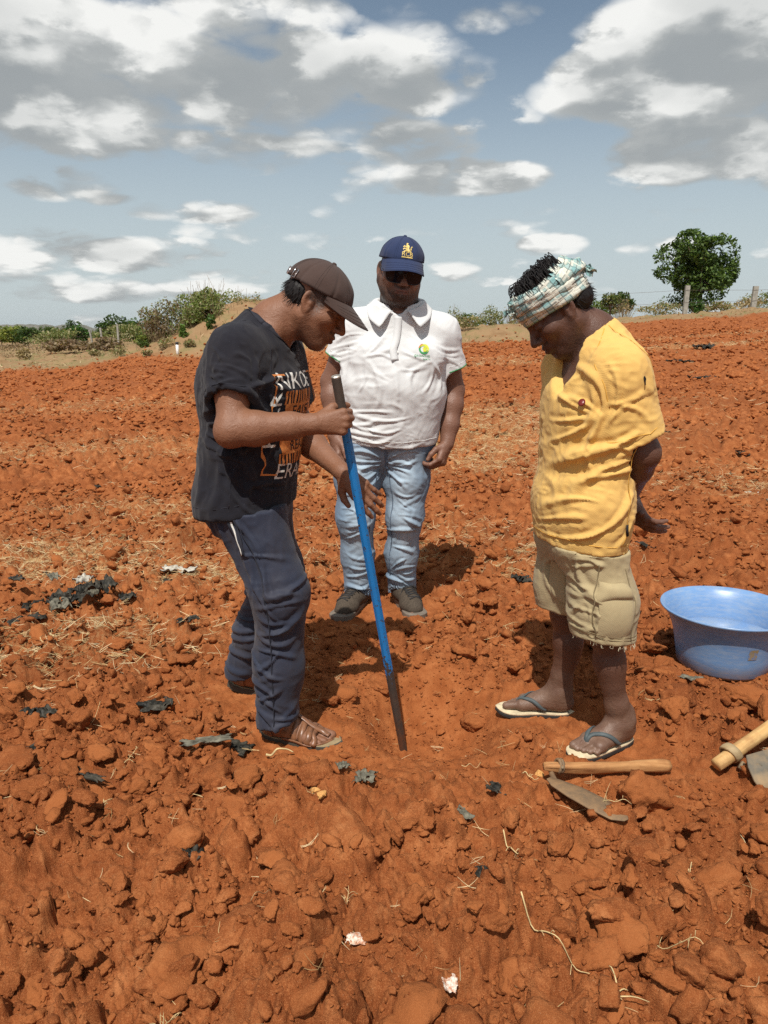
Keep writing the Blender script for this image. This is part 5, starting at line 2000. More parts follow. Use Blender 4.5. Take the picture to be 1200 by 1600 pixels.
# ------------------------------------------------------------------ man in the white polo shirt, facing us
def man_white():
    root = empty('person', (0.0, 3.50, 0), 'heavy man in white polo shirt, jeans, navy cap and sunglasses watching the bar', 'person')
    SK = A(.185, .090, .058)
    rt = A(-1, .04, 0); f = A(-.04, -1, 0)
    H = Frame((.070, 3.450, 1.560), frame_fu((.15, -.97, -.20), (.15, -.18, .97)), 1.08)
    SR, SL = A(-.128, 3.51, 1.318), A(.252, 3.51, 1.300)
    ER, WR = A(-.238, 3.53, 1.085), A(-.222, 3.44, .850)
    EL_, WL = A(.318, 3.55, 1.045), A(.285, 3.455, .812)
    hr, hl = A(-.095, 3.50, .83), A(.100, 3.51, .83)
    kr, ar = A(-.132, 3.455, .475), A(-.120, 3.535, .09)
    kl, al = A(.098, 3.475, .475), A(.088, 3.57, .09)
    fl = unit(A(-.32, -.42, -.86)); zl = unit(A(.86, -.46, -.05))
    HL = Frame(WL, frame_fu(fl, zl), 1.08)
    HL.M = np.stack([HL.M[0], -np.cross(HL.M[2], HL.M[0]), HL.M[2]])
    hp_l, tips_l = hand(HL, [(42, 48, 30), (50, 55, 34), (56, 58, 36), (60, 58, 36)], thumb=[(.022, .020, -.008), (.048, .040, -.022), (.074, .044, -.034), (.098, .042, -.042)])
    fr = unit(A(.10, -.30, -.93)); zr = unit(A(-.9, -.4, .05))
    HR = Frame(WR, frame_fu(fr, zr), 1.08)
    hp_r, tips_r = hand(HR, [(34, 40, 26), (40, 44, 28), (44, 46, 30), (48, 46, 30)])
    FR = Frame((-.100, 3.575, .026), frame_fu((-.46, -.89, 0), (0, 0, 1)), 1.1)
    FL = Frame((.078, 3.605, .026), frame_fu((.34, -.94, 0), (0, 0, 1)), 1.1)
    torso = [rc(A(.005, 3.50, .80), A(.03, 3.48, 1.02), .125, .135, .05, 1.45, (1, 0, 0)), rc(A(.03, 3.48, 1.02), A(.06, 3.49, 1.22), .135, .125, .05, 1.5, (1, 0, 0)),
             rc(SR, SL, .060, .060, .06), rc(A(.062, 3.51, 1.33), A(.068, 3.48, 1.46), .092, .076, .05), rc(A(.066, 3.495, 1.40), H.w(-.02, 0, -.03), .077, .072, .03),
             H.el((.03, 0, -.098), (.045, .050, .022), .03)]
    arms = chain([SR, SR + (ER - SR) * .45, ER], [.062, .058, .047], .03) + chain([ER, ER + (WR - ER) * .28, WR], [.047, .0495, .031], .02) + \
        chain([SL, SL + (EL_ - SL) * .45, EL_], [.062, .059, .048], .03) + chain([EL_, EL_ + (WL - EL_) * .28, EL_ + (WL - EL_) * .65, WL], [.048, .0505, .042, .031], .02)
    legs = chain([hr, kr, ar, FR.w(.045, 0, .07)], [.10, .06, .04, .036], .03) + chain([hl, kl, al, FL.w(.045, 0, .07)], [.10, .06, .04, .036], .03) + [rc(hr, hl, .11, .11, .05)]
    prims = torso + head(H, 1.16) + arms + hp_l + hp_r + legs + foot(FR, 1)[0] + foot(FL, -1)[0]
    # polo shirt
    sR, cR, endR = sleeve(SR, ER, .58, .074, .080)
    sL, cL, endL = sleeve(SL, EL_, .62, .074, .083)
    shirt = [rc(A(.012, 3.50, .70), A(.018, 3.49, .90), .148, .154, .05, 1.43, (1, 0, 0)), rc(A(.018, 3.49, .90), A(.037, 3.48, 1.06), .154, .160, .05, 1.39, (1, 0, 0)),
             rc(A(.037, 3.48, 1.06), A(.060, 3.495, 1.215), .160, .132, .06, 1.42, (1, 0, 0)), rc(SR, SL, .070, .070, .07), rc(SR, A(.06, 3.51, 1.39), .055, .075, .06), rc(SL, A(.07, 3.51, 1.39), .055, .075, .06),
             el(A(-.04, 3.40, 1.20), (.10, .055, .075), .05), el(A(.16, 3.40, 1.19), (.10, .055, .075), .05),
             rc(A(.062, 3.515, 1.31), A(.068, 3.495, 1.405), .110, .088, .05)]
    clipped(shirt, A(.02, 3.45, .826), A(-.03, .10, -1))
    shirt_all = shirt + [sR, sL]
    cav = [cR, cL, rc(A(.012, 3.50, .66), A(.016, 3.49, .90), .140, .147, .006, 1.45, (1, 0, 0), True),
           rc(A(.064, 3.505, 1.375), A(.070, 3.47, 1.54), .086, .10, .006, sub=True),
           rc(A(.064, 3.43, 1.425), A(.058, 3.34, 1.372), .040, .008, .006, sub=True), rc(A(.062, 3.42, 1.42), A(.060, 3.33, 1.46), .040, .045, .006, sub=True)]
    rng = np.random.default_rng(8)
    fold = []
    for s, S0 in ((-1, SR), (1, SL)):
        ap = S0 + A(-s * .045, -.06, -.12)
        for i in range(6):
            a = R(-100 + 30 * i)
            fold.append((ap, ap + A(-s * math.cos(a) * .15, -.05, math.sin(a) * .15), .013, .0055))
        for i in range(5):
            c = S0 + (A(*(ER if s < 0 else EL_)) - S0) * (.2 + .09 * i)
            fold.append((c + A(-.07, -.06, .02 * s), c + A(.07, -.06, -.02 * s), .010, .0035))
    for i in range(9):
        z = .98 - .019 * i
        x0 = -.21 + rng.uniform(-.02, .14); x1 = x0 + rng.uniform(.14, .30)
        fold.append((A(x0, 3.30, z + rng.uniform(-.015, .02)), A(min(x1, .24), 3.30, z - rng.uniform(-.01, .045)), .008 + .005 * rng.random(), .0055))
    for i in range(5):
        x = -.14 + .09 * i
        fold.append((A(x, 3.32, 1.16), A(x + .02, 3.30, .98), .020, .004))
    so, sb, sV, sF = garment('polo_shirt', shirt_all + cav, .0052, POLO, root, fold, [((.5, 1, 1), .0024, 14), ((1, 1, 1), .0010, 36)], 21)
    # collar: two turned-down flaps that lie on the shirt
    for s in (-1, 1):
        ni, nj = 30, 8
        top, und = [], []
        for i in range(ni):
            t = i / (ni - 1)
            a = R(2 + 158 * t)                     # from the nape round to the throat
            c_ = A(.067, 3.490, 0)
            inner = c_ + A(s * math.sin(a) * .090, math.cos(a) * .088 - .012 * t, 1.463 - .074 * t ** 1.2)
            wdt = .043 + .022 * t ** 3
            outr = c_ + A(s * (math.sin(a) * (.126 + .010 * t) + .040 * t ** 3), math.cos(a) * (.118 + .030 * t), 1.463 - .074 * t ** 1.2 - wdt * (.72 + .30 * t))
            rt_, ru_ = [], []
            for j in range(nj):
                v = j / (nj - 1)
                q = inner + (outr - inner) * v + A(0, 0, .014 * math.sin(math.pi * min(1, v * 1.5)) * (1 - v))
                c, n, _, _ = sb.find_nearest(Vector(q))
                c, n = A(*c), A(*n)
                need = .0045 + .006 * (1 - v)
                hgt = (q - c) @ n
                if hgt < need: q = c + n * need
                rt_.append(q + n * .0022); ru_.append(q - n * .0012)
            top.append(rt_); und.append(ru_)
        rings = [tr_ + ur_[::-1] for tr_, ur_ in zip(top, und)]
        G = np.array(rings)
        for _ in range(3): G[1:-1] = G[1:-1] * .5 + (G[:-2] + G[2:]) * .25
        V, F = loft([list(r) for r in G], True, True, True)
        me = mesh_poly(V, F)
        bm = bmesh.new(); bm.from_mesh(me); bmesh.ops.recalc_face_normals(bm, faces=bm.faces); bm.to_mesh(me); bm.free()
        link('collar', me, POLO, so)
    # placket, buttons
    mb = MB(); mb.add(*strip(sb, spline([A(.060, 3.36, 1.375), A(.056, 3.31, 1.29), A(.052, 3.29, 1.20)], 24), .032, .0025, .003, None, 14)); link('placket', mb.mesh(), POLO, so)
    for z in (1.30, 1.235):
        c, n = on_surface(sb, A(.057, 3.30, z), .004)
        bm = bmesh.new(); bmesh.ops.create_cone(bm, cap_ends=True, segments=16, radius1=.0055, radius2=.005, depth=.002)
        bmesh.ops.transform(bm, matrix=Matrix.Translation(Vector(c)) @ Vector(n).to_track_quat('Z', 'Y').to_matrix().to_4x4(), verts=bm.verts)
        link('button', bm_mesh(bm), BUTTON, so)
    # green piping at the cuffs
    for end, d in ((endR, ER - SR), (endL, EL_ - SL)):
        r = [end - unit(d) * .002 + q for q in np.array(ring_points(A(0, 0, 0), d, (1, 0, 0), .085, .085, 48))]
        mb = MB(); mb.add(*strip(sb, r, .005, .0008, .0015)); link('cuff_piping', mb.mesh(), GREEN, so)
        hem_lines(sb, POLO_STITCH, so, [[p - unit(d) * .022 for p in r]], 'cuff_stitching')
    hem_lines(sb, POLO_STITCH, so, [[A(.02 + .25 * math.sin(a), 3.47 - .18 * math.cos(a), .838 + .0075 * math.sin(a) - .018 * math.cos(a)) for a in np.linspace(0, 6.28, 90)]], 'hem_stitching')
    # crest on the chest
    ux = A(1, -.1, -.03); uy = A(0, .1, 1)
    oc = A(.168, 3.33, 1.235)
    g, y_, r_ = MB(), MB(), MB()

    def pc(mb, V2, F, dx=0, dy=0, lift=.0015):
        P, FF = wrap_print(np.array(V2)[:, :2] + A(dx, dy), F, sb, oc, ux, uy, lift)
        if FF: mb.add(P, FF)
    arc = lambda r, a0, a1, n=14: [(r * math.cos(a), r * math.sin(a)) for a in np.linspace(R(a0), R(a1), n)]
    pc(g, *stroke(arc(.018, 140, 330), .007)); pc(y_, *stroke(arc(.017, -30, 130), .007)); pc(y_, *blob([(-.002, -.012), (.010, -.010), (.013, .006), (.004, .014), (-.004, .004)]), 0, 0, .002)
    pc(r_, *stroke(arc(.021, 110, 165), .004), 0, 0, .002)
    V2, F2 = text_mesh('GROWING', .0135, .004); pc(g, V2, F2, -.008, -.030)
    V2, F2 = text_mesh('EARTH', .010, .004); pc(g, V2, F2, .012, -.043)
    link('chest_crest', g.mesh(), GREEN, so); link('crest_leaf', y_.mesh(), YELLOW, so); link('crest_arc', r_.mesh(), PRINT_ORANGE, so)
    # jeans
    jn = chain([hr + A(0, .0, 0), A(-.122, 3.475, .65), kr + A(.0, .005, 0), A(-.125, 3.51, .28), ar + A(-.002, .0, -.005)], [.122, .096, .080, .071, .067], .05) + \
        chain([hl, A(.105, 3.485, .65), kl + A(.0, .005, 0), A(.083, 3.53, .28), al + A(0, 0, -.005)], [.122, .095, .078, .070, .066], .05) + \
        [rc(hr + A(0, 0, .03), hl + A(0, 0, .03), .132, .132, .05), rc(A(.0, 3.50, .82), A(.01, 3.50, .95), .135, .135, .05, 1.45, (1, 0, 0))]
    jn[3].clip = [(A(-.118, 3.53, .068), unit(A(0, -.12, -1)))]
    jn[7].clip = [(A(.083, 3.565, .068), unit(A(0, -.12, -1)))]
    jn += [rc(A(-.122, 3.52, .16), ar + A(0, 0, -.06), .055, .061, .004, sub=True), rc(A(.083, 3.55, .16), al + A(0, 0, -.06), .055, .060, .004, sub=True)]
    fold = []
    cr = A(.002, 3.38, .735)
    for s in (-1, 1):
        for i in range(6):
            fold.append((cr + A(s * .01, 0, .02 - .01 * i), cr + A(s * (.16 - .012 * i), -.02, .05 - .034 * i), .010, .0065))
        k, a = (kr, ar) if s < 0 else (kl, al)
        for i in range(8):
            z = .58 - .026 * i
            x = k[0]
            xa = x + s * rng.uniform(.02, .09); fold.append((A(xa, 3.37, z + rng.uniform(-.03, .03)), A(xa - s * rng.uniform(.07, .16), 3.37, z + rng.uniform(-.05, .05)), .007 + .008 * rng.random(), rng.uniform(.002, .0075 if .36 < z < .53 else .0045)))
        for i in range(8):
            z = .285 - .028 * i
            xa = a[0] + s * rng.uniform(.0, .085); fold.append((A(xa, 3.42 + .01 * i, z + rng.uniform(-.02, .02)), A(xa - s * rng.uniform(.06, .15), 3.42 + .01 * i, z + rng.uniform(-.05, .05)), .007 + .007 * rng.random(), rng.uniform(.003, .009)))

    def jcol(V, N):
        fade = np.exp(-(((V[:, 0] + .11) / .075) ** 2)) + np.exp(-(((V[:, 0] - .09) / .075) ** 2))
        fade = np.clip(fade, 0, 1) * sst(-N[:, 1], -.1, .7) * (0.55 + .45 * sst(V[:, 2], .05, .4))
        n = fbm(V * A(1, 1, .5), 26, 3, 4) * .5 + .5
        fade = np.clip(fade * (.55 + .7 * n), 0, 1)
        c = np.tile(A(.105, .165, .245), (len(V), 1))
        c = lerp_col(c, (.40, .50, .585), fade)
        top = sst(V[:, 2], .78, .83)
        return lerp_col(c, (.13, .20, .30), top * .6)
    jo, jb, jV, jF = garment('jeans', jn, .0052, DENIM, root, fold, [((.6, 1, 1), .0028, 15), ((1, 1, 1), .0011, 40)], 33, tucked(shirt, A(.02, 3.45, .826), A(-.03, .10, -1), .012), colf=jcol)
    mb = MB()
    for k, a, s in ((kr, ar, 1), (kl, al, -1)):
        mb.add(*strip(jb, spline([A(s * -.0 + (.01 if s < 0 else -.02), 3.39, .70), k + A(s * .07, -.06, 0), a + A(s * .06, -.05, .05)], 40), .004, .0005, .0012))
    mb.add(*strip(jb, spline([A(.008, 3.36, .82), A(.008, 3.36, .74), A(.003, 3.38, .70)], 16), .012, .0008, .0015))
    link('seam_stitching', mb.mesh(), DENIM_SEAM, jo)
    # skin
    lipc = A(.19, .085, .068)

    def colf(V, N):
        col = np.tile(SK, (len(V), 1))
        q = H.loc(V)
        q2 = q * A(1, 1 / 1.08, 1)
        col = face_colors(col, q2, V, SK, lipc, A(.016, .013, .012), .75, .9)
        # rounded beard along the jaw
        b = sst(-q[:, 2], .070, .085) * sst(q[:, 0], -.015, .01) + (np.abs(q[:, 1]) > .052) * sst(-q[:, 2], .02, .04) * sst(q[:, 0], -.02, -.005) * (q[:, 0] < .06)
        col = lerp_col(col, (.014, .012, .011), np.clip(b * .75 * (.6 + .4 * vnoise(V, 300, 6)), 0, .85) * (q[:, 2] > -.135))
        for t0, t1 in tips_l + tips_r:
            d = np.linalg.norm(V - t1, axis=1)
            col = lerp_col(col, SK * A(2.2, 2.6, 2.8), np.exp(-(d / .007) ** 2) * .6)
        return col
    bo, bb = person_body(root, prims, .0034, colf, SKIN_DARK, [shirt_all, jn])
    hair(root, H, [(-.055, 0, .0, .052, .085, .042), (-.03, 0, -.01, .05, .080, .036)], 60, HAIR, 5, length=.008)
    # cap with its gold emblem
    crown, cp = cap(root, H, CAP_NAVY, CAP_RED, (.106, .090, .104), .026, .05, .068, .46, 1.20, .026, brow=.041)
    dg = bpy.context.evaluated_depsgraph_get()
    cV = np.array([v.co for v in crown.data.vertices]); cF = [tuple(p.vertices) for p in crown.data.polygons]
    cb = BVHTree.FromPolygons([tuple(v) for v in cV], cF)
    em = MB()
    oe = H.w(.085, 0, .088)
    eu = H.M[1] * 1.0; ev_ = unit(H.M[2] - H.M[0] * .42)

    def pe(V2, F, dx=0, dy=0, sc=1.0, lift=.0016):
        P, FF = wrap_print(np.array(V2)[:, :2] * sc + A(dx, dy), F, cb, oe, eu, ev_, lift)
        if FF: em.add(P, FF)
    V2, F2 = text_mesh('RCB', .024, .004); pe(V2 * A(1.05, 1.0, 1), F2, 0, -.018)
    pe(*stroke([(-.021, -.030), (.021, -.030)], .004))
    # rampant lion: body, head, raised paws, legs, tail
    pe(*blob([(-.006, -.006), (-.009, .002), (-.006, .010), (-.007, .018), (-.002, .024), (.004, .024), (.008, .019), (.007, .013), (.006, .006), (.010, -.001), (.007, -.007)]))
    pe(*stroke([(-.005, .012), (-.013, .017), (-.016, .013)], .0040)); pe(*stroke([(-.006, .005), (-.014, .006), (-.017, .002)], .0040))
    pe(*stroke([(-.004, -.004), (-.012, -.006), (-.016, -.010)], .0045)); pe(*stroke([(.006, -.004), (.013, -.006), (.014, -.010)], .0045))
    pe(*stroke([(.008, .0), (.015, .003), (.014, .010), (.019, .017)], .0038)); pe(*stroke([(-.002, .026), (.001, .030)], .006))
    link('cap_emblem', em.mesh(), GOLD, crown)
    # sunglasses
    sg = empty_part('sunglasses', root, H.w(.09, 0, 0))
    for s in (1, -1):
        out = []
        for t in np.linspace(0, 2 * math.pi, 40, endpoint=False):
            yy = .0335 * math.copysign(abs(math.cos(t)) ** .62, math.cos(t)); zz = .0265 * math.copysign(abs(math.sin(t)) ** .66, math.sin(t))
            yy = yy + .002 * (zz / .0235)
            y = s * (.0375 + yy); z = -.009 + zz
            x = .1125 - 5.2 * y * y * 1.0
            out.append(A(x, y, z))
        c = np.mean(out, 0)
        rings = [[H.w(p) for p in out], [H.w(c + (p - c) * .6 + A(.002, 0, 0)) for p in out], [H.w(c + (p - c) * .2 + A(.003, 0, 0)) for p in out]]
        V, F = loft(rings, True, False, True)
        link('lens', mesh_poly(V, F), LENS, sg)
        mb = MB(); mb.tube([H.w(p) for p in out] + [H.w(out[0])], .0019 * H.s, 6, False)
        mb.tube([H.w(.088, s * .070, .002), H.w(.072, s * .079, .004), H.w(.04, s * .083, .006), H.w(-.01, s * .084, .006)], .0018 * H.s, 6)
        link('frame', mb.mesh(), BLACK_PLASTIC, sg)
    mb = MB(); mb.tube([H.w(.1125, .006, .000), H.w(.1155, 0, .003), H.w(.1125, -.006, .000)], .002, 6); link('bridge', mb.mesh(), BLACK_PLASTIC, sg)
    # trainers
    for Fq, m in ((FR, 1), (FL, -1)):
        so_ = sole(root, 'shoe', Fq, m, SOLE_GREY, 0, -.026, .010, 1.10, .275)
        up_ = [Fq.el((.040, 0, .045), (.050, .040, .052), .02), Fq.rc((.06, 0, .05), (.16, .008 * m, .028), .046, .034, .03, 1.1), Fq.rc((.16, .012 * m, .026), (.212, .012 * m, .020), .036, .026, .03, 1.28),
               Fq.rc((.045, 0, .06), (.047, 0, .088), .043, .044, .02), Fq.rc((.045, 0, .075), (.047, 0, .15), .035, .040, .004, sub=True)]
        for p in up_[:4]: p.clip = [(Fq.w(0, 0, .004), -Fq.M[2]), (Fq.w(.0, 0, .092), Fq.M[2])]
        V, F = solid(up_, .0035); V = relax(V, F, 1)
        uo = link('shoe_upper', mesh_np(V, F), KNIT_BROWN, so_)
        ub = bvh_of(V, F)
        mb = MB()
        for i in range(5):
            x = .095 + .017 * i; z = .078 - .009 * i
            mb.add(*strip(ub, spline([Fq.w(x, -.020, z - .004), Fq.w(x + .008, 0, z + .004), Fq.w(x + .014, .020, z - .004)], 10), .006, .0015, .002))
            mb.add(*strip(ub, spline([Fq.w(x, .020, z - .004), Fq.w(x + .008, 0, z + .004), Fq.w(x + .014, -.020, z - .004)], 10), .006, .0025, .002))
        mb.tube([Fq.w(.10, -.01, .088), Fq.w(.112, -.03, .082), Fq.w(.118, -.043, .055), Fq.w(.125, -.048, .035)], .0022, 5)
        mb.tube([Fq.w(.10, .01, .088), Fq.w(.112, .028, .086), Fq.w(.108, .038, .07), Fq.w(.10, .02, .088)], .0022, 5)
        link('laces', mb.mesh(), LACE, uo)
    return root


def empty_part(name, parent, loc):
    o = bpy.data.objects.new(name, None); COL.objects.link(o)
    o.empty_display_size = .02
    o.location = Vector(loc)
    o.parent = parent; o.matrix_parent_inverse = parent_matrix(parent).inverted()
    return o


# ------------------------------------------------------------------ man in the yellow shirt, hands behind his back
def man_yellow():
    root = empty('person', (.63, 2.33, 0), 'man in yellow V-neck shirt, khaki shorts, flip-flops and checked head wrap', 'person')
    SK = A(.105, .050, .033)
    f = unit(A(-.966, -.259, 0)); lf = A(.259, -.966, 0)      # forward, his left (towards us)
    H = Frame((.500, 2.295, 1.366), frame_fu((-.745, -.04, -.666), (-.666, -.02, .745)), 1.0)
    C0, C1, C2, C3 = A(.600, 2.30, .72), A(.604, 2.30, .92), A(.624, 2.30, 1.10), A(.632, 2.30, 1.195)
    SL, SR = A(.616, 2.30, 1.195) + lf * .138, A(.616, 2.30, 1.195) - lf * .138
    EL_, WL = A(.734, 2.165, .972), A(.745, 2.315, .795)
    ER, WR = A(.735, 2.52, .985), A(.795, 2.395, .765)
    hl, hr = A(.622, 2.225, .72), A(.588, 2.375, .72)
    kl, al = A(.685, 2.215, .405), A(.745, 2.225, .095)
    kr, ar = A(.605, 2.410, .395), A(.607, 2.435, .095)
    FL = Frame((.800, 2.258, .037), frame_fu((-.87, -.50, 0), (0, 0, 1)), 1.02)
    FR = Frame((.650, 2.428, .032), frame_fu((-.985, .17, 0), (0, 0, 1)), 1.02)
    fp_l, ft_l = foot(FL, -1); fp_r, ft_r = foot(FR, 1)
    # left hand: open, palm up and back, fingers out behind
    fx = unit(A(.62, .02, -.70)); zx = unit(A(-.66, -.42, -.60))
    HL = Frame(WL, frame_fu(fx, zx), 1.0)
    HL.M = np.stack([HL.M[0], -np.cross(HL.M[2], HL.M[0]), HL.M[2]])
    hp_l, tips_l = hand(HL, [(16, 14, 8), (20, 16, 10), (24, 18, 10), (28, 18, 12)], (.06, .0, -.03, -.07), [(.022, .022, -.006), (.044, .046, -.018), (.072, .058, -.026), (.098, .060, -.030)])
    fx = unit(A(-.35, -.72, .30)); zx = unit(A(.5, .1, .85))
    HR = Frame(WR, frame_fu(fx, zx), .98)
    hp_r, tips_r = hand(HR, [(50, 60, 40), (52, 62, 40), (54, 62, 40), (56, 62, 40)])
    torso = [rc(C0, C1, .085, .092, .05, 1.45, lf), rc(C1, C2, .092, .100, .05, 1.5, lf), rc(C2, C3, .100, .080, .05, 1.5, lf), rc(SL, SR, .056, .056, .06),
             rc(A(.648, 2.30, 1.235), A(.612, 2.298, 1.300), .075, .062, .05), rc(A(.632, 2.30, 1.27), A(.528, 2.297, 1.345), .066, .060, .03),
             rc(H.w(-.045, -.03, -.05), A(.58, 2.27, 1.22), .02, .022, .025), rc(H.w(-.01, .045, -.055), A(.565, 2.27, 1.20), .018, .018, .022)]
    arms = chain([SL, SL + (EL_ - SL) * .5, EL_], [.052, .051, .044], .03) + chain([EL_, EL_ + (WL - EL_) * .3, WL], [.043, .044, .026], .02) + [el(EL_ + A(.010, 0, -.01), (.032, .032, .032), .03)] + \
        chain([SR, ER], [.05, .042], .03) + chain([ER, ER + (WR - ER) * .3, WR], [.041, .042, .026], .02)
    legs = chain([hl, kl], [.070, .050], .03) + chain([kl, kl + A(.012, .004, -.10), A(.733, 2.222, .16), al, FL.w(.045, 0, .075)], [.046, .042, .032, .0305, .033], .03) + \
        chain([hr, kr], [.070, .050], .03) + chain([kr, kr + A(.010, .004, -.10), A(.607, 2.43, .16), ar, FR.w(.045, 0, .075)], [.046, .042, .032, .0305, .033], .03) + [rc(hl, hr, .078, .078, .05),
        el(kl + A(.026, .0, -.12), (.029, .032, .075), .03), el(kr + A(.024, .0, -.12), (.029, .032, .075), .03)]
    prims = torso + head(H) + arms + hp_l + hp_r + legs + fp_l + fp_r
    # loose V-neck shirt
    sL, cL, endL = sleeve(SL, EL_, .82, .063, .073)
    sR, cR, endR = sleeve(SR, ER, .72, .066, .080)
    shirt = [rc(A(.606, 2.30, .58), A(.604, 2.30, .80), .124, .123, .05, 1.50, lf), rc(A(.604, 2.30, .80), A(.616, 2.30, .98), .123, .117, .05, 1.50, lf), rc(A(.616, 2.30, .98), C2 + A(-.002, 0, 0), .117, .121, .05, 1.52, lf),
             rc(C2 + A(-.004, 0, 0), C3, .121, .094, .06, 1.48, lf), rc(SL, SR, .064, .064, .07), rc(A(.636, 2.30, 1.200), A(.616, 2.30, 1.262), .098, .080, .05), rc(SL, A(.624, 2.27, 1.255), .052, .066, .06), rc(SR, A(.624, 2.33, 1.255), .052, .066, .06)]
    clipped(shirt, A(.605, 2.30, .676), A(-.05, 0, -1))
    shirt_all = shirt + [sL, sR]
    cav = [cL, cR, rc(A(.606, 2.30, .55), A(.604, 2.30, .72), .116, .115, .006, 1.51, lf, True),
           rc(A(.606, 2.298, 1.278), A(.50, 2.29, 1.42), .074, .10, .008, sub=True), rc(A(.575, 2.28, 1.255), A(.492, 2.245, 1.130), .064, .016, .012, sub=True), rc(A(.54, 2.275, 1.235), A(.46, 2.25, 1.195), .062, .062, .012, sub=True)]
    rng = np.random.default_rng(12)
    fold = []
    ap = SL + A(-.055, -.02, -.115)
    for i in range(7):
        a = R(120 + 24 * i)
        fold.append((ap, ap + A(math.cos(a) * .15, -.03, math.sin(a) * .17), .012, .0065))
    fold += [(A(.70, 2.13, 1.04), A(.50, 2.19, .955), .020, .012), (A(.70, 2.13, .99), A(.48, 2.19, .90), .016, .008), (A(.72, 2.13, .93), A(.50, 2.16, .86), .018, .007),
             (A(.70, 2.12, .96), A(.52, 2.14, .80), .015, .009), (A(.71, 2.12, .88), A(.54, 2.12, .72), .014, .008), (A(.60, 2.12, .84), A(.47, 2.2, .79), .011, .007), (A(.58, 2.12, .79), A(.47, 2.2, .745), .010, .006),
             (A(.62, 2.12, .77), A(.48, 2.2, .715), .010, .006), (A(.72, 2.13, .80), A(.66, 2.11, .69), .012, .006), (A(.56, 2.2, 1.19), A(.53, 2.17, 1.0), .014, .006), (A(.60, 2.18, 1.23), A(.60, 2.13, 1.03), .012, .006)]
    for i in range(6):
        c = SL + (EL_ - SL) * (.22 + .10 * i)
        fold.append((c + A(-.085 + .03 * rng.random(), -.07, .05 * rng.normal()), c + A(.0 + .06 * rng.random(), -.07, .04 * rng.normal() - .02), .007 + .008 * rng.random(), rng.uniform(.001, .0045)))
    so, sb, sV, sF = garment('v_neck_shirt', shirt_all + cav, .0048, SHIRT_YELLOW, root, fold, [((1, 1, .6), .0030, 16), ((1, 1, 1.6), .0017, 34)], 41)
    nkp = [A(.655, 2.235, 1.325), A(.60, 2.20, 1.285), A(.535, 2.20, 1.215), A(.495, 2.25, 1.150), A(.49, 2.30, 1.19), A(.53, 2.37, 1.27), A(.62, 2.37, 1.315), A(.685, 2.30, 1.335), A(.655, 2.235, 1.325)]
    lines = [[endL - (EL_ - SL) * .09 + q for q in np.array(ring_points(A(0, 0, 0), EL_ - SL, lf, .105, .105, 40))],
             [A(.606, 2.30, .702) + lf * .2 * math.cos(a) - f * .15 * math.sin(a) + A(0, 0, -.05 * .15 * math.sin(a)) for a in np.linspace(0, 6.28, 80)]]
    hem_lines(sb, YELLOW_RIB, so, lines, 'hem_stitching')
    hem_lines(sb, YELLOW_RIB, so, [spline([A(.62, 2.22, 1.32), A(.60, 2.15, 1.21), A(.62, 2.12, 1.11)], 26), spline([A(.63, 2.22, 1.32), A(.70, 2.13, 1.28), A(.78, 2.15, 1.22), A(.79, 2.2, 1.12)], 30), spline([A(.70, 2.1, 1.08), A(.705, 2.1, .90), A(.705, 2.1, .69)], 30)], 'seam_stitching', .003)
    # pin badge, torn hole, side tag
    c, n = on_surface(sb, A(.535, 2.13, 1.115), .003)
    bm = bmesh.new(); bmesh.ops.create_uvsphere(bm, u_segments=18, v_segments=10, radius=.012); bmesh.ops.scale(bm, vec=(.85, 1, .35), verts=bm.verts)
    bmesh.ops.transform(bm, matrix=Matrix.Translation(Vector(c)) @ Vector(n).to_track_quat('Z', 'Y').to_matrix().to_4x4(), verts=bm.verts)
    link('pin_badge', bm_mesh(bm), BADGE, so)
    c, n = on_surface(sb, A(.715, 2.06, 1.185), .0015)
    M = frame_z(n, (1, 0, 0))
    pts = [(.006 * math.cos(a) * (1 + .3 * math.sin(3 * a)), .010 * math.sin(a) - .006 * (math.sin(a) < -.8)) for a in np.linspace(0, 6.28, 18, endpoint=False)]
    link('torn_hole', mesh_poly([c + x * M[0] + y * M[1] for x, y in pts], [tuple(range(18))]), DARK_HOLE, so)
    mb = MB(); mb.add(*strip(sb, [A(.705, 2.1, .765), A(.705, 2.1, .752), A(.705, 2.1, .735)], .009, .002, .002)); link('side_tag', mb.mesh(), PRINT_BLACK, so)
    # cargo shorts
    sh = chain([hl + A(0, -.005, .0), A(.665, 2.215, .50), A(.672, 2.208, .34)], [.092, .095, .097], .05) + chain([hr + A(0, .005, 0), A(.595, 2.40, .52), A(.598, 2.412, .34)], [.091, .092, .091], .05) + \
        [rc(hl + A(-.005, .01, -.01), hr + A(-.005, -.01, -.01), .098, .098, .06), rc(A(.600, 2.30, .70), A(.600, 2.30, .82), .100, .100, .05, 1.4, lf)]
    sh[1].clip = [(A(.672, 2.21, .398), unit(A(-.12, -.05, -1)))]; sh[0].clip = [(A(.672, 2.21, .398), unit(A(-.12, -.05, -1)))]
    sh[3].clip = [(A(.598, 2.41, .425), unit(A(-.05, 0, -1)))]; sh[2].clip = [(A(.598, 2.41, .425), unit(A(-.05, 0, -1)))]
    sh += [rc(A(.668, 2.213, .48), A(.674, 2.206, .30), .084, .089, .004, sub=True), rc(A(.596, 2.405, .49), A(.599, 2.413, .30), .081, .083, .004, sub=True)]
    fold = []
    for i in range(8):
        z = .66 - .03 * i
        fold.append((A(.55, 2.11, z), A(.64, 2.11, z - .03 + .05 * rng.random()), .010, .0045))
    for i in range(5):
        fold.append((A(.58 + .02 * i, 2.1, .52), A(.575 + .02 * i, 2.1, .41), .010, .005))
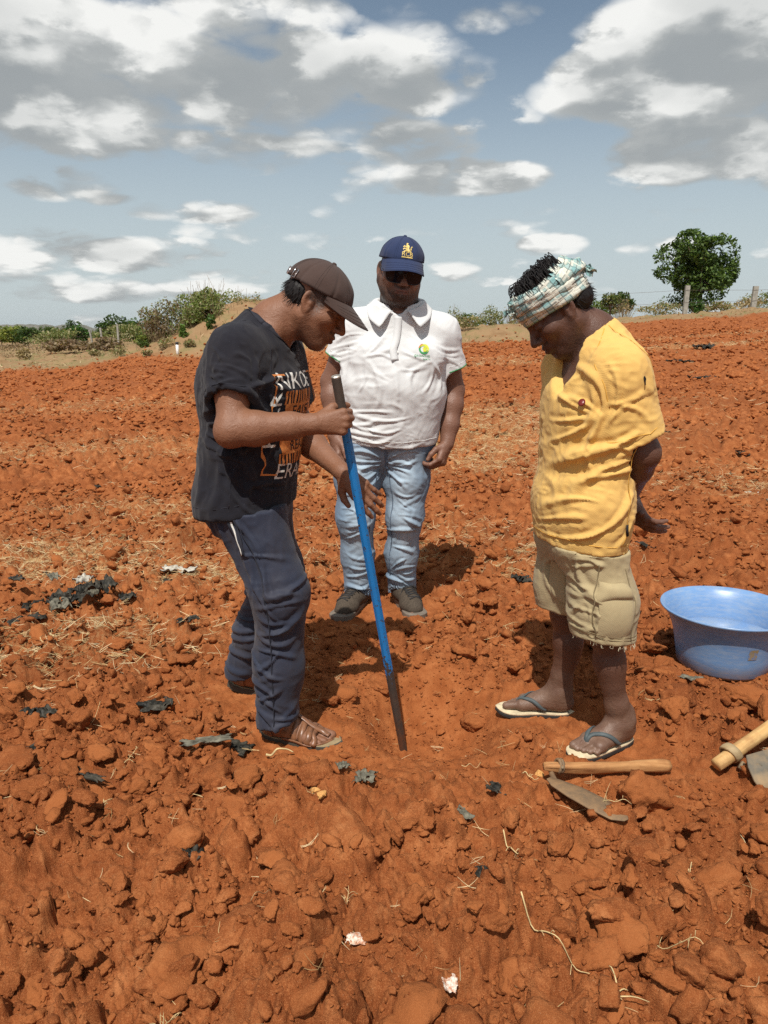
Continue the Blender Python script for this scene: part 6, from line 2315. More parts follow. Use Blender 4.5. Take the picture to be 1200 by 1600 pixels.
    fold += [(A(.56, 2.2, .66), A(.66, 2.10, .52), .013, .008), (A(.52, 2.36, .62), A(.56, 2.33, .47), .012, .006)]
    ho, hb, hV, hF = garment('cargo_shorts', sh, .0046, KHAKI, root, fold, [((1, 1, .7), .0028, 14), ((1, 1, 1), .0013, 38)], 55, tucked(shirt, A(.605, 2.30, .676), A(-.05, 0, -1), .012))
    # pockets with flaps, frayed hems
    pk = MB()
    pts = [(x, z) for x in np.linspace(-.085, .085, 15) for z in np.linspace(0, 1, 12)]

    def pocket(cx, cy, z0, z1, hw, lift, parent, name, mat):
        n, m = 15, 10
        rings = []
        for i in range(n):
            u = -1 + 2 * i / (n - 1)
            row = []
            for j in range(m):
                z = z0 + (z1 - z0) * j / (m - 1)
                p, nn = on_surface(hb, A(cx + u * hw, cy - .10, z), 0)
                e = min(1.0, min(1 - abs(u), min(j, m - 1 - j) / (m - 1) * 2) * 8)
                bag = lift * e + .004 * (1 - u * u) * e * math.sin(math.pi * j / (m - 1))
                row.append(p + nn * (bag + .0004))
            rings.append(row)
        G = np.array(rings)
        for _ in range(5):
            Q = G.copy()
            Q[1:-1, 1:-1] = (G[:-2, 1:-1] + G[2:, 1:-1] + G[1:-1, :-2] + G[1:-1, 2:]) / 4
            Q[1:-1, [0, -1]] = (G[:-2, [0, -1]] + G[2:, [0, -1]]) / 2
            Q[[0, -1], 1:-1] = (G[[0, -1], :-2] + G[[0, -1], 2:]) / 2
            G = G * .4 + Q * .6
        rings = [list(r) for r in G]
        V, F = loft(rings, False)
        return link(name, mesh_poly(V, F), mat, parent)
    pko = pocket(.690, 2.20, .57, .425, .070, .006, ho, 'cargo_pocket', KHAKI)
    pocket(.690, 2.19, .600, .550, .074, .013, pko, 'pocket_flap', KHAKI)
    pko = pocket(.545, 2.38, .59, .47, .045, .005, ho, 'cargo_pocket', KHAKI)
    mb = MB()
    for i in range(70):
        a = rng.uniform(0, 6.28)
        for cx, cy, cz, rr, w in ((.672, 2.21, .398, .094, 1.0), (.598, 2.411, .425, .090, .6)):
            if rng.random() > w: continue
            p = A(cx + rr * math.cos(a), cy + rr * math.sin(a), cz + .012 * math.cos(a) * -1 + .004)
            mb.add(*lock(p, [A(rng.normal() * .003, rng.normal() * .003, -.006 - .008 * rng.random()), A(rng.normal() * .004, rng.normal() * .004, -.004 * rng.random())], 4, .0009, .5))
    link('frayed_threads', mb.mesh(), KHAKI_LIGHT, ho)
    hem_lines(hb, KHAKI_DARK, ho, [[A(.672, 2.21, .428) + A(.12 * math.cos(a), .12 * math.sin(a), -.0144 * math.cos(a)) for a in np.linspace(0, 6.28, 60)], [A(.672, 2.21, .420) + A(.12 * math.cos(a), .12 * math.sin(a), -.0144 * math.cos(a)) for a in np.linspace(0, 6.28, 60)],
                                   spline([A(.62, 2.1, .66), A(.60, 2.1, .54), A(.60, 2.1, .42)], 24), spline([A(.735, 2.1, .64), A(.77, 2.1, .54), A(.765, 2.1, .41)], 24)], 'seam_stitching', .003)
    lipc = A(.070, .030, .026)

    def colf(V, N):
        col = np.tile(SK, (len(V), 1))
        q = H.loc(V)
        col = face_colors(col, q, V, SK, lipc, A(.010, .008, .008), .55, .85)
        # dust on shins and feet
        dust = (1 - sst(V[:, 2], .03, .30)) * (0.35 + .5 * np.clip(fbm(V, 40, 3, 3) + .4, 0, 1))
        col = lerp_col(col, (.20, .125, .085), np.clip(dust, 0, .7))
        w = HL.loc(V)
        m = np.exp(-((np.maximum(np.abs(w - A(.08, 0, 0)) - A(.10, .06, .05), 0) ** 2).sum(1)) / .0006)
        col = lerp_col(col, (.17, .085, .058), .75 * m * sst(-w[:, 2], .0, .014))
        for t0, t1 in tips_l:
            d = np.linalg.norm(V - t1, axis=1)
            col = lerp_col(col, (.34, .22, .17), np.exp(-(d / .007) ** 2) * .7)
        for t in ft_l + ft_r:
            d = np.linalg.norm(V - t, axis=1)
            col = lerp_col(col, (.26, .17, .13), np.exp(-(d / .0065) ** 2) * .7)
        heel = (1 - sst(V[:, 2], .03, .06)) * sst(N[:, 0], .2, .7)
        return lerp_col(col, (.22, .11, .065), heel * .5)
    bo, bb = person_body(root, prims, .0031, colf, SKIN_DARK, [shirt_all, sh])
    # hair
    ho_ = hair(root, H, [(-.052, 0, -.004, .058, .0735, .052), (-.040, .0, .050, .066, .066, .056), (-.060, 0, -.018, .036, .058, .030)], 420, HAIR, 17, length=.013, r=.0013)
    mb = MB()
    for i in range(300):
        a = rng.uniform(-1, 1); b = rng.uniform(-1, 1)
        x = -.002 + .066 * a; y = .052 * b
        z = .118 - .25 * max(0, x) * .5 - y * y * 6 - max(0, x - .05) * .55
        p = H.w(x - .01, y, z - .006)
        cur = H.M[0] * rng.uniform(.0, .8) + H.M[1] * rng.normal() * .5
        cw = H.M[2]
        L_ = rng.uniform(.012, .024)
        side = H.M[1] * (1 if b > 0 else -1)
        mb.add(*lock(p, [cw * L_ + cur * L_ * .3, cw * L_ * .35 + cur * L_ * .9 + side * L_ * .3, -cw * L_ * .75 + cur * L_ * .7 + side * L_ * .5, -cw * L_ * .9 + cur * L_ * -.1 + side * L_ * .35], 9, .0017, .5))
    for i in range(16):            # wet strands falling over the cloth
        y = rng.uniform(.02, .06); x = rng.uniform(-.03, .06)
        p = H.w(x, y, .112 - y * y * 8)
        mb.add(*lock(p, [H.M[1] * .018 + H.M[0] * .006, H.M[1] * .010 - H.M[2] * .018 + H.M[0] * .008, -H.M[2] * .020 + H.M[0] * rng.normal() * .006], 9, .0016, .4))
    link('hair_curls', mb.mesh(), HAIR, ho_)
    # checked head wrap: wound bands, a thick roll, the tied end
    wrap(root, H, rng)
    # flip-flops
    for Fq, m, lab in ((FL, -1, None), (FR, 1, None)):
        fo = sole(root, 'flip_flop', Fq, m, FLIP_BLACK, 0, -.022, -.009, 1.0, .268)
        sole(fo, 'footbed', Fq, m, FLIP_CREAM, 0, -.009, -.001, .995, .268)
        mb = MB()
        tp = Fq.w(.176, .017 * m, .022)
        for s in (1, -1):
            pts = [Fq.w(.182, .017 * m, .014), Fq.w(.160, (.016 + .010 * s) * m, .040), Fq.w(.125, (.006 + .030 * s) * m, .036), Fq.w(.090, .043 * s * m, .004)]
            mb.add(*strip(bb, spline(pts, 24), .013, .0015, .004))
        mb.tube([Fq.w(.180, .017 * m, -.003), Fq.w(.178, .017 * m, .016), Fq.w(.170, .017 * m, .034)], .0045, 8)
        link('thong_strap', mb.mesh(), STRAP_GREY, fo)
    return root


def wrap(root, H, rng):
    V_, F_, UV = [], [], []

    def band(zf, zb, zs, rx, ry, h, t, seed, wr=.10, a0=0, a1=2 * math.pi, xoff=-.006, twist=0.0, n=90, m=22, lean=.25):
        base = len(V_)
        for i in range(n):
            a = a0 + (a1 - a0) * i / (n - 1)
            cx, cy = math.cos(a), math.sin(a)
            z = (zf + zb) / 2 + (zf - zb) / 2 * cx + zs * cy
            ctr = A(xoff + rx * cx, ry * cy, z)
            out = unit(A(cx / rx, cy / ry, 0)); up = unit(A(-out[0] * lean, -out[1] * lean, 1))
            for j in range(m):
                b = 2 * math.pi * j / m + twist * a
                k = 1 + 1.35 * wr * (math.sin(5 * b + seed + 2.2 * a) * .6 + math.sin(9 * b + 3 * seed - 3.1 * a) * .45 + math.sin(13 * b + seed + 1.3 * a) * .3 + .5 * math.sin(3.3 * a + seed * 2) + .3 * math.sin(7.1 * a + 4 * b + seed))
                p = ctr + up * (h * math.sin(b) * k) + out * (t * math.cos(b) * k)
                V_.append(H.w(p)); UV.append((a * .085, (b - twist * a) / (2 * math.pi) * h * 4.2))
        for i in range(n - 1):
            for j in range(m):
                q = (j + 1) % m
                F_.append((base + i * m + j, base + (i + 1) * m + j, base + (i + 1) * m + q, base + i * m + q))
    band(.048, .016, .003, .098, .0815, .026, .0080, 1.0, .10)
    band(.060, .022, -.003, .0985, .082, .019, .010, 2.3, .12, twist=.3)
    band(.050, .032, .005, .0995, .083, .014, .011, 6.1, .16, R(150), R(390), twist=-.5)
    band(.076, .034, .004, .098, .081, .019, .013, 3.9, .14, twist=.6)
    band(.094, .050, -.004, .092, .076, .018, .015, 5.2, .16, twist=1.0)
    band(.080, .062, .008, .094, .076, .016, .015, 7.1, .16, R(70), R(290), twist=1.3)
    # heavy roll at the back
    band(.092, .058, .0, .108, .072, .025, .023, 4.4, .16, R(100), R(260), twist=1.6)
    band(.096, .086, .0, .088, .056, .022, .020, 8.4, .16, R(110), R(250), twist=1.2)
    V = np.array(V_)
    me = bpy.data.meshes.new('head_wrap'); me.from_pydata([tuple(v) for v in V], [], F_)
    uvl = me.uv_layers.new(name='uv'); vi = np.zeros(len(me.loops), np.int32); me.loops.foreach_get('vertex_index', vi)
    uvl.data.foreach_set('uv', np.array(UV, np.float32)[vi].ravel()); me.update()
    o = link('head_wrap', me, CHECK, root)
    # tied ends: a knot at the brow and a ragged tail behind
    for c, s, nm, ax in ((H.w(.098, .012, .088), .020, 'wrap_knot', H.M[0]), (H.w(-.122, .02, .035), .016, 'wrap_tail', -H.M[0])):
        Vs, Fs, U2 = [], [], []
        for k in range(9):
            d = unit(ax * .7 + rng.normal(size=3) * .75 + H.M[2] * .1)
            sd = unit(np.cross(d, rng.normal(size=3)))
            nn = np.cross(d, sd)
            b = len(Vs); L = s * rng.uniform(.9, 1.9); w = s * rng.uniform(.3, .6)
            for i in range(7):
                t = i / 6
                for j in range(5):
                    u = -1 + j / 2
                    Vs.append(c + d * L * t - H.M[2] * L * .35 * t * t + sd * u * w * (.35 + t) + nn * (.35 * w * math.cos(u * 2.4 + k) + .004 * math.sin(t * 7 + u * 3 + k)))
                    U2.append((t * L + k * .03, u * w))
            for i in range(6):
                for j in range(4):
                    q = b + i * 5 + j
                    Fs.append((q, q + 1, q + 6, q + 5))
        bm = bmesh.new(); bmesh.ops.create_icosphere(bm, subdivisions=3, radius=s * .55)
        nb = len(Vs)
        for v in bm.verts:
            Vs.append(c + A(*v.co) * (1 + .25 * math.sin(9 * v.co.x / s + 5 * v.co.z / s))); U2.append((v.co.x, v.co.z))
        for fc in bm.faces: Fs.append(tuple(nb + v.index for v in fc.verts))
        bm.free()
        me = bpy.data.meshes.new(nm); me.from_pydata([tuple(v) for v in Vs], [], Fs)
        uvl = me.uv_layers.new(name='uv'); vi = np.zeros(len(me.loops), np.int32); me.loops.foreach_get('vertex_index', vi)
        uvl.data.foreach_set('uv', np.array(U2, np.float32)[vi].ravel()); me.update()
        link(nm, me, CHECK, o)


# ------------------------------------------------------------------ materials of the people
def check_material():
    t = material('checked_cotton')
    uv = t.new('ShaderNodeUVMap').outputs[0]
    u, v, _ = t.sep(uv)

    def stripes(c, period, duty, off=0.0):
        fr = t.m('FRACT', t.m('ADD', t.m('DIVIDE', c, period), off))
        return t.m('LESS_THAN', fr, duty)
    n = t.noise(t.obj, 26, 4, 0.6)
    base = t.mix(t.ramp(n, [(.35, 0), (.7, 1)]), (.60, .60, .52), (.50, .52, .45))
    teal = stripes(u, .046, .40); teal2 = stripes(v, .040, .42, .2)
    c = t.mix(t.m('MULTIPLY', teal, .50), base, (.075, .30, .34))
    c = t.mix(t.m('MULTIPLY', teal2, .48), c, (.085, .30, .32))
    dk = t.m('MAXIMUM', t.m('MAXIMUM', stripes(u, .0153, .14), stripes(v, .0133, .14)), 0)
    c = t.mix(t.m('MULTIPLY', dk, .60), c, (.075, .060, .055))
    wh = t.m('MAXIMUM', stripes(u, .046, .10, .35), stripes(v, .040, .10, .45))
    c = t.mix(t.m('MULTIPLY', wh, .7), c, (.72, .72, .62))
    return finish(t, c, .9, t.m('ADD', t.noise(t.obj, 90, 4, .6), t.noise(t.obj, 400, 2)), .5, .003, .1)


SKIN = skin_material('brown_skin')
SKIN_DARK = skin_material('dark_brown_skin', .44, .42)
HAIR = plain('black_hair', (.011, .009, .009), .62, .4, 200, .25)
TEE_BLACK = cloth('faded_black_jersey', (.0135, .0135, .0195), 1500, .14, .92, (.055, .046, .042), .25)
TEE_RIB = plain('black_rib', (.023, .023, .031), .92)
TROUSER = cloth('slate_blue_nylon', (.025, .030, .050), 1100, .28, .60, (.095, .072, .060), .18, wrinkle=.8)
TROUSER_DARK = plain('dark_seam', (.022, .024, .034), .8)
POLO = cloth('white_pique', (.61, .62, .62), 1300, .06, .9, (.62, .56, .48), .04, wrinkle=.45)
POLO_STITCH = plain('white_thread', (.68, .68, .66), .9)
BUTTON = plain('pearl_button', (.75, .74, .70), .3)
GREEN = plain('green_thread', (.045, .26, .09), .8)
YELLOW = plain('lime_thread', (.55, .58, .06), .8)
DENIM = cloth('washed_denim', None, 1000, .10, .85, (.42, .36, .28), .28, attr=True, wrinkle=.8)
DENIM_SEAM = plain('denim_seam', (.10, .14, .20), .85)
SHIRT_YELLOW = cloth('yellow_cotton', (.68, .43, .130), 1200, .16, .9, (.60, .30, .10), .10, wrinkle=.75)
YELLOW_RIB = plain('yellow_rib', (.62, .345, .065), .9)
KHAKI = cloth('khaki_twill', (.40, .325, .185), 900, .28, .9, (.28, .19, .095), .22, wrinkle=.7)
KHAKI_LIGHT = plain('khaki_fray', (.52, .46, .32), .9)
KHAKI_DARK = plain('khaki_seam', (.23, .18, .10), .9)
CAP_BROWN = cloth('brown_cap_twill', (.062, .040, .034), 1500, .2, .9, (.10, .065, .055), .15, wrinkle=.1)
CAP_NAVY = cloth('navy_cap_twill', (.022, .035, .088), 1500, .12, .9, (.05, .06, .11), .15, wrinkle=.1)
CAP_RED = CAP_NAVY
GOLD = plain('gold_thread', (.72, .55, .18), .5)
CHROME = plain('chrome_buckle', (.72, .72, .72), .2, .1, 60, .5, Metallic=1.0)
LENS = plain('dark_lens', (.008, .008, .013), .12, .1, 20, .22)
BLACK_PLASTIC = plain('black_plastic', (.012, .011, .012), .3, .2, 40, .5)
PRINT_WHITE = plain('white_print', (.66, .65, .60), .8, .15, 90)
PRINT_ORANGE = plain('orange_print', (.56, .20, .055), .8, .25, 120)
PRINT_BLACK = plain('black_print', (.018, .016, .018), .8)
BADGE = plain('red_badge', (.16, .020, .018), .3)
DARK_HOLE = plain('shirt_hole', (.012, .010, .009), .95)
CHECK = check_material()
LEATHER = plain('brown_leather', (.19, .085, .042), .36, .3, 60, .5, .2)
SOLE_DARK = plain('dark_rubber_sole', (.055, .050, .038), .8)
SOLE_TAN = plain('tan_sole_edge', (.27, .20, .11), .8)
SOLE_GREY = plain('grey_brown_sole', (.17, .14, .11), .8)
KNIT_BROWN = plain('brown_knit', (.070, .054, .040), .9, .35, 160, .2, .35, 500)
LACE = plain('black_lace', (.030, .028, .028), .8)
FLIP_BLACK = plain('black_foam', (.03, .028, .026), .8)
FLIP_CREAM = plain('cream_foam', (.60, .50, .33), .85, .2, 40)
STRAP_GREY = plain('grey_rubber_strap', (.070, .085, .088), .6)

for fn in (man_black, man_white, man_yellow):
    fn()
    print(fn.__name__, round(time.time() - T0, 1))

# ================================================================== tools, tub, litter
def build_bar():
    p0, p1 = A(-.134, 2.176, 1.180), A(.076, 2.470, -.185)
    L = np.linalg.norm(p1 - p0)
    root = empty('iron_bar', p1, 'long blue painted iron digging bar standing in the hole, paint chipped to black', 'iron bar')
    t = material('chipped_blue_paint')
    zz = t.sep(t.obj)[2]
    n = t.noise(t.obj, 55, 5, .65, .4)
    n2 = t.noise(t.vm('MULTIPLY', t.obj, (1, 1, .35)), 130, 4, .6)
    end_lo = t.sstep(zz, .52, .24)
    end_hi = t.sstep(zz, L - .105, L - .095)
    chip = t.m('ADD', t.m('MULTIPLY', end_lo, .42), t.m('MULTIPLY', end_hi, 1.2))
    chip = t.m('ADD', chip, t.m('MULTIPLY', t.m('SUBTRACT', n, .5), 1.0))
    chip = t.m('ADD', chip, t.m('MULTIPLY', t.m('SUBTRACT', n2, .5), .45))
    mk = t.sstep(chip, .115, .140)
    steel = t.mix(t.noise(t.obj, 40, 4), (.030, .026, .024), (.085, .060, .045))
    blue = t.mix(t.noise(t.obj, 18, 3), (.012, .165, .46), (.016, .22, .58))
    c = t.mix(mk, blue, steel)
    soil = t.m('MULTIPLY', t.sstep(zz, .34, .10), t.ramp(t.noise(t.obj, 30, 4), [(.4, 0), (.6, 1)]))
    c = t.mix(t.m('MULTIPLY', soil, .6), c, (.20, .07, .025))
    mat = finish(t, c, t.m('ADD', .38, t.m('MULTIPLY', mk, .3)), t.m('ADD', t.m('MULTIPLY', mk, -1.0), t.m('MULTIPLY', n, .3)), .6, .002, .5)
    M = frame_z(p0 - p1, (0, -1, 0))
    # eight-sided bar, drawn out to a chisel point
    bm = bmesh.new()
    prof = [(0, .004, .012), (.05, .008, .0135), (.12, .0125, .0135), (.2, .0138, .0138), (L - .004, .0138, .0138), (L - .001, .0128, .0128)]
    rings = []
    for z, rx, ry in prof:
        rings.append([bm.verts.new((rx * math.cos(a) * 1.06, ry * math.sin(a) * 1.06, z)) for a in [math.pi / 8 + i * math.pi / 4 for i in range(8)]])
    for a, b in zip(rings[:-1], rings[1:]):
        for i in range(8):
            bm.faces.new((a[i], a[(i + 1) % 8], b[(i + 1) % 8], b[i]))
    bm.faces.new(rings[0][::-1])
    bmesh.ops.bevel(bm, geom=[e for e in bm.edges if abs(e.verts[0].co.z - e.verts[1].co.z) > .02], offset=.0012, segments=2, affect='EDGES')
    o = link('shaft', bm_mesh(bm), mat, root, smooth=False, world_space=False)
    root.rotation_euler = Matrix(M.T.tolist()).to_euler()
    bm = bmesh.new()
    rng = np.random.default_rng(1)
    r0 = [bm.verts.new((.0136 * (1 + .05 * rng.normal()) * math.cos(a), .0136 * (1 + .05 * rng.normal()) * math.sin(a), L - .0012)) for a in np.linspace(0, 6.283, 16, endpoint=False)]
    r1 = [bm.verts.new((v.co.x * 1.03, v.co.y * 1.03, L + .002)) for v in r0]
    r2 = [bm.verts.new((v.co.x * .85, v.co.y * .85, L + .0045)) for v in r0]
    for a, b in ((r0, r1), (r1, r2)):
        for i in range(16): bm.faces.new((a[i], a[(i + 1) % 16], b[(i + 1) % 16], b[i]))
    bm.faces.new(r2)
    link('hammered_end', bm_mesh(bm), plain('bare_steel', (.42, .40, .36), .45, .3, 120, .5, Metallic=.6), root, smooth=False, world_space=False)


def build_tub():
    cx, cy = 1.338, 2.830
    z0 = float(terrain(np.array([cx]), np.array([cy]))[0]) + .004
    root = empty('plastic_tub', (cx, cy, z0), 'round blue plastic tub with a flared rim standing on the soil', 'tub')
    t = material('blue_plastic')
    n = t.noise(t.obj, 9, 5, .6); n2 = t.noise(t.vm('MULTIPLY', t.obj, (1, 1, 5)), 22, 4, .7)
    zz = t.sep(t.obj)[2]
    c = t.mix(t.ramp(n, [(.3, 0), (.7, 1)]), (.13, .25, .47), (.17, .30, .52))
    c = t.mix(t.m('MULTIPLY', t.ramp(n2, [(.42, 0), (.72, 1)]), .38), c, (.42, .43, .42))
    c = t.mix(t.m('MULTIPLY', t.sstep(zz, z0 + .075, z0 + .0), t.m('MULTIPLY', t.ramp(n2, [(.3, .2), (.7, 1)]), .55)), c, (.30, .21, .15))
    mat = finish(t, c, .36, t.noise(t.obj, 40, 3), .12, .002, .45)
    prof = [(.0, .006), (.150, .006), (.163, .0), (.172, .012), (.182, .07), (.192, .125), (.203, .165), (.217, .195), (.234, .218), (.246, .229), (.2495, .234), (.2485, .239), (.2435, .239), (.229, .224), (.212, .198), (.198, .165), (.187, .125), (.177, .07), (.166, .014), (.150, .012), (.0, .012)]
    n = 96
    rings = [[A(cx + max(r, .0005) * math.cos(2 * math.pi * j / n), cy + max(r, .0005) * math.sin(2 * math.pi * j / n), z0 + z) for j in range(n)] for r, z in prof]
    V, F = loft(rings, True, True, True)
    o = link('tub_body', mesh_poly(V, [f[::-1] for f in F]), mat, root)
    bm = bmesh.new(); bm.from_mesh(o.data); bmesh.ops.recalc_face_normals(bm, faces=bm.faces); bm.to_mesh(o.data); bm.free()
    # worn paper label
    t = material('worn_label')
    n = t.noise(t.obj, 70, 5, .7)
    lab = finish(t, t.mix(t.ramp(n, [(.42, 0), (.55, 1)]), (.14, .20, .36), (.27, .20, .10)), .8, n, .3)
    rings = []
    for a in np.linspace(-1.545, -1.365, 14):
        rings.append([A(cx + (r + .0012) * math.cos(a), cy + (r + .0012) * math.sin(a), z0 + z) for z, r in ((.095, .1866), (.110, .1893), (.125, .192), (.138, .1956))])
    V, F = loft(rings, False)
    link('worn_label', mesh_poly(V, [f[::-1] for f in F]), lab, root)
    # water
    t = material('murky_water')
    n = t.noise(t.obj, 14, 4, .6)
    wm = finish(t, t.mix(t.ramp(n, [(.4, 0), (.7, 1)]), (.16, .28, .50), (.30, .36, .44)), .10, t.noise(t.obj, 30, 2), .05, .002, .5)
    R_, nn = .1868, 72
    rings = [[A(cx + R_ * q * math.cos(2 * math.pi * j / nn), cy + R_ * q * math.sin(2 * math.pi * j / nn), z0 + zz_) for j in range(nn)] for q, zz_ in ((.9, .06), (1.0, .124), (.97, .1262), (.5, .1262), (.01, .1262))]
    V, F = loft(rings, True, True, True)
    tag(link('tub_water', mesh_poly(V, F), wm), 'murky grey-blue water standing in the blue plastic tub', 'water')


WOOD = None


def wood_material(name, a, b, sc=1.0, axis=(1, .12, .12)):
    t = material(name)
    q = t.vm('MULTIPLY', t.obj, tuple(14 * sc * v for v in axis))
    n = t.noise(t.vm('MULTIPLY', t.obj, (6 * sc, 60 * sc, 60 * sc)), 1.0, 5, .65, .6)
    n2 = t.noise(t.obj, 22, 4, .6)
    c = t.mix(t.ramp(n, [(.32, 0), (.62, 1)]), a, b)
    c = t.mix(t.m('MULTIPLY', t.ramp(n2, [(.45, 0), (.7, 1)]), .45), c, (.25, .10, .04))
    return finish(t, c, .75, n, .6, .003, .2)


def rod(p0, p1, r0, r1, n=14, m=14, wob=.06, seed=1, end_bevel=.2):
    """hand-cut wooden rod in its own frame (x along)"""
    rng = np.random.default_rng(seed)
    L = np.linalg.norm(p1 - p0)
    ph = rng.uniform(0, 6.28, 4)
    rings = []
    for i in range(n):
        t = i / (n - 1)
        e = 1 - end_bevel * (math.exp(-t * n * .9) + math.exp(-(1 - t) * n * .9))
        rr = (r0 + (r1 - r0) * t) * e
        ring = []
        for j in range(m):
            a = 2 * math.pi * j / m
            q = rr * (1 + wob * .7 * math.sin(4 * a + ph[3]) + wob * math.sin(3 * a + ph[0] + 3 * t) + wob * .5 * math.sin(7 * a + 13 * t) * math.sin(21 * t + ph[1]) + wob * .6 * math.sin(5 * a + ph[1] - 7 * t) + wob * .5 * math.sin(9 * t + ph[2]))
            ring.append(A(t * L, q * math.cos(a) + .006 * math.sin(4 * t + ph[3]), q * math.sin(a)))
        rings.append(ring)
    return loft(rings, True, True, True)


def place_x(o, p0, p1, up=(0, 0, 1)):
    x = unit(p1 - p0); z = unit(A(*up) - x * np.dot(A(*up), x)); y = np.cross(z, x)
    o.location = Vector(p0); o.rotation_euler = Matrix(np.stack([x, y, z], 1).tolist()).to_euler()


def slab(outline, thick, bend=None):
    """plate with real thickness from an outline in its xy plane"""
    n = len(outline)
    f = bend or (lambda x, y: 0)
    c = np.mean(outline, 0)
    rings = []
    for z, s in ((-thick / 2, .985), (-thick / 2 + thick * .2, 1), (thick / 2 - thick * .2, 1), (thick / 2, .985)):
        rings.append([A(*(c + (np.array(p) - c) * s), z + f(*p)) for p in outline])
    inner = lambda z: [A(*(c + (np.array(p) - c) * .5), z + f(*(c + (np.array(p) - c) * .5))) for p in outline]
    rings = [inner(-thick / 2)] + rings + [inner(thick / 2)]
    return loft(rings, True, True, True)


def build_hoes():
    rust = material('rusty_iron')
    n = rust.noise(rust.obj, 40, 5, .65)
    IRON = finish(rust, rust.mix(rust.ramp(n, [(.35, 0), (.65, 1)]), (.17, .115, .07), (.27, .165, .085)), .75, n, .5, .003, .3, Metallic=.15)
    t = material('worn_blade')
    n = t.noise(t.vm('MULTIPLY', t.obj, (8, 40, 20)), 1.0, 5, .7)
    n2 = t.noise(t.obj, 12, 4, .6)
    BLADE = finish(t, t.mix(t.ramp(n2, [(.4, 0), (.65, 1)]), t.mix(n, (.085, .075, .06), (.21, .185, .145)), (.33, .23, .13)), .8, n, .4, .002, .4, Metallic=.35)
    W1 = wood_material('split_handle_wood', (.30, .13, .045), (.47, .245, .10))
    W2 = wood_material('smooth_handle_wood', (.50, .29, .11), (.62, .40, .17))
    # small hoe
    g = gz(.66, 2.07)
    p0, p1 = A(.452, 1.958, gz(.452, 1.958) + .052), A(.850, 2.050, gz(.85, 2.05) + .026)
    root = empty('small_hoe', (.5, 1.93, 0), 'small hoe with a split wooden handle and thin rusty blade lying on the soil', 'hoe')
    o = link('handle', mesh_poly(*rod(p0, p1, .0140, .0160, 30, 16, .13, 3)), W1, root)
    place_x(o, p0, p1)
    ax = unit(p1 - p0); c = p0 + ax * .045
    mb = MB()
    M = frame_z(ax, (0, 0, 1))
    mb.tube([c + (M[0] * math.cos(a) * .0178 + M[1] * math.sin(a) * .0172) for a in np.linspace(0, 2 * math.pi, 25)], .0050, 6, False)
    mb.tube([c + ax * .008 + (M[0] * math.cos(a) * .0178 + M[1] * math.sin(a) * .0172) for a in np.linspace(0, 2 * math.pi, 25)], .0050, 6, False)
    s0 = c + M[0] * .022 + ax * -.012
    mb.tube(spline([c + A(-.02, -.005, .012), c + A(-.022, -.014, -.012), c + A(-.008, -.026, -.040), A(.486, 1.895, p0[2] - .045)], 12), np.linspace(.008, .0075, 12), 8)
    link('socket', mb.mesh(), IRON, root)
    b0, b1 = A(.462, 1.928, gz(.47, 1.92) + .036), A(.622, 1.735, gz(.62, 1.735) + .034)
    ol = [(0, -.012), (.03, -.030), (.09, -.042), (.16, -.045), (.225, -.036), (.248, -.012), (.250, .004), (.235, .022), (.17, .030), (.09, .026), (.03, .014), (0, .008)]
    bl = link('blade', mesh_poly(*slab(ol, .004, lambda x, y: .012 * math.sin(x * 9) - 1.2 * y * y)), IRON, root)
    place_x(bl, b0, b1, unit(A(.02, .10, .99)))
    mb = MB(); mb.tube([c + ax * .02 + A(-.012, -.02, .006), c + ax * .02 + A(-.012, -.028, .012)], .004, 8); link('rivet', mb.mesh(), BLADE, root)
    # big hoe at the right edge
    p0, p1 = A(.980, 2.050, .058), A(1.66, 2.46, .195)
    root = empty('large_hoe', (1.05, 2.06, 0), 'large hoe with a thick smooth wooden handle and broad grey blade, at the right edge', 'hoe')
    o = link('handle', mesh_poly(*rod(p0, p1, .0205, .0190, 24, 18, .035, 8, .10)), W2, root)
    place_x(o, p0, p1)
    ax = unit(p1 - p0); c = p0 + ax * .075
    M = frame_z(ax, (0, 0, 1))
    rings = []
    for a in np.linspace(0, 2 * math.pi, 41)[:-1]:
        d = M[0] * math.cos(a) + M[1] * math.sin(a)
        r = .0235
        q = c + ax * (-.010 * math.cos(a))
        rings.append([q + d * r - ax * .016, q + d * (r + .007) - ax * .014, q + d * (r + .0085), q + d * (r + .007) + ax * .014, q + d * r + ax * .016])
    rings.append(rings[0])
    V, F = loft(rings, True)
    e = link('eye_ring', mesh_poly(V, F), wood_material('rusty_eye', (.30, .21, .11), (.40, .30, .17)), root)
    mb = MB(); mb.tube(spline([c + A(.012, -.036, -.016), c + A(.035, -.050, -.030), A(1.080, 1.990, gz(1.08, 1.99) + .035)], 10), np.linspace(.013, .010, 10), 8); link('neck', mb.mesh(), BLADE, root)
    ol = [(0, -.052), (.10, -.064), (.24, -.078), (.265, -.070), (.268, .070), (.24, .080), (.10, .068), (0, .055), (-.012, .02), (-.012, -.02)]
    bl = link('blade', mesh_poly(*slab(ol, .007, lambda x, y: -.5 * y * y * 3)), BLADE, root)
    place_x(bl, A(1.062, 1.975, gz(1.08, 1.97) + .040), A(1.345, 2.020, gz(1.08, 1.97) + .055), unit(A(-.10, -.66, .75)))


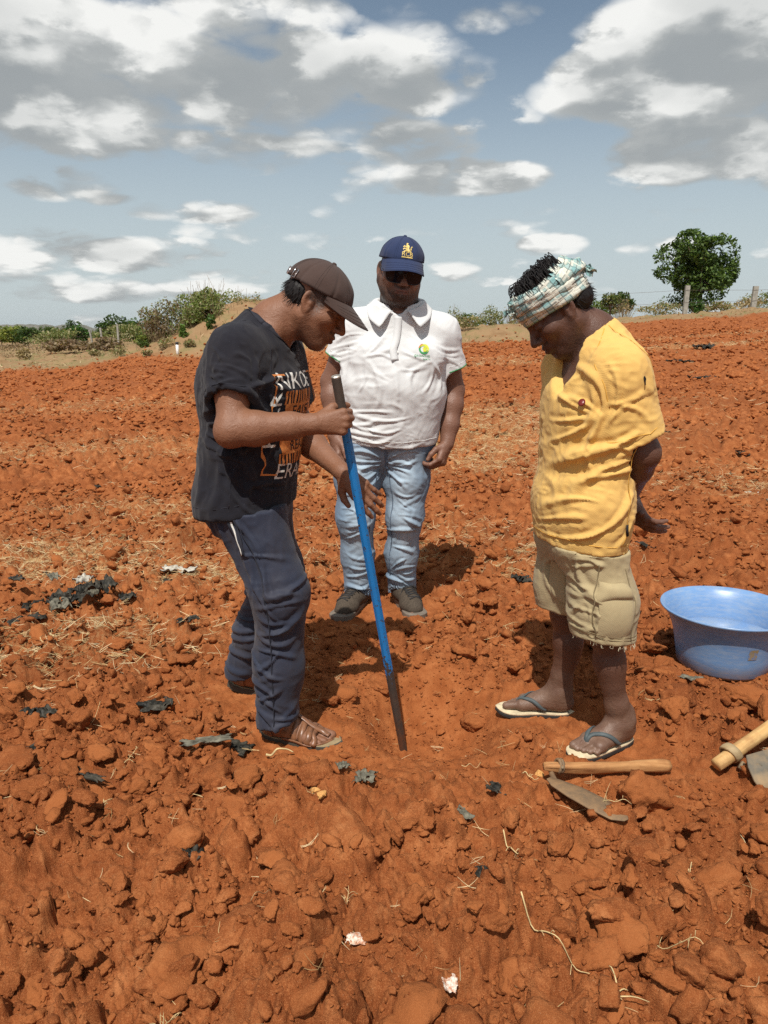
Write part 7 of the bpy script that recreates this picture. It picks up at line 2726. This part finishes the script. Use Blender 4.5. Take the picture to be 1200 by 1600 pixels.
# ------------------------------------------------------------------ stones, film scraps, stalks
def build_litter():
    t = material('quartz')
    n = t.noise(t.obj, 2.2, 5, .7); n2 = t.voro(t.obj, 3.0)
    QUARTZ = finish(t, t.mix(t.ramp(n, [(.42, 0), (.58, 1)]), (.74, .66, .56), (.48, .22, .12)), .55, n, .5, .01, .4)
    for i, (px, py, s, lab) in enumerate([(-.063, 1.413, (.026, .024, .019), 'pink-white quartz stone with a hollow, in the near soil'), (.129, 1.263, (.025, .021, .017), 'pale angular quartz stone with a rusty flank, near the bottom edge'),
                                          (.205, 1.545, (.010, .008, .008), 'tiny white stone in the middle of the near soil'), (.452, 2.0, (.018, .015, .012), 'small ochre pebble by the hoe socket'), (-.165, 1.86, (.019, .016, .014), 'small orange stone in front of the sandalled foot'), (-.19, 1.90, (.016, .012, .012), 'small dark orange stone left of its twin before the sandalled foot'),
                                          (.74, 1.62, (.014, .012, .009), 'small pinkish stone right of the flat slabs'), (1.95, 6.8, (.07, .05, .05), 'pale stone lying in the strawy field behind the yellow shirt')]):
        me = clod_mesh(400 + i, 4, .8, .12)
        me.materials.append(QUARTZ)
        o = bpy.data.objects.new('stone', me); COL.objects.link(o)
        o.location = (px, py, gz(px, py) + s[2] * .55); o.scale = s; o.rotation_euler = (.2, .1, i * 1.9)
        if i in (3, 4, 5): me.materials.clear(); me.materials.append(OCHRE)
        tag(o, lab, 'stone', 'loose stones on the soil')
    # torn mulch film
    t = material('mulch_film')
    n = t.noise(t.obj, 25, 4, .6)
    FILM = finish(t, t.mix(t.ramp(n, [(.4, 0), (.7, 1)]), (.014, .014, .012), (.075, .066, .050)), .5, t.noise(t.obj, 120, 3), .6, .003, .14)
    FILMG = plain('dusty_film', (.125, .115, .085), .65, .6, 40, .25)
    FILML = plain('bleached_film', (.40, .37, .31), .7, .4, 40, .3)

    def scrap(x, y, w, d, seed, mat, lab, group='scraps of plastic film', lift=.012, h=.5, name='film_scrap'):
        rng = np.random.default_rng(seed)
        n = 18
        u, v = np.meshgrid(np.linspace(-1, 1, n), np.linspace(-1, 1, n), indexing='ij')
        P = np.stack([u.ravel(), v.ravel(), np.zeros(n * n)], 1)
        ph = rng.uniform(0, 6.28)
        z = np.abs(vnoise(P + seed, 1.7, seed)) * .9 + .45 * vnoise(P + seed, 3.6, seed + 1) + .25 * vnoise(P, 7, seed + 2)
        px = P[:, 0] * (1 + .28 * vnoise(P + 3, 2.1, seed)) + .2 * vnoise(P + 9, 3, seed); py = P[:, 1] * (1 + .3 * vnoise(P + 5, 2.3, seed)) + .2 * vnoise(P + 11, 3, seed)
        c, s = math.cos(ph), math.sin(ph)
        X = px * w / 2; Y = py * d / 2
        V = np.stack([X, Y, z * h * min(w, d) * .5], 1)
        R2 = np.array([[c, -s, 0], [s, c, 0], [0, 0, 1]])
        V = V @ R2.T
        i = np.arange(n - 1)[:, None] * n + np.arange(n - 1)[None]
        F = np.stack([i, i + 1, i + n + 1, i + n], -1).reshape(-1, 4)
        keep = vnoise(V[F].mean(1) / max(w, d) * 6, 1.0, seed + 5) > -.62
        me = mesh_np(V, F[keep], 'film')
        o = link(name, me, mat)
        md = o.modifiers.new('thick', 'SOLIDIFY'); md.thickness = .0012
        o.location = (x, y, gz(x, y) + lift)
        return tag(o, lab, 'plastic scrap', group)
    rng = np.random.default_rng(9)
    k = 0
    heap = [(-.10, .02, .16, .12, FILM), (.03, .0, .20, .12, FILM), (.14, .02, .18, .10, FILM), (-.22, -.02, .16, .07, FILM), (-.04, -.07, .16, .10, FILMG), (.10, -.07, .15, .09, FILM), (.22, -.01, .14, .08, FILMG), (-.02, .10, .10, .07, FILML), (-.15, .08, .12, .06, FILMG), (.28, -.05, .09, .06, FILM), (.06, .07, .12, .08, FILMG), (-.30, .03, .10, .05, FILM)]
    for i, (dx, dy, w, d, m) in enumerate(heap):
        scrap(-1.50 + dx * 1.0, 3.56 + dy * 1.4, w * .85, d * .85, 20 + i, m, 'crumpled strip of torn mulch film in the dark heap on the left', 'strips in the heap of torn film', .018 + .028 * (i % 3), .8)
    for x, y, w, d, m, lab in [
            (-1.185, 2.435, .10, .085, FILM, 'square dark scrap of film at the left beside a broad clod'), (-1.14, 2.21, .13, .035, FILM, 'narrow black scrap near the left picture edge'), (-.80, 2.47, .11, .07, FILM, 'black scrap tangled in dry stalks, left of the sandalled foot'),
            (-.465, 2.205, .085, .07, FILM, 'black crumpled scrap just left of the sandalled foot'), (-.545, 2.14, .14, .04, FILMG, 'grey-black strip trailing from the scrap left of the sandal'), (-.86, 1.98, .13, .03, FILM, 'thin grey-black strip in the soil at lower left'),
            (-.482, 1.665, .060, .052, FILM, 'small dark green-black scrap under a clod in the near soil'), (-.055, 1.94, .055, .05, FILMG, 'grey-green crumpled scrap in front of the hole'), (-.115, 1.935, .035, .03, FILMG, 'tiny grey-green scrap left of its larger twin'),
            (.315, 1.895, .06, .035, FILM, 'black scrap beside the clods left of the small hoe'), (.225, 1.50, .042, .032, FILM, 'black splinter of film right of the pink-white stone'), (.21, 1.79, .05, .025, FILMG, 'thin dark scrap in the soil below the hole'),
            (-1.10, 3.95, .16, .09, FILML, 'bleached white scrap of film behind the dark heap'), (-1.16, 3.88, .12, .07, FILM, 'dark scrap beside the bleached white one'), (-2.4, 6.3, .25, .06, FILM, 'black strip far back in the left field'), (1.5, 2.95 + 1.3, .12, .05, FILM, 'black bit of film behind the tub'),
            (.72, 3.85, .12, .08, FILM, 'black scrap left of the khaki shorts'), (1.12, 2.575, .09, .03, FILMG, 'dark flake of film between tub and clods'), (3.0, 8.6, .34, .07, FILM, 'black strip in the right field behind the elbow'), (3.3, 7.0, .22, .07, FILM, 'black scrap right of the elbow'),
            (2.75, 5.7, .30, .08, FILML, 'bleached strip at the right picture edge'), (2.9, 5.35, .3, .06, FILMG, 'grey strip at the right picture edge'), (6.2, 16.5, .6, .2, FILM, 'black film far back near the straw line'), (7.9, 19.4, .5, .4, FILM, 'dark lump of film on the straw line'), (5.4, 13.2, .5, .2, FILM, 'small black scrap in the far right field'),
            (-1.62, 3.30, .15, .07, FILM, 'black scrap just in front of the dark heap'), (-.86, 3.18, .09, .05, FILM, 'small black scrap right of the dark heap')]:
        k += 1
        scrap(x, y, w, d, 60 + k, m, lab, lift=.010, h=.55)
    # dry stalks one can point at
    ST = plain('straw', (.56, .42, .21), .8, .3, 30, .2)
    ST2 = plain('twig_bark', (.30, .17, .08), .85, .3, 40, .2)

    def stalk(x, y, ang, L, r, mat, lab, bend=.2, branches=0, lift=.012, seed=0):
        rng = np.random.default_rng(seed + int(abs(x * 999)))
        root = empty('dry_stalk', (x, y, gz(x, y)), lab, 'dry stalk', 'dry stalks on the soil')
        d = A(math.cos(ang), math.sin(ang), 0); s = A(-d[1], d[0], 0)
        pts = []
        for t in np.linspace(-.5, .5, 6):
            q = A(x, y, 0) + d * L * t + s * (bend * L * (t * t - .1) + rng.normal() * .01 * L)
            q[2] = gz(q[0], q[1]) + lift + .010 * rng.random()
            pts.append(q)
        pts = spline(pts, 18)
        mb = MB(); mb.tube(pts, np.linspace(r * .72, r * .38, 18), 6); link('stem', mb.mesh(), mat, root)
        for b in range(branches):
            i = rng.integers(3, 17)
            q = pts[i]; e = q + (d * rng.uniform(-.2, .9) + s * rng.normal() + A(0, 0, .35 * rng.random())) * L * rng.uniform(.12, .3)
            e[2] = max(e[2], gz(e[0], e[1]) + .004)
            mb = MB(); mb.tube(spline([q, (q + e) / 2 + A(0, 0, .006), e], 6), np.linspace(r * .5, r * .25, 6), 4); link('side_stem', mb.mesh(), mat, root)
    for a in [(-.285, 1.548, R(48), .065, .0022, ST2, 'short straight brown twig lying left of the pink-white stone', .05, 0), (-.325, 2.165, R(12), .085, .0055, ST, 'thick pale broken stick just in front of the sandal', .15, 0),
              (.350, 1.348, R(-38), .16, .0024, ST, 'long bent pale stalk right of the second white stone', .25, 3), (.45, 1.245, R(75), .10, .0035, ST, 'pale curled root at the bottom edge', .6, 4), (.60, 1.36, R(-40), .17, .0018, ST, 'thin pale stalk with fine branches at lower right', .1, 6),
              (.715, 1.56, R(60), .06, .0022, ST, 'short straight straw leaning on a clod at right', .05, 0), (.325, 1.68, R(-62), .10, .0025, ST, 'crumpled pale husk below the small hoe', .3, 5), (-.25, 1.575, R(-70), .05, .0016, ST, 'tiny forked straw above the wide near slab', .1, 3),
              (-.42, 1.19, R(60), .13, .0016, ST, 'dry grass tuft at the bottom left edge', .2, 12), (-.085, 1.525, R(80), .055, .0014, ST, 'little dry sprig above the pink-white stone', .2, 8), (.60, 1.80, R(-20), .10, .0016, ST, 'pale straws right of the dark red clod', .2, 5),
              (-.78, 2.13, R(75), .10, .0020, ST, 'pale stalk left of the smooth orange lump', .2, 6), (-.40, 2.06, R(80), .06, .0020, ST, 'broken pale husks below the grey-black strip', .3, 6), (-1.0, 2.36, R(65), .14, .0018, ST, 'thin stalk standing out beside the black tangled scrap', .1, 4),
              (-.77, 1.88, R(-65), .05, .0015, ST, 'small splayed grass tuft among the left clods', .1, 10), (.71, 2.75, R(60), .09, .0015, ST, 'thin forked straw in the shade behind the bare feet', .1, 3), (-.33, 2.50, R(8), .075, .0016, ST, 'straight straw in the shadow of the bent man', .05, 0),
              (.06, 2.95, R(-14), .12, .0014, ST, 'curved pale straw in the shadow behind the bar', .3, 1), (.42, 1.98, R(-35), .05, .0022, ST, 'two pale chips beside the hoe socket', .1, 2), (.26, 2.06, R(15), .06, .0014, ST, 'fine straw right of the hole', .2, 0), (.54, 3.15, R(-70), .10, .0020, ST, 'pale fibrous husk left of the khaki shorts', .4, 6)]:
        stalk(*a)
    # straw litter that nobody could count
    protos = []
    for i in range(8):
        r = np.random.default_rng(500 + i)
        mb = MB()
        for q in range(1 + i % 3):
            d = unit(A(r.normal(), r.normal(), .15 * r.normal())); s = r.normal(size=3) * .28
            mb.tube(spline([-d * .5, s * .5 * A(1, 1, .6), d * .5 + A(0, 0, .05)], 5), [.010, .014, .013, .010, .006], 3, False)
        me = mb.mesh('straw'); me.materials.append(STRAW_M); protos.append(me)
    rng = np.random.default_rng(77)
    xs, ys, ls = [], [], []
    for (a, b, ra, rb, w) in STRAW:
        dist = math.hypot(a, b)
        n = int(min(4200, 1700 * w * ra * rb / max(.35, (dist / 7) ** 1.3) + 120))
        x = a + rng.normal(size=n) * ra * .62; y = b + rng.normal(size=n) * rb * .62
        xs.append(x); ys.append(y); ls.append(rng.uniform(.025, .075, n) * (1 + .05 * dist))
    n = 1500
    r = np.sqrt(rng.uniform(1.0, 46, n)); a = np.radians(rng.uniform(-40, 40, n))
    xs.append(r * np.sin(a)); ys.append(r * np.cos(a)); ls.append(rng.uniform(.02, .06, n))
    n = 1200
    r = np.sqrt(rng.uniform(40, 800, n)); a = np.radians(rng.uniform(-34, 34, n))
    xs.append(r * np.sin(a)); ys.append(r * np.cos(a)); ls.append(rng.uniform(.06, .14, n))
    x = np.concatenate(xs); y = np.concatenate(ys); l = np.concatenate(ls)
    k = np.ones(len(x), bool)
    for fx, fy, fr in FEET: k &= np.hypot(x - fx, y - fy) > fr * .8
    x, y, l = x[k], y[k], l[k]
    P = np.stack([x, y, ground_at(x, y) + .008 + l * .12], 1)
    rot = np.stack([rng.normal(size=len(x)) * .25, rng.normal(size=len(x)) * .25, rng.uniform(0, 6.28, len(x))], 1)
    wd = np.maximum(1.0, np.hypot(x, y) / 9)[:, None]
    scatter('straw_litter', P, rot, l[:, None] * np.concatenate([np.ones_like(wd), np.ones_like(wd), np.ones_like(wd)], 1), rng.integers(0, 8, len(x)), protos, None, 'pale dry straw strewn over the red soil')


def straw_mat():
    t = material('pale_straw')
    oi = t.new('ShaderNodeObjectInfo')
    return finish(t, t.ramp(oi.outputs['Random'], [(0, (.36, .23, .10)), (.5, (.54, .39, .19)), (1, (.66, .54, .33))]), .8, None, 0, 0, .2)


STRAW_M = straw_mat()
OCHRE = plain('ochre_stone', (.52, .27, .085), .7, .25, 3, .3)
build_bar(); build_tub(); build_hoes(); build_litter()
print('props', round(time.time() - T0, 1))

# ------------------------------------------------------------------ the air: far things pale towards the horizon
def build_haze():
    m = bpy.data.materials.new('haze_air'); m.use_nodes = True
    n = m.node_tree.nodes; n.clear()
    out = n.new('ShaderNodeOutputMaterial'); pv = n.new('ShaderNodeVolumePrincipled')
    pv.inputs['Color'].default_value = (.80, .88, .95, 1)
    pv.inputs['Density'].default_value = 0.00004
    pv.inputs['Anisotropy'].default_value = 0.2
    m.node_tree.links.new(pv.outputs[0], out.inputs['Volume'])
    bm = bmesh.new(); bmesh.ops.create_cube(bm, size=1)
    for v in bm.verts: v.co = (v.co.x * 18400, v.co.y * 18400, -9 + (v.co.z + .5) * 109)
    tag(link('haze', bm_mesh(bm), m, smooth=False), 'thin pale haze hanging in the air over the far land', kind='stuff')


build_haze()
